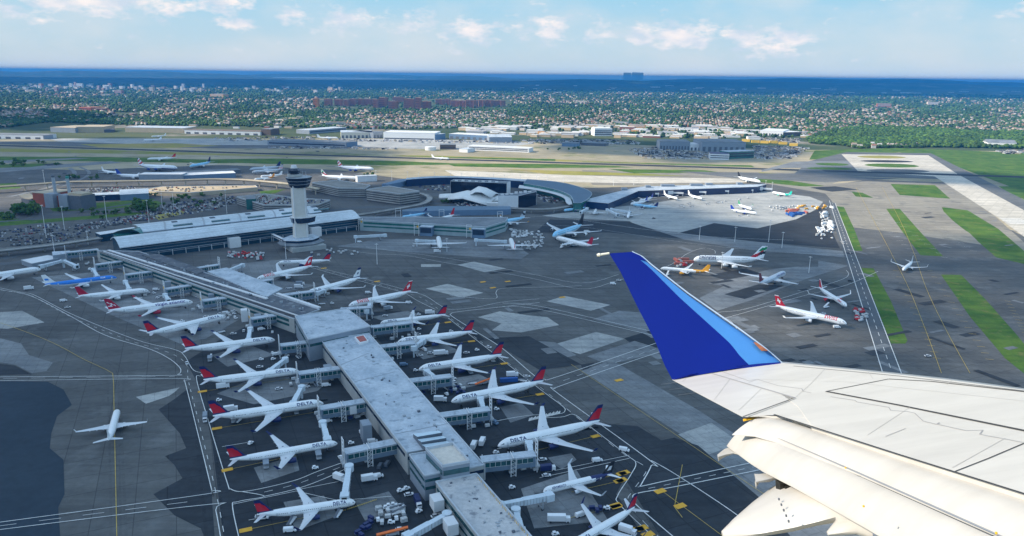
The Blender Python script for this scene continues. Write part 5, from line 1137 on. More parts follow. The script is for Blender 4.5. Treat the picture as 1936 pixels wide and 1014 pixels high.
t, p = block('service_deck', [(40, 492), (90, 483), (118, 487), (60, 499)], 5, CLAD, CLADW, label='white-roofed low service building at the far left, below the approach ramp', cat='building', parapet=.3)
t, p = block('link_building', [(98, 476), (132, 474), (132, 479), (100, 483)], 9, CLAD, ROOFL, label='small grey block left of the outermost gate corridor', cat='building')
t, p = block('footbridge', [(180, 440), (284, 425), (286, 429), (190, 444)], 9, M_('hall_glass', (.012, .05, .085)), CLADW, label='pale roofed walkway reaching left from the glass hall over the car park', cat='footbridge')
# far left terminal with white roof
shed((263, 342), (345, 342), 30, 12, CLAD, CLADW, 'white-roofed block at the left end of the far flat terminal', 'terminal')
shed((345, 341), (446, 336), 36, 9, CLADB, CLADW, 'long flat far terminal with dark windows left of the control tower', 'terminal')
shed((330, 335), (455, 328), 30, 7, DKGREY, ROOFG, 'low grey-roofed terminal behind the long flat one', 'terminal')
shed((676, 345), (713, 343), 14, 11, CLADW, ROOFL, 'white boxy building between the old garage and the blue link', 'building')
# ---- cargo sheds across the far side of the airfield
CG = 'cargo sheds beyond the far runway'
for (a, b, dp, h, mw, mr, lab, win, g, dr) in (
    ((-30, 262), (82, 264), 60, 12, CLADW, ROOFG, 'long grey-roofed cargo shed cut by the left edge of the picture', None, 0, 6), ((84, 264), (101, 262.5), 60, 11, CLAD, ROOFG, 'grey end block of the leftmost long cargo shed', None, 0, 0), ((96, 250), (143, 251.5), 110, 16, CLAD, TAN, 'tall grey hangar at the left of the cargo row', None, 0, 0), ((145, 251), (197, 251), 100, 19, TAN, TAN, 'tall sunlit beige hangar, left of two', None, 0, 0),
    ((198, 251), (218, 250), 70, 9, DKGREY, ROOFG, 'dark low building beside the tall beige hangar', None, 0, 0), ((237, 250), (347, 252), 90, 16, TAN, ROOFL, 'wide sunlit beige hangar left of the white one', None, 0, 0), ((349, 253), (492, 256.5), 60, 12, CLADW, M_('brown_roof', (.16, .12, .09), .8), 'very long white hangar with scalloped brown roof line', None, 0, 9),
    ((494, 256), (512, 256.5), 60, 20, M_('dark_brown_wall', (.12, .09, .07), .8), ROOFG, 'small dark brown block at the end of the very long white hangar', None, 0, 0),
    ((506, 274), (655, 279), 70, 12, CLAD, ROOFG, 'long grey hangar with a row of small windows near the far runway', [(4, 7)], 0, 0), ((656, 279), (676, 277), 70, 14, CLADB, ROOFG, 'blue-grey end block of the long grey hangar with windows', None, 0, 0),
    ((585, 254), (655, 248), 60, 13, CLAD, ROOFL, 'pale-roofed long warehouse angled away beyond the grey hangar', [(5, 8)], 0, 0), ((645, 262), (705, 261.5), 90, 19, M_('cream_wall', (.56, .54, .46), .7, var=.08), ROOFL, 'cream cargo shed with dark doors, left of the bright white one', None, 0, 8), ((706, 262), (724, 260), 90, 19, CLAD, ROOFG, 'grey end block of the cream cargo shed', None, 0, 3),
    ((725, 263), (822, 265), 90, 21, M_('bright_white_wall', (.80, .80, .78), .6, var=.05), CLADW, 'bright white long cargo shed with dark base', [(1, 4)], 0, 0), ((823, 265), (842, 263), 80, 17, CLADB, ROOFL, 'blue end block of the bright white cargo shed', None, 0, 0), ((849, 262), (925, 266), 60, 15, CLADB, CLADW, 'white-roofed shed with blue front right of the bright white one', None, 0, 7),
    ((925, 270), (968, 270), 90, 17, CLAD, ROOFL, 'grey shed with low pointed roof', None, 5, 0), ((884, 284), (1000, 289), 42, 11, CLADW, CLADW, 'long low white two-storey freight building with blue glass', [(3, 5), (7, 9)], 0, 0), ((832, 283), (862, 283), 40, 13, M_('dark_brown_wall', (.12, .09, .07)), ROOFG, 'brown brick building beside the white tank', [(4, 6)], 0, 0),
    ((868, 288), (884, 289), 40, 9, CLADW, ROOFL, 'small white block left of the long low freight building', None, 0, 0), ((1124, 257.5), (1157, 257.5), 50, 26, CLADW, CLADW, 'white boxy office block with upright window strips', [(4, 7), (10, 13), (16, 19)], 0, 0), ((1247, 284), (1304, 285), 80, 24, CLAD, ROOFG, 'big grey freight building, left part', None, 0, 10),
    ((1304, 285), (1326, 285), 70, 17, CLADW, CLADW, 'small white link between the two big grey freight buildings', None, 0, 3), ((1326, 287), (1409, 288), 110, 27, CLAD, ROOFG, 'big grey freight building, right and taller part', None, 0, 8), ((1342, 302), (1378, 303), 40, 15, CLADW, M_('purple_grey_roof', (.11, .10, .17), .7), 'white office with a pale green corner in front of the big freight building', [(4, 6), (9, 11)], 0, 0),
    ((1376, 301), (1425, 299), 34, 18, GREENG, ROOFL, 'teal glass office beside the purple-roofed one', [(5, 8), (11, 14)], 0, 0), ((1436, 256), (1480, 258), 140, 17, CLADW, CLADW, 'huge white flat-roofed warehouse at the edge of the wood', None, 0, 8), ((1480, 258), (1515, 257), 120, 14, M_('dark_brown_wall', (.12, .09, .07)), CLADW, 'brown-walled end of the huge white warehouse', None, 0, 0),
    ((1866, 278), (1921, 280), 60, 14, M_('bright_white_wall', (.80, .80, .78)), ROOFG, 'white house-like building at the far right by the field', None, 8, 4), ((1062, 277), (1093, 278), 40, 10, CLADB, ROOFG, 'low blue-grey building in front of the green strip', None, 0, 0), ((1098, 275), (1145, 277), 40, 8, DKGREY, ROOFG, 'low dark building behind the parked trucks', None, 0, 4),
    ((616, 240), (653, 240), 50, 17, M_('cream_wall', (.56, .54, .46)), M_('brown_roof', (.16, .12, .09)), 'cream building with upright columns among the trees', [(3, 6), (9, 12)], 0, 0), ((534, 228), (556, 229), 50, 10, M_('brown_roof', (.16, .12, .09)), TAN, 'low orange-brown building left of the cream one', None, 0, 0),
    ((150, 211), (172, 212), 80, 22, BRICK, BROWNB, 'dark red school-like building at the left, left part', [(4, 8), (12, 16)], 0, 0), ((172, 212), (200, 212), 60, 18, BRICK, TAN, 'dark red school-like building at the left, right part', [(4, 8)], 0, 0)):
    shed(a, b, dp, h, mw, mr, lab, group=CG if a[1] > 245 else None, win=win, gable=g, doors=dr)
A = Vector(G(814, 284)); t = thing('storage_tank', 'round white storage tank beyond the far runway', 'tank', (*A, 0)); mb = MB(); mb.cyl((0, 0, 0), (0, 0, 9), 15, 15, 24); mb.obj('shell', CLADW, t); mb = MB(); mb.cyl((0, 0, 9), (0, 0, 10.5), 15, 1, 24); mb.obj('roof', CLADW, t)
# ---- housing estate: brown brick slabs in the trees
EST = [(435, 480, 350, 402), (515, 575, 350, 388), (590, 650, 352, 388), (655, 700, 355, 392), (702, 755, 350, 390), (760, 805, 350, 388), (807, 868, 350, 385), (870, 915, 355, 402), (917, 983, 345, 400), (985, 1060, 370, 420), (1015, 1100, 335, 368), (1097, 1180, 355, 410), (1182, 1230, 350, 418), (1232, 1300, 370, 415), (1330, 1398, 350, 380), (1400, 1440, 350, 385), (1442, 1500, 360, 395), (1502, 1548, 362, 398), (1550, 1640, 360, 402), (1645, 1693, 358, 395), (1697, 1750, 358, 395), (1752, 1840, 360, 392)]
for i, (xa, xb, yt, yb) in enumerate(EST):
    x0_, x1_ = 480 + xa / 3.872, 480 + xb / 3.872; yb_ = 100 + yb / 3.872; h = HT((x0_ + x1_) / 2, yb_, 100 + yt / 3.872) * 1.3
    A = Vector(G(x0_, yb_)); B = Vector(G(x1_, yb_)); w = (B - A).length; t = thing('apartment_block', ('sunlit orange-brown apartment block standing apart at the left end of the estate' if i == 0 else 'brown brick apartment block number %s from the left in the estate row' % ['one', 'two', 'three', 'four', 'five', 'six', 'seven', 'eight', 'nine', 'ten', 'eleven', 'twelve', 'thirteen', 'fourteen', 'fifteen', 'sixteen', 'seventeen', 'eighteen', 'nineteen', 'twenty', 'twenty-one', 'twenty-two'][i]), 'apartment block', (*((A + B) / 2), 0), .12, 'brown apartment blocks of the estate')
    mb = MB(); mb.box((0, 10), (w, 22), 0, h); mb.box((-w * .25, 32), (w * .3, 30), 0, h); mb.box((w * .25, -6), (w * .28, 16), 0, h); mb.obj('wall', BROWNB if i else M_('orange_brick', (.50, .22, .06), .8), t)
    mb = MB(); mb.box((0, 10), (w * .3, 9), h, h + 4.5); mb.obj('roof_house', TAN, t)
    for z_ in range(5): mb = MB(); on_wall(mb, (-w / 2, -1), (w / 2, -1), h * (z_ + .35) / 5, h * (z_ + .65) / 5, .03, .97, .25); mb.obj('window_band', M_('estate_window', (.16, .07, .06), .4, var=.5, scale=.1), t)
# ---- towers on the skyline and town blocks
for i, (xa, xb, yt, yb) in enumerate(((822, 860, 146, 190), (880, 922, 144, 190), (930, 958, 146, 190))):
    x0_, x1_ = 960 + xa / 3.872, 960 + xb / 3.872; A = Vector(G(x0_, 152)); B = Vector(G(x1_, 152)); h = HT(x0_, 152, 100 + yt / 3.872); w = (B - A).length
    t = thing('high_rise', ['leftmost', 'middle and widest', 'rightmost'][i] + ' of the three blue-hazed high-rises on the skyline', 'tower block', (*A, 0), 0, 'three high-rises on the skyline'); mb = MB(); mb.box((w / 2, 30), (w * .55, 40), 0, h); mb.obj('wall', CLAD, t); mb = MB(); mb.box((w / 2, 30), (w * .4, 30), h, h + 5); mb.obj('roof_house', CLAD, t)
# ------------------------------------------------------------------ the wing of the aircraft the picture is taken from
CP = Vector((0, 0, CAMZ)); sV = Vector(ray(900, 560)).normalized(); cV = Vector((1, .15, .15)); cV = (cV - sV * sV.dot(cV)).normalized(); nV = cV.cross(sV)
if nV.z < 0: nV = -nV
WD = 1.85
def hit(px, py, pn, dist):
    r = Vector(ray(px, py)); return CP + r * (-dist / r.dot(pn))
def WQ(px, py, drop=0.0): return hit(px, py, nV, WD + drop)
wing = thing('aircraft_wing', 'large white aircraft wing with dark blue winglet and lowered flaps filling the lower right', 'aircraft wing', tuple(WQ(1600, 800)))
WO = wing.location.copy()
def resample(pts, n):
    L_ = [0]
    for a, b in zip(pts[:-1], pts[1:]): L_.append(L_[-1] + (Vector(b) - Vector(a)).length)
    o = []
    for k in range(n + 1):
        t = L_[-1] * k / n; i = max(j for j in range(len(pts) - 1) if L_[j] <= t + 1e-9); f = (t - L_[i]) / max(1e-9, L_[i + 1] - L_[i]); o.append(Vector(pts[i]).lerp(Vector(pts[i + 1]), min(1, f)))
    return o
def patch(name, front, rear, mats, parent, dropf=0.0, dropr=0.0, bulge=0.0, thick=.1, n=16, m=8, plane=None, nose=True, taper=True, smoothn=0, nrm=None):
    """solid panel between its front and rear edges as seen at those points; thick along the panel's normal"""
    q = plane or (lambda x, y, d: WQ(x, y, d)); nn = nrm or nV
    A = [q(p.x, p.y, dropf) for p in resample(front, n)]; B = [q(p.x, p.y, dropr) for p in resample(rear, n)]; rs = []
    for a, b in zip(A, B):
        top = []; bot = []
        for k in range(m + 1):
            t = k / m; p = a.lerp(b, t) + nn * (bulge * math.sin(PI * t) - (thick * .5 * (1 - t / .12) ** 2 if nose and t < .12 else 0)); th = thick * ((1 - t) ** .6 if taper else 1) * (.5 if nose and t == 0 else 1) + .006
            top.append(p - WO); bot.append(p - WO - nn * th)
        rs.append(top + bot[::-1])
    mb = MB(); mb.rings(rs)
    for k in range(len(mb.sm)): pass
    return mb.obj(name, mats, parent)
def wing_white(name, c, rough):
    m, t, b = nodes_of(name); b.inputs['Roughness'].default_value = rough; b.inputs['Specular IOR Level'].default_value = .5
    tcn = t.nodes.new('ShaderNodeTexCoord'); n = t.nodes.new('ShaderNodeTexNoise'); n.inputs['Scale'].default_value = 1.1; n.inputs['Detail'].default_value = 8; n.inputs['Roughness'].default_value = .7
    mp = t.nodes.new('ShaderNodeMapping'); mp.inputs['Scale'].default_value = (.5, 2.2, 1); t.links.new(tcn.outputs['Object'], mp.inputs['Vector']); t.links.new(mp.outputs[0], n.inputs['Vector'])
    r = t.nodes.new('ShaderNodeMapRange'); r.inputs['From Min'].default_value = .35; r.inputs['From Max'].default_value = .75; r.inputs['To Min'].default_value = 1.03; r.inputs['To Max'].default_value = .84; t.links.new(n.outputs['Fac'], r.inputs['Value'])
    v = t.nodes.new('ShaderNodeVectorMath'); v.operation = 'SCALE'; v.inputs[0].default_value = c; t.links.new(r.outputs[0], v.inputs['Scale']); t.links.new(v.outputs[0], b.inputs['Base Color'])
    return m
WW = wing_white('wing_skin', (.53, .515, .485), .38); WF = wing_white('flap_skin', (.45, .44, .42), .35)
LEM = mat('sky_tinted_leading_edge', (.07, .26, .62), .3, .2, var=.05, scale=1.5); WBLUE = mat('winglet_blue', (.0006, .011, .185), .38, 0, var=.06, scale=.8, spec=.25); SEAM = mat('panel_seam', (.03, .032, .035), .8, var=0); PINL = mat('fine_seam', (.30, .30, .31), .8, var=0)  # leading edge blue is reflected sky put into the metal's base colour
LEl = [(1475, 686), (1590, 697), (1680, 706), (1800, 719), (1936, 737), (2500, 812)]
patch('wing_box', LEl, [(1335, 703), (1503, 752), (1520, 800), (1700, 860), (1936, 934), (2500, 1112)], WW, wing, thick=.26, n=26, nose=False, taper=False)
patch('leading_edge', [(x + 2, y - 3.5) for x, y in LEl], LEl, mat('bare_metal', (.42, .44, .46), .35, .5, var=.05), wing, dropf=.05, dropr=.003, thick=.2, n=20, m=3, taper=False)
patch('aileron', [(1336, 703.5), (1503, 752.5)], [(1271, 718), (1404, 788)], WW, wing, thick=.09, n=8, nose=False)
patch('fixed_trailing_edge', [(1505, 753), (1545, 770), (1600, 800)], [(1406, 788), (1440, 786), (1463, 783)], WW, wing, dropf=.004, dropr=.008, thick=.09, n=6, nose=False)
patch('fixed_trailing_edge', [(1508, 758), (1560, 790), (1700, 845), (1936, 915), (2500, 1095)], [(1463, 783), (1520, 801), (1700, 858), (1936, 932), (2500, 1110)], WW, wing, dropf=.006, dropr=.008, thick=.1, n=12, nose=False)
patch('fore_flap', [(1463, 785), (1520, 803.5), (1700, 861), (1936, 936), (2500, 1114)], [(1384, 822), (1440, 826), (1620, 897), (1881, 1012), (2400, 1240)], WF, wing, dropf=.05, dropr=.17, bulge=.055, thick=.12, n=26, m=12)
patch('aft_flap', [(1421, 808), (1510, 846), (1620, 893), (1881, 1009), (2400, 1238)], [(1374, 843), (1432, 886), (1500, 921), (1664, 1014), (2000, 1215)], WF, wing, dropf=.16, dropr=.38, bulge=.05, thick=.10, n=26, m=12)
def surf_line(pts, w, m=SEAM, drop=-.004, name='panel_line', parent=None):
    P = [WQ(x, y, drop) - WO for x, y in pts]; mb = MB()
    for a, b in zip(P[:-1], P[1:]):
        s = (b - a).cross(nV).normalized() * w / 2; mb.add([a - s, b - s, b + s, a + s], [(0, 1, 2, 3)])
    return mb.obj(name, m, parent or wing)
surf_line([(1562, 740), (1680, 716.5), (1760, 721), (1936, 740.5), (2300, 785)], .022); surf_line([(1562, 740), (1700, 766), (1936, 814), (2300, 890)], .035)
surf_line([(1335, 703), (1503, 752)], .03, PINL); surf_line([(1503, 752), (1404, 788)], .02, SEAM, -.012)
surf_line([(1463, 783.5), (1700, 859.5), (1936, 933.5), (2500, 1111)], .022, SEAM, -.006)
surf_line([(1363, 702), (1415, 720), (1431, 717), (1470, 729), (1516, 735), (1518, 740), (1534, 743)], .009, PINL); surf_line([(1415, 723), (1430, 718)], .009, PINL)
surf_line([(1570, 750), (1616, 757), (1620, 760), (1680, 770), (1684, 776), (1715, 778), (1729, 781), (1745, 796), (1770, 802), (1776, 799), (1772, 802), (1826, 814), (1858, 813), (1852, 821), (1912, 832), (1936, 837)], .009, PINL)
surf_line([(1936, 838), (1870, 866), (1806, 891)], .012, SEAM); surf_line([(1674, 825), (1712, 810)], .008, PINL)
surf_line([(1500, 692), (1700, 711), (1936, 739)], .012, SEAM)
surf_line([(1421, 807), (1510, 845), (1620, 892), (1881, 1008), (2400, 1237)], .014, PINL, .135)  # painted line in place of the shadow gap between the two flaps
for (x, y) in ((1599, 886), (1731, 901), (1633, 959), (1884, 1010)):
    p = WQ(x, y, -.01 if y < 880 else .08) - WO; mb = MB(); mb.cyl(p, p + nV * .012, .007, n=8); mb.obj('rivet_cap', YEL if y > 880 else GREY, wing)
patch('yellow_end_cap', [(1404, 790), (1440, 781), (1463, 780)], [(1406, 796), (1440, 789), (1462, 785)], mat('amber_seal', (.80, .45, .02), .6, var=.35, scale=6), wing, dropf=.03, dropr=.05, thick=.03, n=4, m=2)
FS = mat('skin_seam', (.45, .44, .42), .7, var=0)
for pts in ([(1400, 716), (1600, 722), (1936, 758), (2200, 790)], [(1640, 701), (1650, 716)], [(1560, 697), (1530, 728), (1505, 750)], [(1800, 719), (1790, 727)], [(1720, 770), (1640, 822)], [(1900, 828), (1800, 884)], [(1300, 712), (1290, 722)], [(1380, 716), (1350, 756)], [(1440, 734), (1396, 776)]): surf_line(pts, .006, FS)
# underwing fairings
def canoe(name, st, drop0, drop1, wid, parent):
    rs = []
    for k, (t, b) in enumerate(st):
        f = k / (len(st) - 1); dr = drop0 + (drop1 - drop0) * f; T = WQ(*t, dr); B = WQ(*b, dr); c = (T + B) / 2; a = (T - B) / 2; w = wid * min(1, .25 + 1.6 * f); rs.append([c + a * math.cos(2 * PI * i / 14) + nV * w * math.sin(2 * PI * i / 14) - WO for i in range(14)])
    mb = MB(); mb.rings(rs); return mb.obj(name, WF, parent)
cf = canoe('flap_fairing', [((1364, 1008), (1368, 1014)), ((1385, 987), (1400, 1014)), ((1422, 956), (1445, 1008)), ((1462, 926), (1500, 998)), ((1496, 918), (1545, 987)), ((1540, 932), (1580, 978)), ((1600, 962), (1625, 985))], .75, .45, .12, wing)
patch('fairing_horn', [(1427, 912), (1432, 894), (1460, 897)], [(1430, 912), (1446, 905), (1466, 900)], WF, wing, dropf=.5, dropr=.5, thick=.06, n=3, m=2, nose=False)
patch('fairing_tip', [(1356, 860), (1377, 843), (1400, 846)], [(1358, 864), (1384, 856), (1402, 860)], WF, wing, dropf=.4, dropr=.4, thick=.07, n=3, m=2, nose=False); patch('fairing_tip', [(1426, 896), (1455, 898), (1462, 892)], [(1429, 911), (1448, 907), (1470, 902)], WF, wing, dropf=.42, dropr=.42, thick=.07, n=3, m=2, nose=False)
canoe('flap_fairing', [((1563, 1007), (1566, 1011)), ((1580, 988), (1590, 1008)), ((1596, 981), (1620, 1004)), ((1625, 990), (1650, 1010))], .6, .5, .06, wing)
p = WQ(1482, 918, .46) - WO; mb = MB(); mb.beam(p - cV * .06, p + cV * .09, .1, .12); mb.beam(p - sV * .10, p + sV * .05 - nV * .1, .05); mb.beam(p + cV * .05, p + cV * .12 + nV * .12, .04); mb.obj('flap_actuator', mat('greasy_metal', (.05, .05, .045), .4, .6, var=.4, scale=20), wing)
for k in range(5): q = WQ(1473 + k * 4.6, 946 + k * 10.5, .47) - WO; mb = MB(); mb.cyl(q, q + nV * .02, .008, n=6); mb.obj('rivet', DKGREY, cf)
# winglet
Bt, Bl = WQ(1271, 718), WQ(1472, 686); ax = (Bl - Bt).normalized(); wv = (nV * math.cos(math.radians(18)) + sV * math.sin(math.radians(18))); nw = ax.cross(wv).normalized()
if nw.dot(Bt - CP) > 0: nw = -nw
dw = -(Bt - CP).dot(nw)
pw = lambda x, y, d: hit(x, y, nw, dw + d)
divl = [(1418, 692), (1398, 672), (1383, 652), (1366, 636), (1285, 563), (1228, 506), (1211, 492)]
winglet = patch('winglet', divl, [(1271, 718), (1256, 690), (1240, 648), (1205, 580), (1172, 512), (1152, 480)], WBLUE, wing, thick=.07, n=20, m=6, plane=pw, nrm=nw, nose=False)
patch('winglet_root', [(1476, 685), (1420, 691), (1395, 691)], [(1335, 704), (1300, 711), (1272, 718.5)], WBLUE, winglet, dropf=-.02, dropr=-.012, bulge=.03, thick=.05, n=6, m=4, nose=False)
wl = patch('winglet_leading_edge', [(1478, 686), (1452, 663), (1425, 643), (1400, 625), (1300, 555), (1232, 502), (1222, 493)], divl, LEM, winglet, dropf=.05, dropr=-.004, thick=.09, n=20, m=5, plane=pw, nrm=nw, taper=False)
patch('winglet_tip', [(1222, 493), (1212, 484), (1195, 476.5)], [(1211, 492), (1180, 486), (1151, 479.5)], WBLUE, winglet, dropf=.02, dropr=.0, thick=.07, n=4, m=4, plane=pw, nrm=nw, nose=False)
patch('winglet_edge_strip', [(1481, 686.5), (1453, 661.5), (1402, 623), (1301, 553), (1233, 500), (1213, 482.5), (1195, 474.8)], [(1478, 686), (1452, 663), (1400, 625), (1300, 555), (1232, 502), (1212, 484), (1195, 476.5)], mat('pale_metal', (.62, .70, .80), .3, .4, var=.03), winglet, dropf=.05, dropr=.04, thick=.05, n=16, m=2, plane=pw, nrm=nw, nose=False)
a = pw(1152, 479, 0) - WO; b = pw(1134, 482, 0) - WO; mb = MB(); mb.cyl(a, b, .018, .02, 8); mb.cyl(b, b + (b - a).normalized() * .05, .032, .022, 10); mb.obj('tip_light', mat('tip_lamp', (.75, .72, .6), .3, var=0), winglet)
patch('position_light', [(1431, 648), (1452, 663)], [(1424, 647), (1440, 664)], mat('copper_lamp_glass', (.45, .16, .08), .2, .3, var=.5, scale=12), winglet, dropf=-.0, dropr=-.01, thick=.04, n=3, m=2, plane=pw, nrm=nw, nose=False)
for (x, y) in ((1282, 729), (1298, 739), (1315, 749)):   # static wicks behind the aileron
    a = WQ(x, y - 6, .02) - WO; b = WQ(x - 33, y - 2, .10) - WO; mb = MB(); mb.cyl(a, b, .0025, .0015, 5); mb.obj('static_wick', DKGREY, wing)
# ------------------------------------------------------------------ the town, its trees and houses
def np_mesh(name, V, Fq, mats, tint=None, midx=None, smooth=False):
    """mesh from numpy arrays: V (n,3), Fq (m,k) with k corners each, tint (m,3)"""
    me = bpy.data.meshes.new(name); k = Fq.shape[1]; m = len(Fq)
    me.vertices.add(len(V)); me.vertices.foreach_set('co', V.astype('f').ravel())
    me.loops.add(m * k); me.loops.foreach_set('vertex_index', Fq.astype('i').ravel())
    me.polygons.add(m); me.polygons.foreach_set('loop_start', np.arange(0, m * k, k, dtype='i')); me.polygons.foreach_set('loop_total', np.full(m, k, 'i'))
    for x in mats: me.materials.append(x)
    if midx is not None: me.polygons.foreach_set('material_index', midx.astype('i'))
    if tint is not None:
        at = me.color_attributes.new('tint', 'FLOAT_COLOR', 'CORNER'); c = np.ones((m, k, 4), 'f'); c[:, :, :3] = tint[:, None, :]; at.data.foreach_set('color', c.ravel())
    me.update(calc_edges=True); me.validate(); return me
def ico(sub):
    bm = bmesh.new(); bmesh.ops.create_icosphere(bm, subdivisions=sub, radius=1); V = np.array([v.co[:] for v in bm.verts]); Fc = np.array([[v.index for v in f.verts] for f in bm.faces]); bm.free(); return V, Fc
I0, I1, I2 = ico(1), ico(2), ico(3)
R_np = np.random.RandomState(11)
TREE_M = attr_mat('tree_foliage', .95)
def crowns(P, r, h, base, tint, jit=.28):
    """ragged crowns at P (n,2), radius r, height h"""
    V0, F0 = base; n = len(P); nv = len(V0)
    V = V0[None] * (1 + R_np.uniform(-jit, jit, (n, nv, 1)))
    V = V * np.stack([r, r, h * .5], 1)[:, None, :]
    V[:, :, 0] += P[:, 0:1]; V[:, :, 1] += P[:, 1:2]; V[:, :, 2] += (h * .56)[:, None]
    Fq = (F0[None] + (np.arange(n) * nv)[:, None, None]).reshape(-1, 3)
    tf = np.repeat(tint, len(F0), 0) * R_np.uniform(.75, 1.3, (n * len(F0), 1)); return V.reshape(-1, 3), Fq, tf
def greens(n, lo=1.0):
    t = R_np.rand(n, 1); a = np.array([.020, .055, .020]); b = np.array([.075, .135, .032]); return (a + (b - a) * t ** 1.5) * R_np.uniform(.7, 1.25, (n, 1)) * lo
def unproj(px, py):
    a = (px - 968) / F_; b = (507 - py) / F_; a2 = a * cr_ - b * sr_; b2 = a * sr_ + b * cr_; y = cp + b2 * sp; d = -sp + b2 * cp; t = CAMZ / -d; return np.stack([a2 * t, y * t], 1)
def inside(P, poly):
    x, y = P[:, 0], P[:, 1]; c = np.zeros(len(P), bool); n = len(poly)
    for i in range(n):
        x0, y0 = poly[i]; x1, y1 = poly[(i + 1) % n]; k = ((y0 > y) != (y1 > y)) & (x < (x1 - x0) * (y - y0) / (y1 - y0 + 1e-12) + x0); c ^= k
    return c
def fedge(x): return np.interp(x, [-400, 0, 90, 240, 500, 700, 960, 1250, 1520, 1620, 1936, 2400], [244, 244, 232, 238, 241, 246, 243, 262, 262, 281, 278, 280])
WOOD = [(1525, 262), (1560, 250), (1640, 240), (1760, 244), (1860, 250), (2050, 252), (2050, 283), (1860, 281), (1700, 277), (1600, 276), (1530, 272)]
INDUS = [(880, 246), (960, 240), (1120, 240), (1280, 240), (1520, 246), (1530, 262), (1440, 266), (1250, 262), (1100, 262), (960, 258), (890, 256)]
PARKS = [[(215, 213), (262, 213), (275, 219), (215, 222)], [(318, 198), (355, 196), (362, 203), (322, 205)]]
EST_A = [(590, 186), (965, 188), (970, 208), (590, 208)]
def vnoise(x, y, seed, sx, sy):
    rs = np.random.RandomState(seed); v = 0
    for o_ in range(3):
        gx, gy = x / sx * 2 ** o_ + rs.uniform(0, 99), y / sy * 2 ** o_ + rs.uniform(0, 99); g = rs.rand(256, 256); i, j = np.floor(gx).astype(int), np.floor(gy).astype(int); fx, fy = gx - i, gy - j; fx = fx * fx * (3 - 2 * fx); fy = fy * fy * (3 - 2 * fy)
        q = lambda a, b: g[a % 256, b % 256]
        v = v + (q(i, j) * (1 - fx) * (1 - fy) + q(i + 1, j) * fx * (1 - fy) + q(i, j + 1) * (1 - fx) * fy + q(i + 1, j + 1) * fx * fy) * .5 ** o_
    return v / 1.75
# trees: as many as a picture row shows, thinned with distance
N1 = 70000; y_ = 150 + (R_np.rand(N1 * 2) ** .62) * 135; x_ = R_np.uniform(-60, 2000, N1 * 2)
e = fedge(x_) + R_np.normal(0, .8, len(x_)); k = (y_ < e - 1) & (y_ > 158 + .012 * x_)
x_, y_ = x_[k], y_[k]
ind = inside(np.stack([x_, y_], 1), INDUS); est = inside(np.stack([x_, y_], 1), EST_A); pk = np.zeros(len(x_), bool)
for p in PARKS: pk |= inside(np.stack([x_, y_], 1), p)
wd = inside(np.stack([x_, y_], 1), WOOD)
dens = np.clip((.62 - vnoise(x_, y_, 4, 110, 13)) * 4, 0, 1)
keep = (R_np.rand(len(x_)) < np.where(ind, .10, np.where(wd, 1,  .45 + .55 * dens))) & ~pk & ~(est & (R_np.rand(len(x_)) < .85))
PX, PY, WDk = x_[keep], y_[keep], wd[keep]; TP = unproj(PX, PY); dist = np.hypot(TP[:, 0], TP[:, 1])
# a thicker stand in the wood
wx_ = R_np.uniform(1525, 2050, 9000); wy_ = R_np.uniform(240, 284, 9000); k = inside(np.stack([wx_, wy_], 1), WOOD); WP_ = unproj(wx_[k], wy_[k])
TP = np.concatenate([TP, WP_]); WDk = np.concatenate([WDk, np.ones(len(WP_), bool)]); dist = np.hypot(TP[:, 0], TP[:, 1])
rad = np.clip(dist * .0014, 5, 16) * R_np.uniform(.7, 1.45, len(TP)); hgt = np.clip(rad * 1.4, 7, 13) * R_np.uniform(.6, 1.35, len(TP)); tin = greens(len(TP)) * (.55 + .9 * vnoise(TP[:, 0], TP[:, 1], 17, 160, 160))[:, None]; tin[WDk] = tin[WDk] * np.array([1.15, 1.15, .8])
order = np.argsort(dist); near = order[:230]; rest = order[230:]
Va, Fa, Ta = crowns(TP[rest[:4000]], rad[rest[:4000]], hgt[rest[:4000]], I1, tin[rest[:4000]]); Vb, Fb, Tb = crowns(TP[rest[4000:]], rad[rest[4000:]], hgt[rest[4000:]], I0, tin[rest[4000:]], .22)
o = inst(np_mesh('town_trees', np.concatenate([Va, Vb]), np.concatenate([Fa, Fb + len(Va)]), [TREE_M], np.concatenate([Ta, Tb])), 'town_trees'); struct(o, 'stuff'); o['label'] = 'thousands of green treetops spread through the suburb beyond the airfield'; 
BARK = M_('bark', (.08, .06, .045), .9)
def clump_tree(r, h, seed, col_=(.05, .10, .022)):
    rs = np.random.RandomState(seed); n = 26; P = rs.normal(0, 1, (n, 3)); P /= np.linalg.norm(P, axis=1)[:, None]; P *= rs.uniform(.45, .95, (n, 1)); V0, F0 = I0; Vs, Fs, Ts = [], [], []
    for i in range(n):
        s = rs.uniform(.22, .42); v = V0 * (1 + rs.uniform(-.35, .35, (len(V0), 1))) * s + P[i]; v = v * np.array([r, r, h * .42]); v[:, 2] += h * .58; Fs.append(F0 + len(V0) * i); Vs.append(v); Ts.append(np.array(col_)[None] * rs.uniform(.6, 1.5) * rs.uniform(.8, 1.25, (len(F0), 1)))
    crown = np_mesh('crown', np.concatenate(Vs), np.concatenate(Fs), [TREE_M], np.concatenate(Ts)); mb = MB(); mb.cyl((0, 0, 0), (0, 0, h * .55), r * .09, r * .05, 7)
    for a in (0.3, 2.4, 4.4): mb.cyl((0, 0, h * .3), (math.cos(a) * r * .5, math.sin(a) * r * .5, h * .62), r * .045, r * .02, 5)
    return crown, mb.mesh('trunk', [BARK])
KIN = [clump_tree(1, 1, s, c) for s, c in ((1, (.045, .10, .02)), (2, (.06, .125, .025)), (3, (.035, .075, .02)), (4, (.075, .12, .03)))]
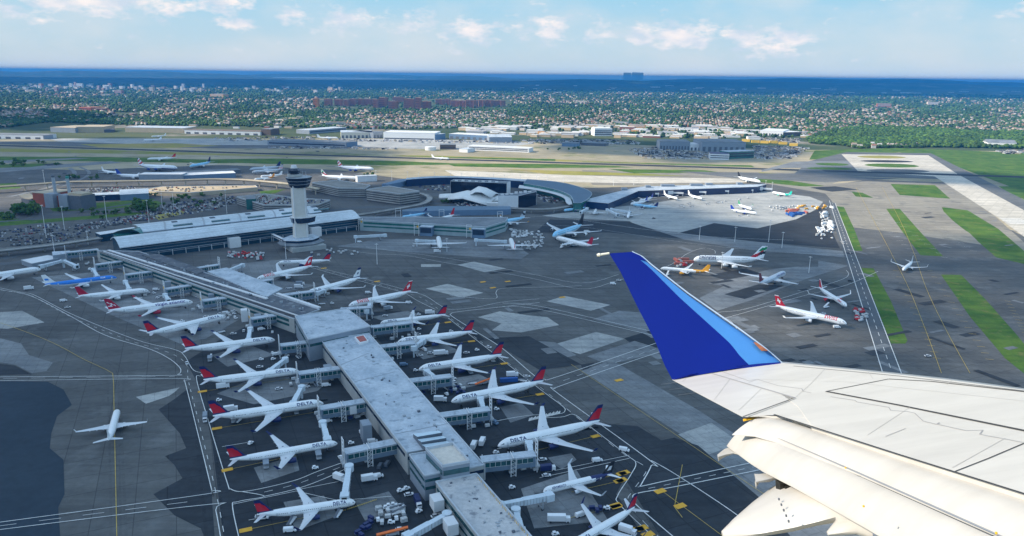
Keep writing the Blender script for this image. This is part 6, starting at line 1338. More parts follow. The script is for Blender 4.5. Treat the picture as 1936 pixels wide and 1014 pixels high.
def tree(x, y, r, h, label, group, kind=None, rz=None):
    cr, tr = KIN[random.randrange(4) if kind is None else kind]; t = thing('tree', label, 'tree', (x, y, 0), rz if rz is not None else random.uniform(0, 6), group); t.scale = (r, r, h); inst(cr, 'crown', t); inst(tr, 'trunk', t)
random.seed(21)
PLACES = [(-2500, 'behind the long grey-roofed shed at far left'), (-1300, 'behind the sunlit beige hangars'), (-900, 'behind the very long white hangar'), (-520, 'beside the cream building with columns'), (-200, 'behind the cream cargo shed'), (150, 'behind the white-roofed blue-fronted shed'), (600, 'left of the white office block'), (1100, 'behind the big freight buildings'), (1500, 'beside the huge white warehouse'), (9e9, 'in the near edge of the wood by the runways')]
KN = ['mid-green', 'fresh green', 'dark green', 'yellow-green']
for i in near:
    kd = random.randrange(4); wh = PLACES[-1][1] if WDk[i] else next(w for x, w in PLACES if TP[i, 0] < x); tree(TP[i, 0], TP[i, 1], rad[i] * 1.2, hgt[i], '%s leafy tree %s' % (KN[kd], wh), '%s trees %s' % (KN[kd], wh), kd)
# trees on the airport side
for (cx, cy, sx, sy, n, rr, hh, lab) in ((50, 404, 16, 6, 16, 6, 15, 'full green tree in the grove beside the red power plant'), (10, 412, 14, 8, 8, 4, 8, 'round tree at the left edge below the grove'), (190, 403, 70, 6, 16, 4, 7, 'dark tree along the access road right of the grove'), (275, 398, 12, 6, 7, 6, 13, 'tall dark tree in the clump above the glass hall roof'), (360, 372, 50, 4, 14, 3.5, 6, 'small tree along the edge of the sand-coloured deck'),
                               (345, 383, 40, 8, 10, 3.6, 6, 'tree standing among the parked cars left of the tower'), (848, 381, 12, 3, 7, 4, 8, 'dark tree before the winged terminal'), (40, 312, 40, 5, 16, 5, 8, 'dark bushy tree by the far left taxiways'), (150, 338, 40, 3, 10, 4, 7, 'dark tree beyond the elevated railway'), (1085, 283, 60, 2, 10, 4, 6, 'bushy tree on the green strip before the freight yard'), (700, 332, 14, 2, 3, 3, 6, 'small tree on the roof edge beside the old garage')):
    for k in range(n):
        x, y = G(cx + random.gauss(0, sx * .6), cy + random.gauss(0, sy * .6)); tree(x, y, rr * random.uniform(.7, 1.2), hh * random.uniform(.75, 1.15), lab, lab.split(' ', 1)[1])
for (pts, m) in (([(-60, 404), (60, 417), (250, 402), (292, 403), (180, 414), (0, 428), (-60, 434)], GRASS), ([(90, 390), (180, 384), (290, 376), (310, 386), (200, 396), (100, 400)], GRASS), ([(490, 362), (540, 358), (520, 366), (495, 368)], GRASS), ([(290, 408), (345, 398), (350, 404), (300, 416)], GRASSD), ([(-60, 350), (30, 346), (40, 356), (-60, 362)], GRASS)): sheet('verge', pts, m, .09 + random.random() * .01)
struct(strip([(-60, 424), (60, 414), (170, 398), (300, 378), (420, 362)], 9, ROADM, 'access_road', .12)); struct(strip([(20, 372), (100, 352), (140, 330), (132, 318)], 8, CONM, 'access_road', .125)); struct(strip([(120, 352), (160, 336), (168, 325), (150, 316)], 6, CONM, 'access_road', .128))
struct(strip([(600, 400), (700, 392), (800, 398), (820, 385), (1000, 395), (1070, 392)], 14, ROADM, 'access_road', .12)); struct(strip([(0, 490), (90, 470), (200, 452)], 16, ROADM, 'access_road', .12)); struct(strip([(-40, 505), (60, 492), (120, 478)], 12, ROADM, 'access_road', .121))

# houses: gabled boxes in rows
def house_arrays(P, w, d, h, rot, wall, roof):
    n = len(P); hw, hd = w / 2, d / 2; rise = d * .28; cx, sx_ = np.cos(rot), np.sin(rot)
    loc = np.array([(-1, -1, 0), (1, -1, 0), (1, 1, 0), (-1, 1, 0), (-1, -1, 1), (1, -1, 1), (1, 1, 1), (-1, 1, 1), (-1, 0, 2), (1, 0, 2)], float)
    X = loc[None, :, 0] * hw[:, None]; Y = loc[None, :, 1] * hd[:, None]; Z = np.where(loc[None, :, 2] == 0, 0, np.where(loc[None, :, 2] == 1, h[:, None], (h + rise)[:, None]))
    V = np.stack([P[:, 0:1] + X * cx[:, None] - Y * sx_[:, None], P[:, 1:2] + X * sx_[:, None] + Y * cx[:, None], Z], 2).reshape(-1, 3)
    F0 = np.array([(0, 1, 5, 4), (1, 2, 6, 5), (2, 3, 7, 6), (3, 0, 4, 7), (4, 5, 9, 8), (6, 7, 8, 9), (5, 6, 9, 9), (7, 4, 8, 8)])
    F4 = (F0[:6][None] + (np.arange(n) * 10)[:, None, None]).reshape(-1, 4); T4 = np.stack([wall, wall, wall, wall, roof, roof], 1).reshape(-1, 3)
    F3 = (F0[6:, :3][None] + (np.arange(n) * 10)[:, None, None]).reshape(-1, 3); T3 = np.stack([wall, wall], 1).reshape(-1, 3)
    F4a = np.concatenate([F4[:, [0, 1, 2]], F4[:, [0, 2, 3]]]); T4a = np.concatenate([T4, T4]); return V, np.concatenate([F4a, F3]), np.concatenate([T4a, T3])
HM = attr_mat('house_paint', .8)
NH = 21000; hx = R_np.uniform(-50, 1990, NH); hy = 156 + R_np.rand(NH) ** .75 * 126; k = (hy < fedge(hx) - 1.5) & (hy > 158 + .012 * hx)
hx, hy = hx[k], hy[k]; q = np.stack([hx, hy], 1); k = ~inside(q, WOOD) & ~inside(q, EST_A) & ~inside(q, INDUS)
for p in PARKS: k &= ~inside(q, p)
dn = np.clip((vnoise(hx, hy, 4, 110, 13) - .40) * 4.5, 0, 1); dn = np.where((hy > 222) & (hx > 780), dn * .6 + .5, dn); k &= R_np.rand(len(hx)) < dn + .05
hx, hy = hx[k], hy[k]; HP = unproj(hx, hy)
ang = math.radians(-14); ca, sa_ = math.cos(ang), math.sin(ang); U_ = HP[:, 0] * ca + HP[:, 1] * sa_; V_ = -HP[:, 0] * sa_ + HP[:, 1] * ca; V_ = np.round(V_ / 34) * 34 + R_np.choice([-8, 8], len(V_)); U_ = np.round(U_ / 13) * 13; HP = np.stack([U_ * ca - V_ * sa_, U_ * sa_ + V_ * ca], 1)
_, ui = np.unique(np.round(HP).astype(int), axis=0, return_index=True); HP = HP[ui]; hd_ = np.hypot(HP[:, 0], HP[:, 1]); oo = np.argsort(hd_); HP = HP[oo]; hd_ = hd_[oo]; n = len(HP)
WC = np.array([(.50, .48, .45), (.38, .33, .27), (.46, .39, .31), (.26, .22, .18), (.24, .12, .08), (.52, .52, .53)]); RC = np.array([(.22, .20, .19), (.30, .24, .19), (.40, .36, .32), (.16, .15, .15), (.28, .14, .10), (.46, .45, .44)])
wi = R_np.randint(0, 6, n); ri = R_np.randint(0, 6, n); w_ = R_np.uniform(9, 15, n) * np.clip(hd_ / 3600, 1, 1.7); d_ = R_np.uniform(8, 12, n) * np.clip(hd_ / 3600, 1, 1.6); h_ = R_np.uniform(6.5, 9.5, n); rt = ang + R_np.choice([0, PI / 2], n); var_ = R_np.uniform(.62, 1.0, (n, 1)) * np.array([1.05, .98, .9])
Vh, Fh, Th = house_arrays(HP[260:], w_[260:], d_[260:], h_[260:], rt[260:], WC[wi[260:]] * var_[260:], RC[ri[260:]] * var_[260:])
o = inst(np_mesh('town_houses', Vh, Fh, [HM], Th), 'town_houses'); struct(o, 'stuff'); o['label'] = 'thousands of small pale houses among the suburb trees'
WN = ['white', 'tan', 'cream', 'brown', 'brick-red', 'pale grey']; RN = ['dark grey', 'brown', 'light grey', 'black', 'rust-red', 'pale']
for i in range(260):
    w, d, h = w_[i], d_[i], h_[i]; key = 'house_%d_%d' % (wi[i], ri[i])
    if key not in MATS:
        mb = MB(); mb.prism(rect(0, 0, 1, 1), 0, 1, tint=tuple(WC[wi[i]])); mb.add([(-.5, -.5, 1), (.5, -.5, 1), (-.5, .5, 1), (.5, .5, 1), (-.5, 0, 1.38), (.5, 0, 1.38)], [(1, 3, 5), (2, 0, 4)], 0, tuple(WC[wi[i]])); wm_ = mb.mesh('wall', [HM])
        mb = MB(); mb.add([(-.54, -.56, .97), (.54, -.56, .97), (.54, 0, 1.4), (-.54, 0, 1.4), (.54, .56, .97), (-.54, .56, .97)], [(0, 1, 2, 3), (3, 2, 4, 5)], 0, tuple(RC[ri[i]])); MATS[key] = (wm_, mb.mesh('roof', [HM]))
    side = 'left of the estate' if HP[i, 0] < -400 else ('right of the office block' if HP[i, 0] > 700 else 'below the estate')
    t = thing('house', 'small %s house with %s roof, near town edge %s' % (WN[wi[i]], RN[ri[i]], side), 'house', (HP[i, 0], HP[i, 1], 0), rt[i], '%s houses with %s roofs %s' % (WN[wi[i]], RN[ri[i]], side)); t.scale = (w, d, h); inst(MATS[key][0], 'wall', t); inst(MATS[key][1], 'roof', t)

# town blocks on the skyline at left and big pale sheds of the industrial strip
BM = attr_mat('block_paint', .75); random.seed(5)
def town_block(px, py, wpx, hpx, c, lab, grp, cat='building', deep=1.0, roofc=None, name='town_building'):
    A = Vector(G(px, py)); d = A.length; w = wpx * d / 1440; h = HT(px, py, py - hpx); t = thing(name, lab, cat, (*A, 0), ang + random.choice((0, .1, -.1)), grp); dp = w * deep * random.uniform(.7, 1.3)
    mb = MB(); mb.box((0, 0), (w, dp), 0, h, tint=c); mb.obj('wall', [BM], t); mb = MB(); mb.box((0, 0), (w + .6, dp + .6), h, h + .8, tint=roofc or (.36, .35, .34)); 
    mb.obj('roof', [BM], t)
    if h > 14:
        for s in (.3, .6, .85): mb = MB(); on_wall(mb, (-w / 2, -dp / 2), (w / 2, -dp / 2), h * (s - .06), h * (s + .06), .05, .95, .2); mb.obj('window_band', GREY, t)
    return t
PAL = {'pink-white': (.66, .56, .50), 'white': (.74, .72, .70), 'tan': (.55, .42, .28), 'brick-red': (.34, .14, .10), 'orange': (.62, .34, .14), 'grey': (.34, .35, .37)}
def pick(): return random.choices(list(PAL), (5, 5, 4, 3, 1, 2))[0]
for i in range(120):
    px = random.triangular(0, 480, 140) if random.random() < .8 else random.uniform(480, 700); py = 168 + random.gauss(0, 3.2) + px * .006; c = pick()
    town_block(px, py, random.uniform(2.5, 8), random.choice((2, 3, 4, 5, 6, 9)), PAL[c], '%s block in the distant town centre on the left skyline' % c, c + ' blocks of the distant town centre', deep=.8)
for i in range(90):
    px = random.uniform(0, 1936); py = random.uniform(180, 226) + .01 * px; c = pick()
    if 585 < px < 970 and 184 < py < 212: continue
    town_block(px, py, random.uniform(5, 16), random.uniform(1.5, 4.5), PAL[c], '%s building among the trees of the middle distance, %s' % (c, 'left third' if px < 645 else 'middle third' if px < 1290 else 'right third'), '%s buildings in the middle distance, %s' % (c, 'left' if px < 645 else 'middle' if px < 1290 else 'right'), deep=.5)
for i in range(150):
    while True:
        px, py = random.uniform(880, 1530), random.uniform(239, 265)
        if inside(np.array([[px, py]]), INDUS)[0] and not (1115 < px < 1165 and py > 248) and not (1430 < px < 1520 and py > 238): break
    c = pick() if random.random() < .5 else random.choice(('white', 'tan')); town_block(px, py, random.uniform(9, 34), random.uniform(2.5, 5.5), PAL[c], 'low %s shed in the industrial strip, %s' % (c, 'left of the white office block' if px < 1120 else 'right of the white office block'), '%s sheds of the industrial strip %s' % (c, 'left' if px < 1120 else 'right'), deep=.9, roofc=random.choice(((.58, .56, .53), (.40, .40, .41), (.66, .65, .62))), name='industrial_shed')
for i in range(70):
    px, py = random.uniform(330, 900), random.uniform(222, 243); c = random.choice(('white', 'tan', 'tan', 'brick-red')); town_block(px, py, random.uniform(6, 16), random.uniform(2, 4), PAL[c], 'low %s building between the trees behind the cargo sheds' % c, '%s buildings behind the cargo sheds' % c, deep=.6)
for (px, py, w, h, c, l) in ((1204, 245, 31, 9, 'orange', 'sunlit orange building right of the white office block'), (1175, 236, 26, 5, 'grey', 'dark grey building in the trees above the orange one'), (1340, 263, 30, 6, 'tan', 'wide tan building behind the big freight building'), (627, 175, 5, 9, 'orange', 'slim orange tower alone on the far plain'), (1670, 205, 22, 9, 'brick-red', 'brick-red institution in the trees right of centre'), (1762, 201, 16, 8, 'pink-white', 'pink-white building farther right in the trees'), (1100, 196, 22, 5, 'tan', 'tan building in the middle distance right of the estate'), (1272, 153, 14, 4, 'white', 'white building alone on the dark plain'), (60, 176, 14, 6, 'tan', 'tan building at the far left skyline'), (152, 168, 10, 10, 'white', 'tallest white tower of the distant town centre'), (203, 170, 12, 9, 'white', 'second white tower of the distant town centre'), (226, 178, 13, 7, 'brick-red', 'red and white building below the distant town centre'), (344, 174, 4, 10, 'white', 'thin white tower near the distant town centre'), (415, 185, 26, 7, 'orange', 'sunlit orange school among the trees'), (1440, 168, 14, 2, 'pink-white', 'pale building at the edge of the dark plain'), (470, 146, 20, 3, 'white', 'white building on the far shore')):
    town_block(px, py, w, h, PAL[c], l, None, deep=.5)
for i in range(80):
    px, py = random.uniform(960, 1936), random.uniform(154, 182); town_block(px, py, random.uniform(4, 22), random.uniform(.5, 1.3), PAL['white'], 'faint pale roof on the dark wooded plain near the horizon', 'pale roofs on the dark plain', deep=.3)
YEL_T = (.75, .48, .08)
for i, (px, py) in enumerate(((1410, 268), (1428, 270), (1445, 271), (1462, 271), (1480, 273), (1500, 276))): town_block(px, py, 14, 4, YEL_T, 'yellow shed number %s from the left beside the truck yard' % ['one', 'two', 'three', 'four', 'five', 'six'][i], 'yellow sheds beside the truck yard', deep=.5, roofc=(.70, .45, .1))
# far water and ridges
WATER = mat('far_water', (.35, .50, .60), .25, var=.1, scale=.0005)
for pts in ([(160, 142.5), (480, 144.4), (980, 147), (980, 148.5), (640, 148.2), (300, 145)], [(500, 149.5), (700, 149.2), (800, 150), (560, 150.4)]): sheet('water', pts, WATER, 2.0)
def ridge(px0, px1, D, top, seed):
    """low hills D metres off whose crest reaches the picture height top(px) at its peak"""
    rs = np.random.RandomState(seed); n = 60; mb = MB(); rows = []
    for j, (dd, f) in enumerate(((-2200, 0), (-1100, .7), (0, 1), (1200, .6), (2600, 0))):
        row = []
        for i in range(n + 1):
            px = px0 + (px1 - px0) * i / n; a = math.atan2(*ray(px, 200)[:2]); t = i / n; eye = 142 + (px - 968) * .01135; hm = CAMZ - (top + (px - 968) * .01135 - eye) * D / F_
            hh = hm * (.80 + .11 * math.sin(t * 9 + seed) + .09 * math.sin(t * 23 + seed * 2)) * min(1, 6 * t, 6 * (1 - t)) * f
            row.append((math.sin(a) * (D + dd), math.cos(a) * (D + dd), max(0, hh) + (rs.uniform(-1, 1) * 4 if f else -1)))
        rows.append(row)
    mb.rings(rows, close=False); return struct(mb.obj('hills', LAND))
ridge(1180, 2050, 30000, 140.4, 3); ridge(-100, 520, 34000, 141.6, 9); ridge(400, 1000, 40000, 142.4, 4); ridge(900, 2050, 21000, 146.5, 8)
# ------------------------------------------------------------------ vehicles
CARM = attr_mat('car_paint', .35)
CARC = {'white': (.70, .71, .72), 'silver': (.40, .42, .44), 'black': (.02, .02, .025), 'dark grey': (.08, .085, .09), 'blue': (.02, .05, .18), 'red': (.30, .02, .02), 'tan': (.35, .30, .22)}
def car_mesh(c):
    mb = MB(); t = CARC[c]; mb.prism(rect(0, 0, 4.6, 1.85), .35, .95, tint=t, bottom=True)
    mb.add([(-1.9, -.85, .95), (1.2, -.85, .95), (1.2, .85, .95), (-1.9, .85, .95), (-1.5, -.7, 1.5), (.5, -.7, 1.5), (.5, .7, 1.5), (-1.5, .7, 1.5)], [(4, 5, 6, 7)], 0, t)
    body = mb.mesh('body', [CARM]); mb = MB(); mb.add([(-1.9, -.85, .951), (1.2, -.85, .951), (1.2, .85, .951), (-1.9, .85, .951), (-1.5, -.7, 1.499), (.5, -.7, 1.499), (.5, .7, 1.499), (-1.5, .7, 1.499)], [(0, 1, 5, 4), (1, 2, 6, 5), (2, 3, 7, 6), (3, 0, 4, 7)]); win = mb.mesh('windows', [WINDOW_M])
    mb = MB()
    for x in (-1.4, 1.4):
        for y in (-.9, .9): mb.cyl((x, y - .1, .33), (x, y + .1, .33), .33, n=8)
    return body, win, mb.mesh('wheels', [BLACK])
CARS = {c: car_mesh(c) for c in CARC}
LOTS = [([(0, 436), (100, 424), (175, 436), (165, 455), (40, 466), (-30, 462)], 0, 'in the car park left of the walkway', .55), ([(135, 428), (268, 406), (292, 414), (200, 432), (150, 436)], 0, 'in the car park above the pale walkway', .85), ([(255, 408), (330, 384), (440, 372), (448, 384), (400, 398), (300, 414)], 0, 'in the car park behind the glass hall', .75), ([(285, 361), (305, 355), (480, 353), (360, 363)], 6, 'on the sand-coloured parking deck', .3), ([(455, 374), (500, 369), (560, 376), (618, 380), (596, 386), (500, 386)], 12, 'on the roof of the wide garage', .6),
        ([(150, 360), (245, 352), (262, 358), (170, 368)], 0, 'in the lot right of the power plant', .7), ([(850, 380), (900, 384), (935, 391), (870, 392)], 0, 'in front of the winged terminal', .6), ([(1010, 362), (1070, 362), (1080, 378), (1050, 386), (1020, 380)], 0, 'inside the curve of the crescent terminal', .6), ([(790, 352), (850, 350), (850, 362), (800, 360)], 0, 'between the garage and the hotel slab', .3)]
random.seed(31); allcars = []
for poly, z, where, occ in LOTS:
    wp = [G(x, y, z) for x, y in poly]; xs = [p[0] for p in wp]; ys = [p[1] for p in wp]; a = math.radians(34 if z == 0 else 10); ca_, sa2 = math.cos(a), math.sin(a); pts = []
    R2 = math.hypot(max(xs) - min(xs), max(ys) - min(ys)); cx, cy = sum(xs) / len(xs), sum(ys) / len(ys); nu = int(R2 / 2.8); nv = int(R2 / 17)
    for j in range(-nv, nv):
        for i in range(-nu // 2, nu // 2):
            for s in (0, 5.6):
                u, v = i * 2.8, j * 17 + s; pts.append((cx + u * ca_ - v * sa2, cy + u * sa2 + v * ca_))
    P = np.array(pts); P = P[inside(P, wp)]
    for p in P:
        if random.random() < occ * .8: allcars.append((math.hypot(*p), p[0], p[1], z, a + PI / 2 + random.choice((0, PI)), random.choices(list(CARC), (5, 4, 4, 4, 2, 1, 1))[0], where))
allcars.sort(key=lambda c: c[0])
for (d, x, y, z, a, c, where) in allcars[:285]:
    t = thing('parked_car', '%s car parked %s' % (c, where), 'car', (x, y, z + (.1 if z else .16)), a, '%s cars parked %s' % (c, where))
    for me, nm in zip(CARS[c], ('body', 'windows', 'wheels')): inst(me, nm, t)
def box_field(name, items, label):
    """items (x, y, z, a, l, w, h, colour): far parked vehicles too small to part"""
    mb = MB()
    for (x, y, z, a, l, w, h, c) in items: mb.prism(rect(x, y, l, w, a), z, z + h * .6, tint=c); mb.prism(rect(x - .1 * l * math.cos(a), y - .1 * l * math.sin(a), l * .5, w * .85, a), z + h * .6, z + h, tint=tuple(q * .5 for q in c))
    o = mb.obj(name, [CARM]); struct(o, 'stuff'); o['label'] = label; return o
far = [(x, y, z + .15, a, 4.5, 1.8, 1.45, CARC[c]) for (d, x, y, z, a, c, w) in allcars[285:]]
for poly, n in (([(1185, 283), (1245, 280), (1345, 291), (1335, 302), (1220, 300)], 900), ([(1425, 276), (1530, 280), (1500, 300), (1428, 302)], 900), ([(1436, 262), (1512, 263), (1508, 270), (1440, 269)], 260), ([(1880, 285), (1936, 284), (1990, 290), (1900, 292)], 160), ([(985, 264), (1200, 266), (1210, 274), (1000, 272)], 600), ([(500, 281), (760, 283), (700, 279), (520, 277)], 100), ([(640, 264), (980, 268), (980, 272), (650, 268)], 260), ([(400, 262), (620, 258), (640, 262), (440, 268)], 160)):
    wp = [G(*p) for p in poly]; k = 0
    xs = [p[0] for p in wp]; ys = [p[1] for p in wp]
    Q = np.stack([R_np.uniform(min(xs), max(xs), n * 3), R_np.uniform(min(ys), max(ys), n * 3)], 1); Q = Q[inside(Q, wp)][:n]
    for q in Q:
        big = random.random() < .35; far.append((q[0], q[1], .2, ang + random.choice((0, PI / 2)), 14 if big else 5, 2.8 if big else 2.0, 4 if big else 1.6, random.choice(((.7, .7, .7), (.6, .6, .62), (.35, .36, .38), (.05, .05, .06), (.25, .27, .3), (.5, .42, .3)))))
box_field('distant_parked_vehicles', far, 'hundreds of parked cars and trucks in the distant yards beyond the runway')
VM = {}
def vmesh(kind):
    if kind in VM: return VM[kind]
    parts = []; P = lambda n, mb, m: parts.append((n, mb.mesh(n, [m])))
    def wheels(xs, y=.95, r=.42):
        for x in xs:
            for s in (-1, 1): mb = MB(); mb.cyl((x, s * y - .15, r), (x, s * y + .15, r), r, n=9); P('wheel', mb, BLACK)
    if kind.startswith('van'):
        c = {'van': WHITE, 'van_blue': CLADB, 'van_dark': DKGREY}[kind]; mb = MB(); mb.rings([[(-2.8, y, z) for y, z in ((-1, .4), (1, .4), (1, 1.9), (.8, 2.25), (-.8, 2.25), (-1, 1.9))], [(1.3, y, z) for y, z in ((-1, .4), (1, .4), (1, 1.9), (.8, 2.25), (-.8, 2.25), (-1, 1.9))], [(2.2, y, z) for y, z in ((-1, .4), (1, .4), (1, 1.3), (.8, 1.35), (-.8, 1.35), (-1, 1.3))], [(2.9, y, z) for y, z in ((-.95, .4), (.95, .4), (.95, 1.1), (.8, 1.15), (-.8, 1.15), (-.95, 1.1))]], smooth=False); P('body', mb, c)
        mb = MB(); mb.add([(1.42, -.85, 2.1), (1.42, .85, 2.1), (2.14, .85, 1.45), (2.14, -.85, 1.45)], [(0, 3, 2, 1)]); P('windscreen', mb, WINDOW_M); wheels((-1.7, 1.7))
    elif kind.startswith('truck'):
        c = {'truck': WHITE, 'truck_navy': NAVY, 'truck_grey': CLAD, 'truck_long': WHITE}[kind]; l = 8.5 if kind == 'truck_long' else 6; mb = MB(); mb.box((-1.2, 0), (l, 2.5), 1.0, 3.8, bottom=True); P('box_body', mb, c); mb = MB(); mb.box((l / 2 - .1, 0), (2.0, 2.3), .5, 2.7, bottom=True); P('cab', mb, WHITE)
        mb = MB(); mb.beam((l / 2 + .93, -1, 2.1), (l / 2 + .93, 1, 2.1), .1, .8); P('windscreen', mb, WINDOW_M); mb = MB(); mb.box((0, 0), (l + 1, 1.0), .5, .99, bottom=True); P('chassis', mb, DKGREY); wheels((-l / 2 + .3, l / 2 - .2), 1.1, .5)
    elif kind == 'tug':
        mb = MB(); mb.box((0, 0), (3.2, 1.7), .35, 1.05, bottom=True); mb.box((-.5, 0), (1.4, 1.5), 1.05, 1.9); P('body', mb, WHITE); mb = MB(); mb.box((-.5, 0), (1.2, 1.54), 1.3, 1.7); P('windows', mb, WINDOW_M); wheels((-1, 1), .8, .38)
    elif kind in ('loader', 'loader_grey'):
        mb = MB(); mb.box((0, 0), (9, 2.6), .8, 1.3, bottom=True); P('chassis', mb, GREY); mb = MB(); mb.box((-1, 0), (6.5, 3.0), 3.0, 3.3, bottom=True); P('platform', mb, WHITE if kind == 'loader' else CLAD); mb = MB()
        for x in (-3.5, 1.5):
            for y in (-1.2, 1.2): mb.beam((x, y, 1.2), (-x - 2, y, 3.0), .22)
        P('scissor_lift', mb, GREY); mb = MB(); mb.box((3.2, -.9), (1.6, 1.2), 1.3, 3.4); P('cab', mb, WHITE); wheels((-3.2, 3.0), 1.1, .5)
    elif kind in ('cart', 'cart_navy', 'cart_red'):
        c = {'cart': M_('cart_cover', (.55, .57, .58), .6), 'cart_navy': NAVY, 'cart_red': RED}[kind]; mb = MB(); mb.box((0, 0), (3, 1.7), .5, .7, bottom=True); P('bed', mb, DKGREY); mb = MB(); mb.box((0, 0), (2.7, 1.6), .7, 2.1); P('cover', mb, c); wheels((-1, 1), .7, .28)
    elif kind == 'belt':
        mb = MB(); mb.box((0, 0), (6, 1.9), .5, 1.1, bottom=True); P('chassis', mb, WHITE); mb = MB(); mb.beam((-4.2, .3, 1.0), (4.4, .3, 2.9), 1.1, .25); P('conveyor', mb, DKGREY); wheels((-2, 2), .9, .4)
    elif kind == 'belt_orange':
        mb = MB(); mb.beam((-7, 0, 1.0), (7, 0, 3.2), 1.6, .5); P('conveyor', mb, M_('orange_paint', (.80, .16, .02), .5)); mb = MB(); mb.box((0, 0), (6, 1.8), .4, 1.2, bottom=True); P('chassis', mb, GREY); wheels((-2, 2), .9, .4)
    elif kind in ('car', 'car_dark'):
        for me, nm in zip(CARS['white' if kind == 'car' else 'black'], ('body', 'windows', 'wheels')): parts.append((nm, me))
    elif kind == 'tractor_red':
        mb = MB(); mb.box((0, 0), (4.5, 2.2), .4, 1.4, bottom=True); mb.box((-1, 0), (1.8, 1.9), 1.4, 2.4); P('body', mb, RED); wheels((-1.5, 1.5), 1.0, .5)
    elif kind == 'tank_yellow':
        mb = MB(); mb.cyl((-3, 0, 1.9), (2, 0, 1.9), 1.2, n=12); P('tank', mb, M_('amber_paint', (.60, .30, .02), .5)); mb = MB(); mb.box((3, 0), (1.8, 2.2), .5, 2.6, bottom=True); P('cab', mb, WHITE); wheels((-2, 3), 1.0, .5)
    elif kind in ('container_blue', 'container_rust', 'container_grey'):
        c = {'container_blue': M_('blue_steel', (.02, .10, .35), .6), 'container_rust': M_('rust_roof', (.45, .13, .09), .7), 'container_grey': CLAD}[kind]; mb = MB(); mb.box((0, 0), (12, 2.5), 0, 2.6); P('shell', mb, c); mb = MB()
        for k in range(9): mb.box((-5 + k * 1.25, 0), (.25, 2.62), .1, 2.5)
        P('corrugation', mb, c)
    elif kind == 'stairs':
        mb = MB(); mb.box((0, 0), (6, 2), .5, 1.2, bottom=True); P('chassis', mb, WHITE); mb = MB(); mb.beam((-3, 0, 1.2), (3, 0, 4.6), 1.5, .4); P('steps', mb, CLADW); wheels((-2, 2), .9, .4)
    elif kind == 'pallet':
        mb = MB(); mb.box((0, 0), (3.2, 2.4), 0.15, .3); P('pallet', mb, GREY); mb = MB(); mb.box((0, 0), (3, 2.2), .3, 1.9); P('load', mb, M_('wrapped_load', (.45, .46, .46), .6, var=.4, scale=1))
    VM[kind] = parts; return parts
NOUN = {'van': ('white van', 'van'), 'van_blue': ('blue-grey van', 'van'), 'van_dark': ('dark van', 'van'), 'truck': ('white box truck', 'truck'), 'truck_navy': ('navy box truck', 'truck'), 'truck_grey': ('grey box truck', 'truck'), 'truck_long': ('long white box truck', 'truck'), 'tug': ('small white tug', 'tug'), 'loader': ('white high-lift loader', 'loader'), 'loader_grey': ('grey high-lift loader', 'loader'), 'cart': ('pale covered baggage cart', 'baggage cart'), 'cart_navy': ('navy baggage cart', 'baggage cart'), 'cart_red': ('red baggage cart', 'baggage cart'), 'belt': ('belt loader', 'belt loader'), 'belt_orange': ('orange belt loader', 'belt loader'), 'car': ('white car', 'car'), 'car_dark': ('black car', 'car'), 'tractor_red': ('red tractor', 'tractor'), 'tank_yellow': ('amber tank truck', 'truck'), 'container_blue': ('blue container', 'container'), 'container_rust': ('rust-red container', 'container'), 'container_grey': ('grey container', 'container'), 'stairs': ('white stair truck', 'stair truck'), 'pallet': ('wrapped pallet load', 'pallet load')}
ONAME = {'van': 'van', 'truck': 'box_truck', 'tug': 'baggage_tug', 'loader': 'high_lift_loader', 'cart': 'baggage_cart', 'belt': 'belt_loader', 'car': 'car', 'tractor': 'tractor', 'tank': 'tank_truck', 'container': 'container', 'stairs': 'stair_truck', 'pallet': 'pallet_load'}
def vehicle(kind, px, py, rot, where, group=None, s=1.0, world=None):
    c = world or G(px, py, 1.0); nn_, cat = NOUN[kind]; t = thing(ONAME[kind.split('_')[0]], nn_ + ' ' + where, cat, (c[0], c[1], .46), math.radians(rot), group); t.scale = (s, s, s)
    for nm, me in vmesh(kind): inst(me, nm, t)
LG = 24
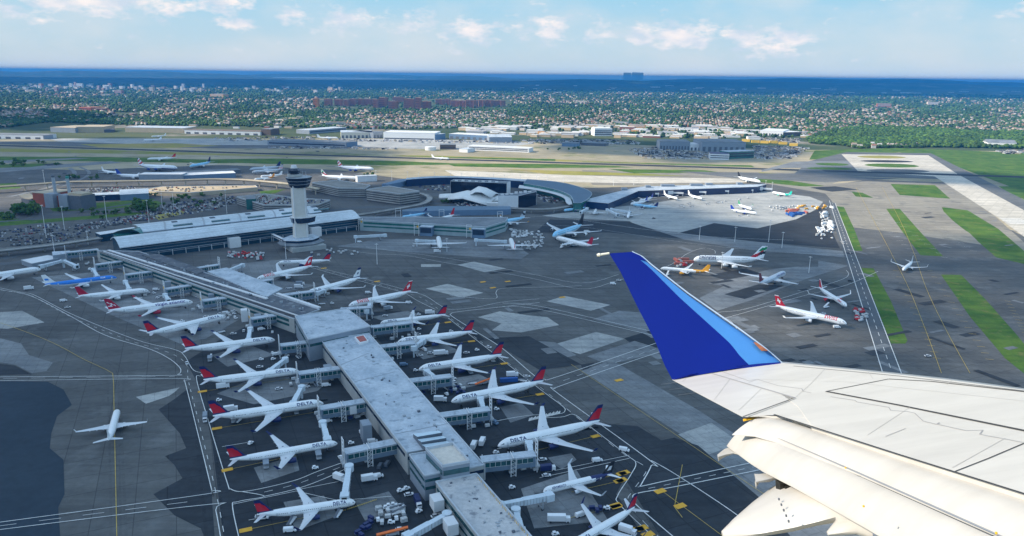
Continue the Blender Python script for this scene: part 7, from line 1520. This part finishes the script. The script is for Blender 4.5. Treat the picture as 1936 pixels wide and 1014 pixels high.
for (k, px, py, r, w) in (('van', 120, 569, 34, 'on the service road below the blue airliner'), ('car', 128, 581, 34, 'on the service road, just below the white van'), ('truck', 55, 547, 34, 'behind the blue airliner tail'), ('car', 353, 687, -60, 'at the road corner by the fourth tail'), ('truck', 422, 733, 24, 'under the tail of the airliner by the road corner'), ('truck_grey', 388, 793, -70, 'driving on the service road beside the tails'), ('truck', 437, 776, 24, 'touching the tail of the airliner with service trucks'), ('tug', 414, 757, 24, 'left of the airliner with service trucks'), ('loader', 442, 794, 110, 'at the rear door of the airliner with service trucks'), ('loader', 560, 778, 110, 'at the front door of the airliner with service trucks'),
                        ('loader_grey', 397, 680, 110, 'under the rear of the fifth airliner'), ('tug', 494, 680, 20, 'above the nose of the road-corner airliner'), ('car', 491, 694, 20, 'between the fourth and fifth airliners'), ('car', 527, 735, 20, 'below the nose of the road-corner airliner'), ('tug', 474, 838, 70, 'alone above the long slim airliner'), ('loader_grey', 503, 879, 110, 'at the rear hold of the long slim airliner'), ('loader_grey', 602, 862, 110, 'at the front hold of the long slim airliner'), ('tug', 596, 885, 20, 'below the long slim airliner'), ('truck', 644, 908, -30, 'beside the lowest left loading bridge'), ('van', 685, 821, -60, 'by the tall grey box left of the pier'),
                        ('van', 704, 835, 15, 'at the foot of the pier near the nearest left corridor'), ('tug', 664, 838, 15, 'under the left end of the nearest left corridor'), ('truck', 699, 908, 20, 'under the nearest left corridor'), ('van', 714, 901, 20, 'under the nearest left corridor, right of the truck'), ('van_dark', 719, 882, 80, 'parked under the nearest left corridor, left one'), ('van_dark', 732, 878, 80, 'parked under the nearest left corridor, right one'), ('car', 492, 976, 10, 'behind the lowest left tail, upper one'), ('car', 498, 979, 10, 'behind the lowest left tail, lower one'), ('van', 548, 1003, 10, 'below the lowest left airliner'),
                        ('belt', 552, 985, 80, 'at the rear hold of the lowest left airliner'), ('belt', 640, 972, 80, 'at the front hold of the lowest left airliner'), ('belt', 452, 795, 80, 'at the hold behind the wing of the airliner with service trucks'), ('tug', 736, 957, 10, 'in front of the lowest left nose, left of two'), ('tug', 745, 955, 10, 'in front of the lowest left nose, right of two'), ('tug', 757, 928, 30, 'by the pier wall, left of the trio'), ('tug', 769, 924, 30, 'by the pier wall, right of the trio'), ('car', 773, 935, 20, 'by the pier wall, below the trio of tugs'), ('truck_navy', 790, 953, -70, 'at the pier foot'), ('car', 829, 969, 10, 'between the round-cornered pier rooms, upper'), ('car', 824, 975, 30, 'between the round-cornered pier rooms, lower'), ('tug', 792, 967, 40, 'below the navy truck'), ('belt_orange', 742, 1010, 12, 'at the bottom edge of the picture'), ('car', 757, 1001, 10, 'above the orange belt loader'),
                        ('truck', 896, 845, 80, 'beside the pier at the second lowest right corridor'), ('truck', 912, 838, 80, 'in the lane right of the pier, upper'), ('tug', 938, 856, 20, 'before the nose of the lowest wide airliner'), ('truck_navy', 1036, 889, 14, 'under the nearest right corridor'), ('car', 1033, 899, 10, 'below the navy truck at the nearest right corridor'), ('tug', 968, 922, 20, 'under the nearest right corridor'), ('truck_long', 1057, 985, 0, 'at the bottom right of the pier'), ('van', 1098, 974, 30, 'near the bottom, left of the navy carts'), ('tug', 1147, 961, 160, 'pulling the navy carts'), ('van', 1129, 871, 14, 'alone above the black-tailed airliner'), ('van', 1180, 851, -20, 'on the service road right of the lowest wide airliner'), ('truck', 1187, 1007, -30, 'behind the airliner cut by the bottom edge'), ('tug', 1050, 1010, 20, 'at the bottom edge right of the pier'),
                        ('truck', 969, 711, 10, 'behind the cargo-loaded tail'), ('belt', 988, 720, -25, 'beside the tail with the carts'), ('container_blue', 962, 720, 10, 'behind the cargo-loaded tail'), ('car', 996, 712, 10, 'on the service road at the tail with the carts'), ('van_blue', 763, 690, 14, 'parked by the third right corridor'), ('truck_long', 834, 670, 14, 'between the airliners above the third right one'), ('car', 814, 668, 10, 'left of the long white truck'), ('car', 882, 667, 10, 'right of the long white truck'), ('tug', 902, 662, 10, 'farther right of the long white truck'), ('car', 924, 656, -40, 'on the service road behind the fourth right airliner'), ('tug', 786, 701, 10, 'at the nose of the third right airliner'), ('loader_grey', 888, 703, 110, 'at the hold of the third right airliner'),
                        ('loader', 930, 681, 110, 'under the tail of the third right airliner'), ('belt_orange', 916, 724, 30, 'above the second lowest wide airliner'), ('belt', 893, 725, 10, 'left of the orange belt loader'), ('truck', 833, 758, 0, 'left of the second lowest wide airliner nose'), ('tug', 939, 774, 10, 'below the second lowest wide airliner'), ('van_blue', 935, 799, -50, 'near the second lowest right corridor end'), ('tug', 858, 716, 10, 'at the end of the third right corridor'), ('van', 696, 554, 10, 'behind the star-tailed airliner'), ('van', 773, 573, 0, 'beneath the crossed tail'), ('truck_grey', 734, 585, 40, 'under the crossed-tail airliner wing'), ('truck', 813, 593, 10, 'behind the slim airliner with dark winglets'), ('tug', 792, 595, 10, 'beside the dark winglet'), ('car', 728, 597, 10, 'above the slim airliner with dark winglets'),
                        ('tug', 853, 627, 20, 'between the fourth and fifth right tails'), ('car', 790, 632, 10, 'below the slim airliner with dark winglets'), ('tug', 628, 574, 10, 'under the star-tailed airliner'), ('truck', 565, 544, 10, 'between the upper right corridors'), ('truck_grey', 568, 538, 10, 'between the upper right corridors, upper'), ('belt', 546, 545, 10, 'left of the trucks between the upper corridors'), ('car', 441, 631, 10, 'between the upper left airliners'), ('belt', 418, 628, 30, 'between the upper left airliners'), ('tug', 345, 608, 10, 'behind the wing of the sixth airliner'), ('loader', 270, 579, 110, 'at the door of the blue airliner neighbour'), ('truck', 335, 579, 14, 'under the wing of the airliner with violet titles'), ('loader', 252, 556, 110, 'beside the airliner with the dark red tail'), ('van', 295, 548, 10, 'ahead of the airliner with the dark red tail'),
                        ('van', 1159, 537, -10, 'left of the wing tip'), ('car', 1170, 530, -10, 'left of the wing tip, above the van'), ('van', 1582, 619, 0, 'under the nose of the airliner with big red titles'), ('car', 1556, 593, 0, 'behind the airliner with big red titles'), ('stairs', 1562, 581, 30, 'at the airliner with red engines'), ('car_dark', 1607, 531, 0, 'by the perimeter road'), ('car', 1594, 460, -70, 'on the perimeter road below the cart park'), ('car', 1593, 457, -70, 'on the perimeter road beside the grass'), ('car', 1754, 673, 0, 'alone on the right taxiway'), ('truck', 1573, 394, -70, 'at the head of the perimeter road'), ('truck', 827, 477, 10, 'behind the airliner seen from behind at the glass pier'), ('tug', 782, 466, 10, 'left of the airliner at the glass pier'), ('truck', 1110, 440, 10, 'at the tail of the huge pale blue airliner'), ('stairs', 1086, 447, 30, 'beside the huge pale blue airliner'),
                        ('stairs', 1062, 468, 60, 'at the bright red tail airliner nose'), ('truck', 1085, 465, 10, 'under the bright red tail airliner'), ('car', 1398, 408, 0, 'beside the blue-tailed airliner on the pale apron'), ('tug', 1415, 408, 0, 'under the blue-tailed airliner on the pale apron'), ('car_dark', 1236, 413, 0, 'alone on the pale apron'), ('stairs', 1262, 520, 60, 'at the orange-engined airliner'), ('tug', 988, 462, 10, 'by the green-glass pier corner'), ('van', 680, 458, 10, 'at the left foot of the green-glass pier')):
    vehicle(k, px, py, r, w)
random.seed(77)
def cluster(kinds, poly, n, rot, where, jr=14, step=None):
    wp = [G(x, y) for x, y in poly]; xs = [p[0] for p in wp]; ys = [p[1] for p in wp]; k = 0; put = []; tries = 0
    while k < n and tries < n * 60:
        tries += 1; q = (random.uniform(min(xs), max(xs)), random.uniform(min(ys), max(ys)))
        if not inside(np.array([q]), wp)[0] or any(abs(q[0] - p[0]) + abs(q[1] - p[1]) < (step or 4.2) for p in put): continue
        put.append(q); kd = random.choice(kinds); vehicle(kd, 0, 0, rot + random.choice((0, 90)) + random.uniform(-jr, jr), where, NOUN[kd][0] + 's ' + where, world=q); k += 1
cluster(['cart', 'pallet', 'cart', 'cart_red'], [(432, 478), (500, 480), (498, 494), (430, 488)], 46, 24, 'in the crowded yard below the glass hall'); cluster(['cart', 'pallet', 'tug'], [(434, 520), (462, 520), (460, 533), (436, 530)], 16, 24, 'beside the short stair bridge'); cluster(['cart', 'pallet', 'tug'], [(420, 594), (446, 590), (448, 604), (424, 606)], 10, 24, 'under the fifth left corridor')
cluster(['cart', 'pallet', 'tug', 'belt'], [(715, 962), (760, 960), (768, 992), (712, 996)], 20, 20, 'in front of the lowest left airliner'); cluster(['cart_navy'], [(672, 1012), (700, 984), (708, 990), (684, 1018)], 7, 50, 'in the curved train near the bottom edge', 4, 3); cluster(['cart_navy'], [(1106, 963), (1138, 960), (1138, 970), (1106, 974)], 4, 5, 'behind the tug near the bottom', 4, 3.6); cluster(['cart', 'cart_navy'], [(852, 733), (876, 733), (878, 748), (854, 750)], 10, 20, 'at the end of the third right corridor')
cluster(['cart', 'pallet', 'cart', 'van'], [(965, 436), (1018, 438), (1030, 452), (966, 450)], 44, 10, 'in the cart park beside the green-glass pier'); cluster(['cart', 'pallet', 'tug'], [(960, 458), (1030, 456), (1020, 474), (975, 474)], 34, 10, 'in the lower cart park by the red tail'); cluster(['cart', 'pallet', 'truck'], [(1550, 403), (1566, 403), (1574, 432), (1556, 434)], 44, -70, 'in the dense white block by the perimeter road', 6); cluster(['cart', 'pallet', 'stairs', 'van'], [(1545, 432), (1578, 432), (1578, 442), (1545, 442)], 16, 10, 'below the dense white block'); cluster(['tank_yellow'], [(1506, 391), (1560, 391), (1562, 398), (1508, 397)], 12, 10, 'in the row above the rust-red sheds', step=5.5)
cluster(['container_rust'], [(1490, 398), (1526, 398), (1526, 404), (1492, 404)], 7, 0, 'on the pale apron', 2, 6); cluster(['container_blue'], [(1484, 404), (1520, 404), (1520, 410), (1486, 410)], 8, 0, 'below the rust-red ones', 2, 6); cluster(['pallet', 'cart', 'container_grey'], [(1450, 392), (1500, 390), (1490, 398), (1455, 400)], 16, 10, 'left of the amber tank trucks'); cluster(['tractor_red', 'cart_red', 'cart', 'pallet'], [(1612, 586), (1634, 586), (1644, 612), (1622, 612)], 18, 10, 'by the road right of the airliner with big red titles')
cluster(['tractor_red', 'cart_red', 'pallet', 'container_rust'], [(1270, 495), (1300, 492), (1306, 504), (1280, 506)], 12, 10, 'behind the orange-tailed airliner', step=5); cluster(['pallet', 'tug', 'cart', 'van'], [(1540, 440), (1580, 440), (1580, 458), (1540, 452)], 9, 10, 'on the dark apron by the road'); cluster(['cart', 'tug', 'pallet'], [(640, 478), (700, 476), (660, 484), (640, 486)], 5, 10, 'by the tower podium'); cluster(['van', 'cart', 'tug'], [(250, 505), (262, 495), (290, 500), (270, 512)], 5, 24, 'by the wall of the pier bend')
cluster(['cart', 'tug', 'pallet', 'belt'], [(590, 560), (560, 555), (600, 548), (640, 560)], 7, 24, 'under the upper right corridors'); cluster(['cart', 'pallet'], [(580, 478), (650, 470), (660, 476), (600, 486)], 8, 24, 'right of the tower podium'); cluster(['cart', 'van', 'tug'], [(140, 500), (170, 498), (200, 512), (160, 516)], 8, 24, 'near the outermost corridors'); cluster(['truck', 'cart', 'tractor_red', 'van'], [(860, 372), (900, 376), (930, 388), (880, 386)], 14, 24, 'in the building site before the winged terminal'); cluster(['cart', 'tug', 'pallet', 'belt'], [(1180, 398), (1250, 392), (1440, 372), (1445, 376), (1260, 398)], 14, 10, 'at the gates of the bent pier'); cluster(['cart', 'tug', 'pallet', 'belt'], [(240, 556), (300, 556), (330, 566), (260, 570)], 8, 24, 'under the upper left corridors')
for i, (a, b) in enumerate((((1030, 895), (1180, 852)),)): pass
for i, ((a, b), w) in enumerate(zip(LEFT[3:] + RIGHT[:6], ['fourth left', 'fifth left', 'sixth left', 'fourth-lowest left', 'third-lowest left', 'second-lowest left', 'nearest left', 'nearest right', 'second-lowest right', 'third-lowest right', 'fourth-lowest right', 'fifth-lowest right', 'sixth-lowest right'])):
    m = ((a[0] + b[0]) / 2, (a[1] + b[1]) / 2 + 14); k = 1 if a[0] < b[0] else -1
    cluster(['cart', 'pallet', 'tug', 'cart_navy', 'belt', 'van', 'car'], [(a[0] - 22 * k, a[1] + 16), (a[0] + 10 * k, a[1] + 10), (b[0], b[1] + 14), (b[0] - 4 * k, b[1] + 34), (a[0] - 10 * k, a[1] + 40)], 9, 24, 'round the foot of the %s corridor' % w, step=5)
# ---- light masts
def mast(px, py, top, label, group, heads=4, z=0):
    A = Vector(G(px, py, z)); h = HT(px, py, top); t = thing('light_mast', label, 'light mast', (*A, z), 0, group); mb = MB(); mb.cyl((0, 0, 0), (0, 0, h), .38, .2, 6); mb.obj('pole', CLADW, t); mb = MB(); mb.beam((-1.8, 0, h), (1.8, 0, h), .5, .35); mb.beam((0, -1.8, h + .3), (0, 1.8, h + .3), .5, .35); mb.obj('lamp_head', CLADW, t)
for (px, py, tp, w) in ((88, 452, 388, 'first from the left in the car park'), (122, 434, 391, 'second from the left in the car park'), (202, 417, 371, 'beside the access road below the blue shed'), (282, 425, 379, 'at the left end of the rear hall roof'), (329, 398, 363, 'above the car park behind the hall'), (429, 404, 360, 'in front of the wide garage'), (104, 484, 445, 'below the car park near the ramp'), (167, 463, 438, 'left of the glass hall gable'), (307, 392, 366, 'left one of two behind the hall'), (85, 350, 322, 'behind the power plant')): mast(px, py, tp, 'tall thin white light mast ' + w, 'tall light masts around the car parks')
for k in range(14): px = 711 + k * 27 + (k % 3) * 3; mast(px, 341 + k * .4, 323 + k * .9, 'white apron light mast in the row behind the curved terminal wing', 'light masts behind the curved terminal wing')
for (px, py, tp) in ((1322, 454, 428), (1389, 458, 430), (1453, 458, 417), (1529, 516, 486), (1478, 470, 440), (1364, 508, 478), (1447, 356, 342), (1459, 362, 345), (1160, 352, 340), (1198, 350, 340), (713, 500, 462), (845, 476, 452), (541, 490, 455)): mast(px, py, tp, 'thin apron light mast ' + ('on the pale and dark apron at the right' if px > 1250 else 'near the terminals in the middle'), 'apron masts at the right' if px > 1250 else 'apron masts in the middle')
# ------------------------------------------------------------------ real clouds overhead and to the left, whose shadows lie on the land
CLM, t_, b_ = nodes_of('cloud_mass'); b_.inputs['Base Color'].default_value = (.9, .9, .9, 1); b_.inputs['Roughness'].default_value = 1
CZ = 3400.0
def shade(name, poly, step, rad, lit=(), px=True, seed=1, label='', zc=CZ, thick=.45):
    """a broken cloud deck that throws its shadow over the ground region poly, left open over the lit regions"""
    wp = [G(*p) for p in poly] if px else poly; lp = [[G(*p) for p in q] for q in lit]
    xs = [p[0] for p in wp]; ys = [p[1] for p in wp]; rs = np.random.RandomState(seed)
    gx = np.arange(min(xs), max(xs) + step, step); gy = np.arange(min(ys), max(ys) + step, step); P = np.stack(np.meshgrid(gx, gy), -1).reshape(-1, 2) + rs.uniform(-.3, .3, (len(gx) * len(gy), 2)) * step
    k = inside(P, wp)
    for q in lp: k &= ~inside(P, q)
    P = P[k]; off = np.array([sun_dir.x, sun_dir.y]) / sun_dir.z
    z = zc + rs.uniform(-.12, .12, len(P)) * rad; C = P + off[None] * z[:, None]; n = len(P); V0, F0 = I1
    V = V0[None] * (1 + rs.uniform(-.16, .16, (n, len(V0), 1))) * rs.uniform(.8, 1.25, (n, 1, 1)) * rad; V[:, :, 2] *= thick; V[:, :, 0] += C[:, 0:1]; V[:, :, 1] += C[:, 1:2]; V[:, :, 2] += z[:, None]
    me = np_mesh(name, V.reshape(-1, 3), (F0[None] + (np.arange(n) * len(V0))[:, None, None]).reshape(-1, 3), [CLM]); me.polygons.foreach_set('use_smooth', [True] * len(me.polygons)); o = inst(me, name); struct(o, 'stuff'); o['label'] = label; return o
shade('cloud', [(-900, 415), (0, 408), (300, 372), (480, 378), (560, 372), (760, 350), (960, 345), (1100, 362), (1220, 372), (1250, 392), (1400, 430), (1560, 480), (1600, 560), (1520, 700), (1400, 900), (1300, 1300), (-900, 1300)], 62, 58, seed=2, label='low broken cloud shading the near apron',
      lit=([(1150, 445), (1300, 450), (1700, 640), (1700, 760), (1480, 700), (1300, 560)], [(30, 372), (120, 368), (140, 392), (40, 400)]))
shade('cloud', [(-900, 300), (0, 268), (300, 262), (520, 268), (700, 285), (760, 300), (720, 318), (600, 328), (460, 332), (200, 340), (-200, 352), (-900, 380)], 95, 70, seed=3, label='low broken cloud shading the left airfield')
shade('cloud', [(-600, 205), (0, 208), (120, 214), (230, 222), (200, 238), (90, 246), (-600, 250)], 150, 110, seed=4, label='broken cloud shading the woods at the left')
shade('cloud', [(1020, 262), (1240, 266), (1420, 274), (1520, 290), (1420, 310), (1280, 306), (1240, 296), (1060, 286)], 80, 58, seed=5, label='small cloud shading the freight yard')
shade('cloud', [(1600, 318), (1720, 322), (1936, 333), (2200, 345), (2200, 392), (1980, 368), (1860, 345), (1740, 350), (1600, 335), (1500, 330)], 60, 42, seed=6, label='small cloud shading the runway crossing')
shade('cloud', [(-500, 161), (0, 161), (400, 166), (900, 172), (1400, 178), (1936, 187), (2400, 192), (2400, 168), (1936, 162), (1000, 153), (400, 149), (-400, 141)], 700, 520, seed=8, label='wide cloud deck shading the far plain', zc=4200, thick=.25)
shade('cloud', [(1660, 480), (1800, 440), (2000, 470), (2200, 560), (2200, 900), (1700, 900), (1640, 640), (1690, 560)], 60, 30, seed=9, label='thin broken cloud over the right taxiways', thick=.3)
# ------------------------------------------------------------------ haze
def haze():
    x0, x1, y0, y1, z0, z1 = -61000, 61000, -61000, 61000, -2.0, 262.0
    mb = MB(); mb.prism([(x0, y0), (x1, y0), (x1, y1), (x0, y1)], z0, z1, bottom=True); m = bpy.data.materials.new('haze_air'); m.use_nodes = True; t = m.node_tree; t.nodes.clear(); o = t.nodes.new('ShaderNodeOutputMaterial'); v = t.nodes.new('ShaderNodeVolumePrincipled')
    v.inputs['Color'].default_value = (.045, .39, 1.0, 1); v.inputs['Density'].default_value = HAZE_D; v.inputs['Anisotropy'].default_value = 0.0; t.links.new(v.outputs[0], o.inputs['Volume'])
    h = mb.obj('haze', m); struct(h, 'stuff')
HAZE_D = 4.6e-5
haze()
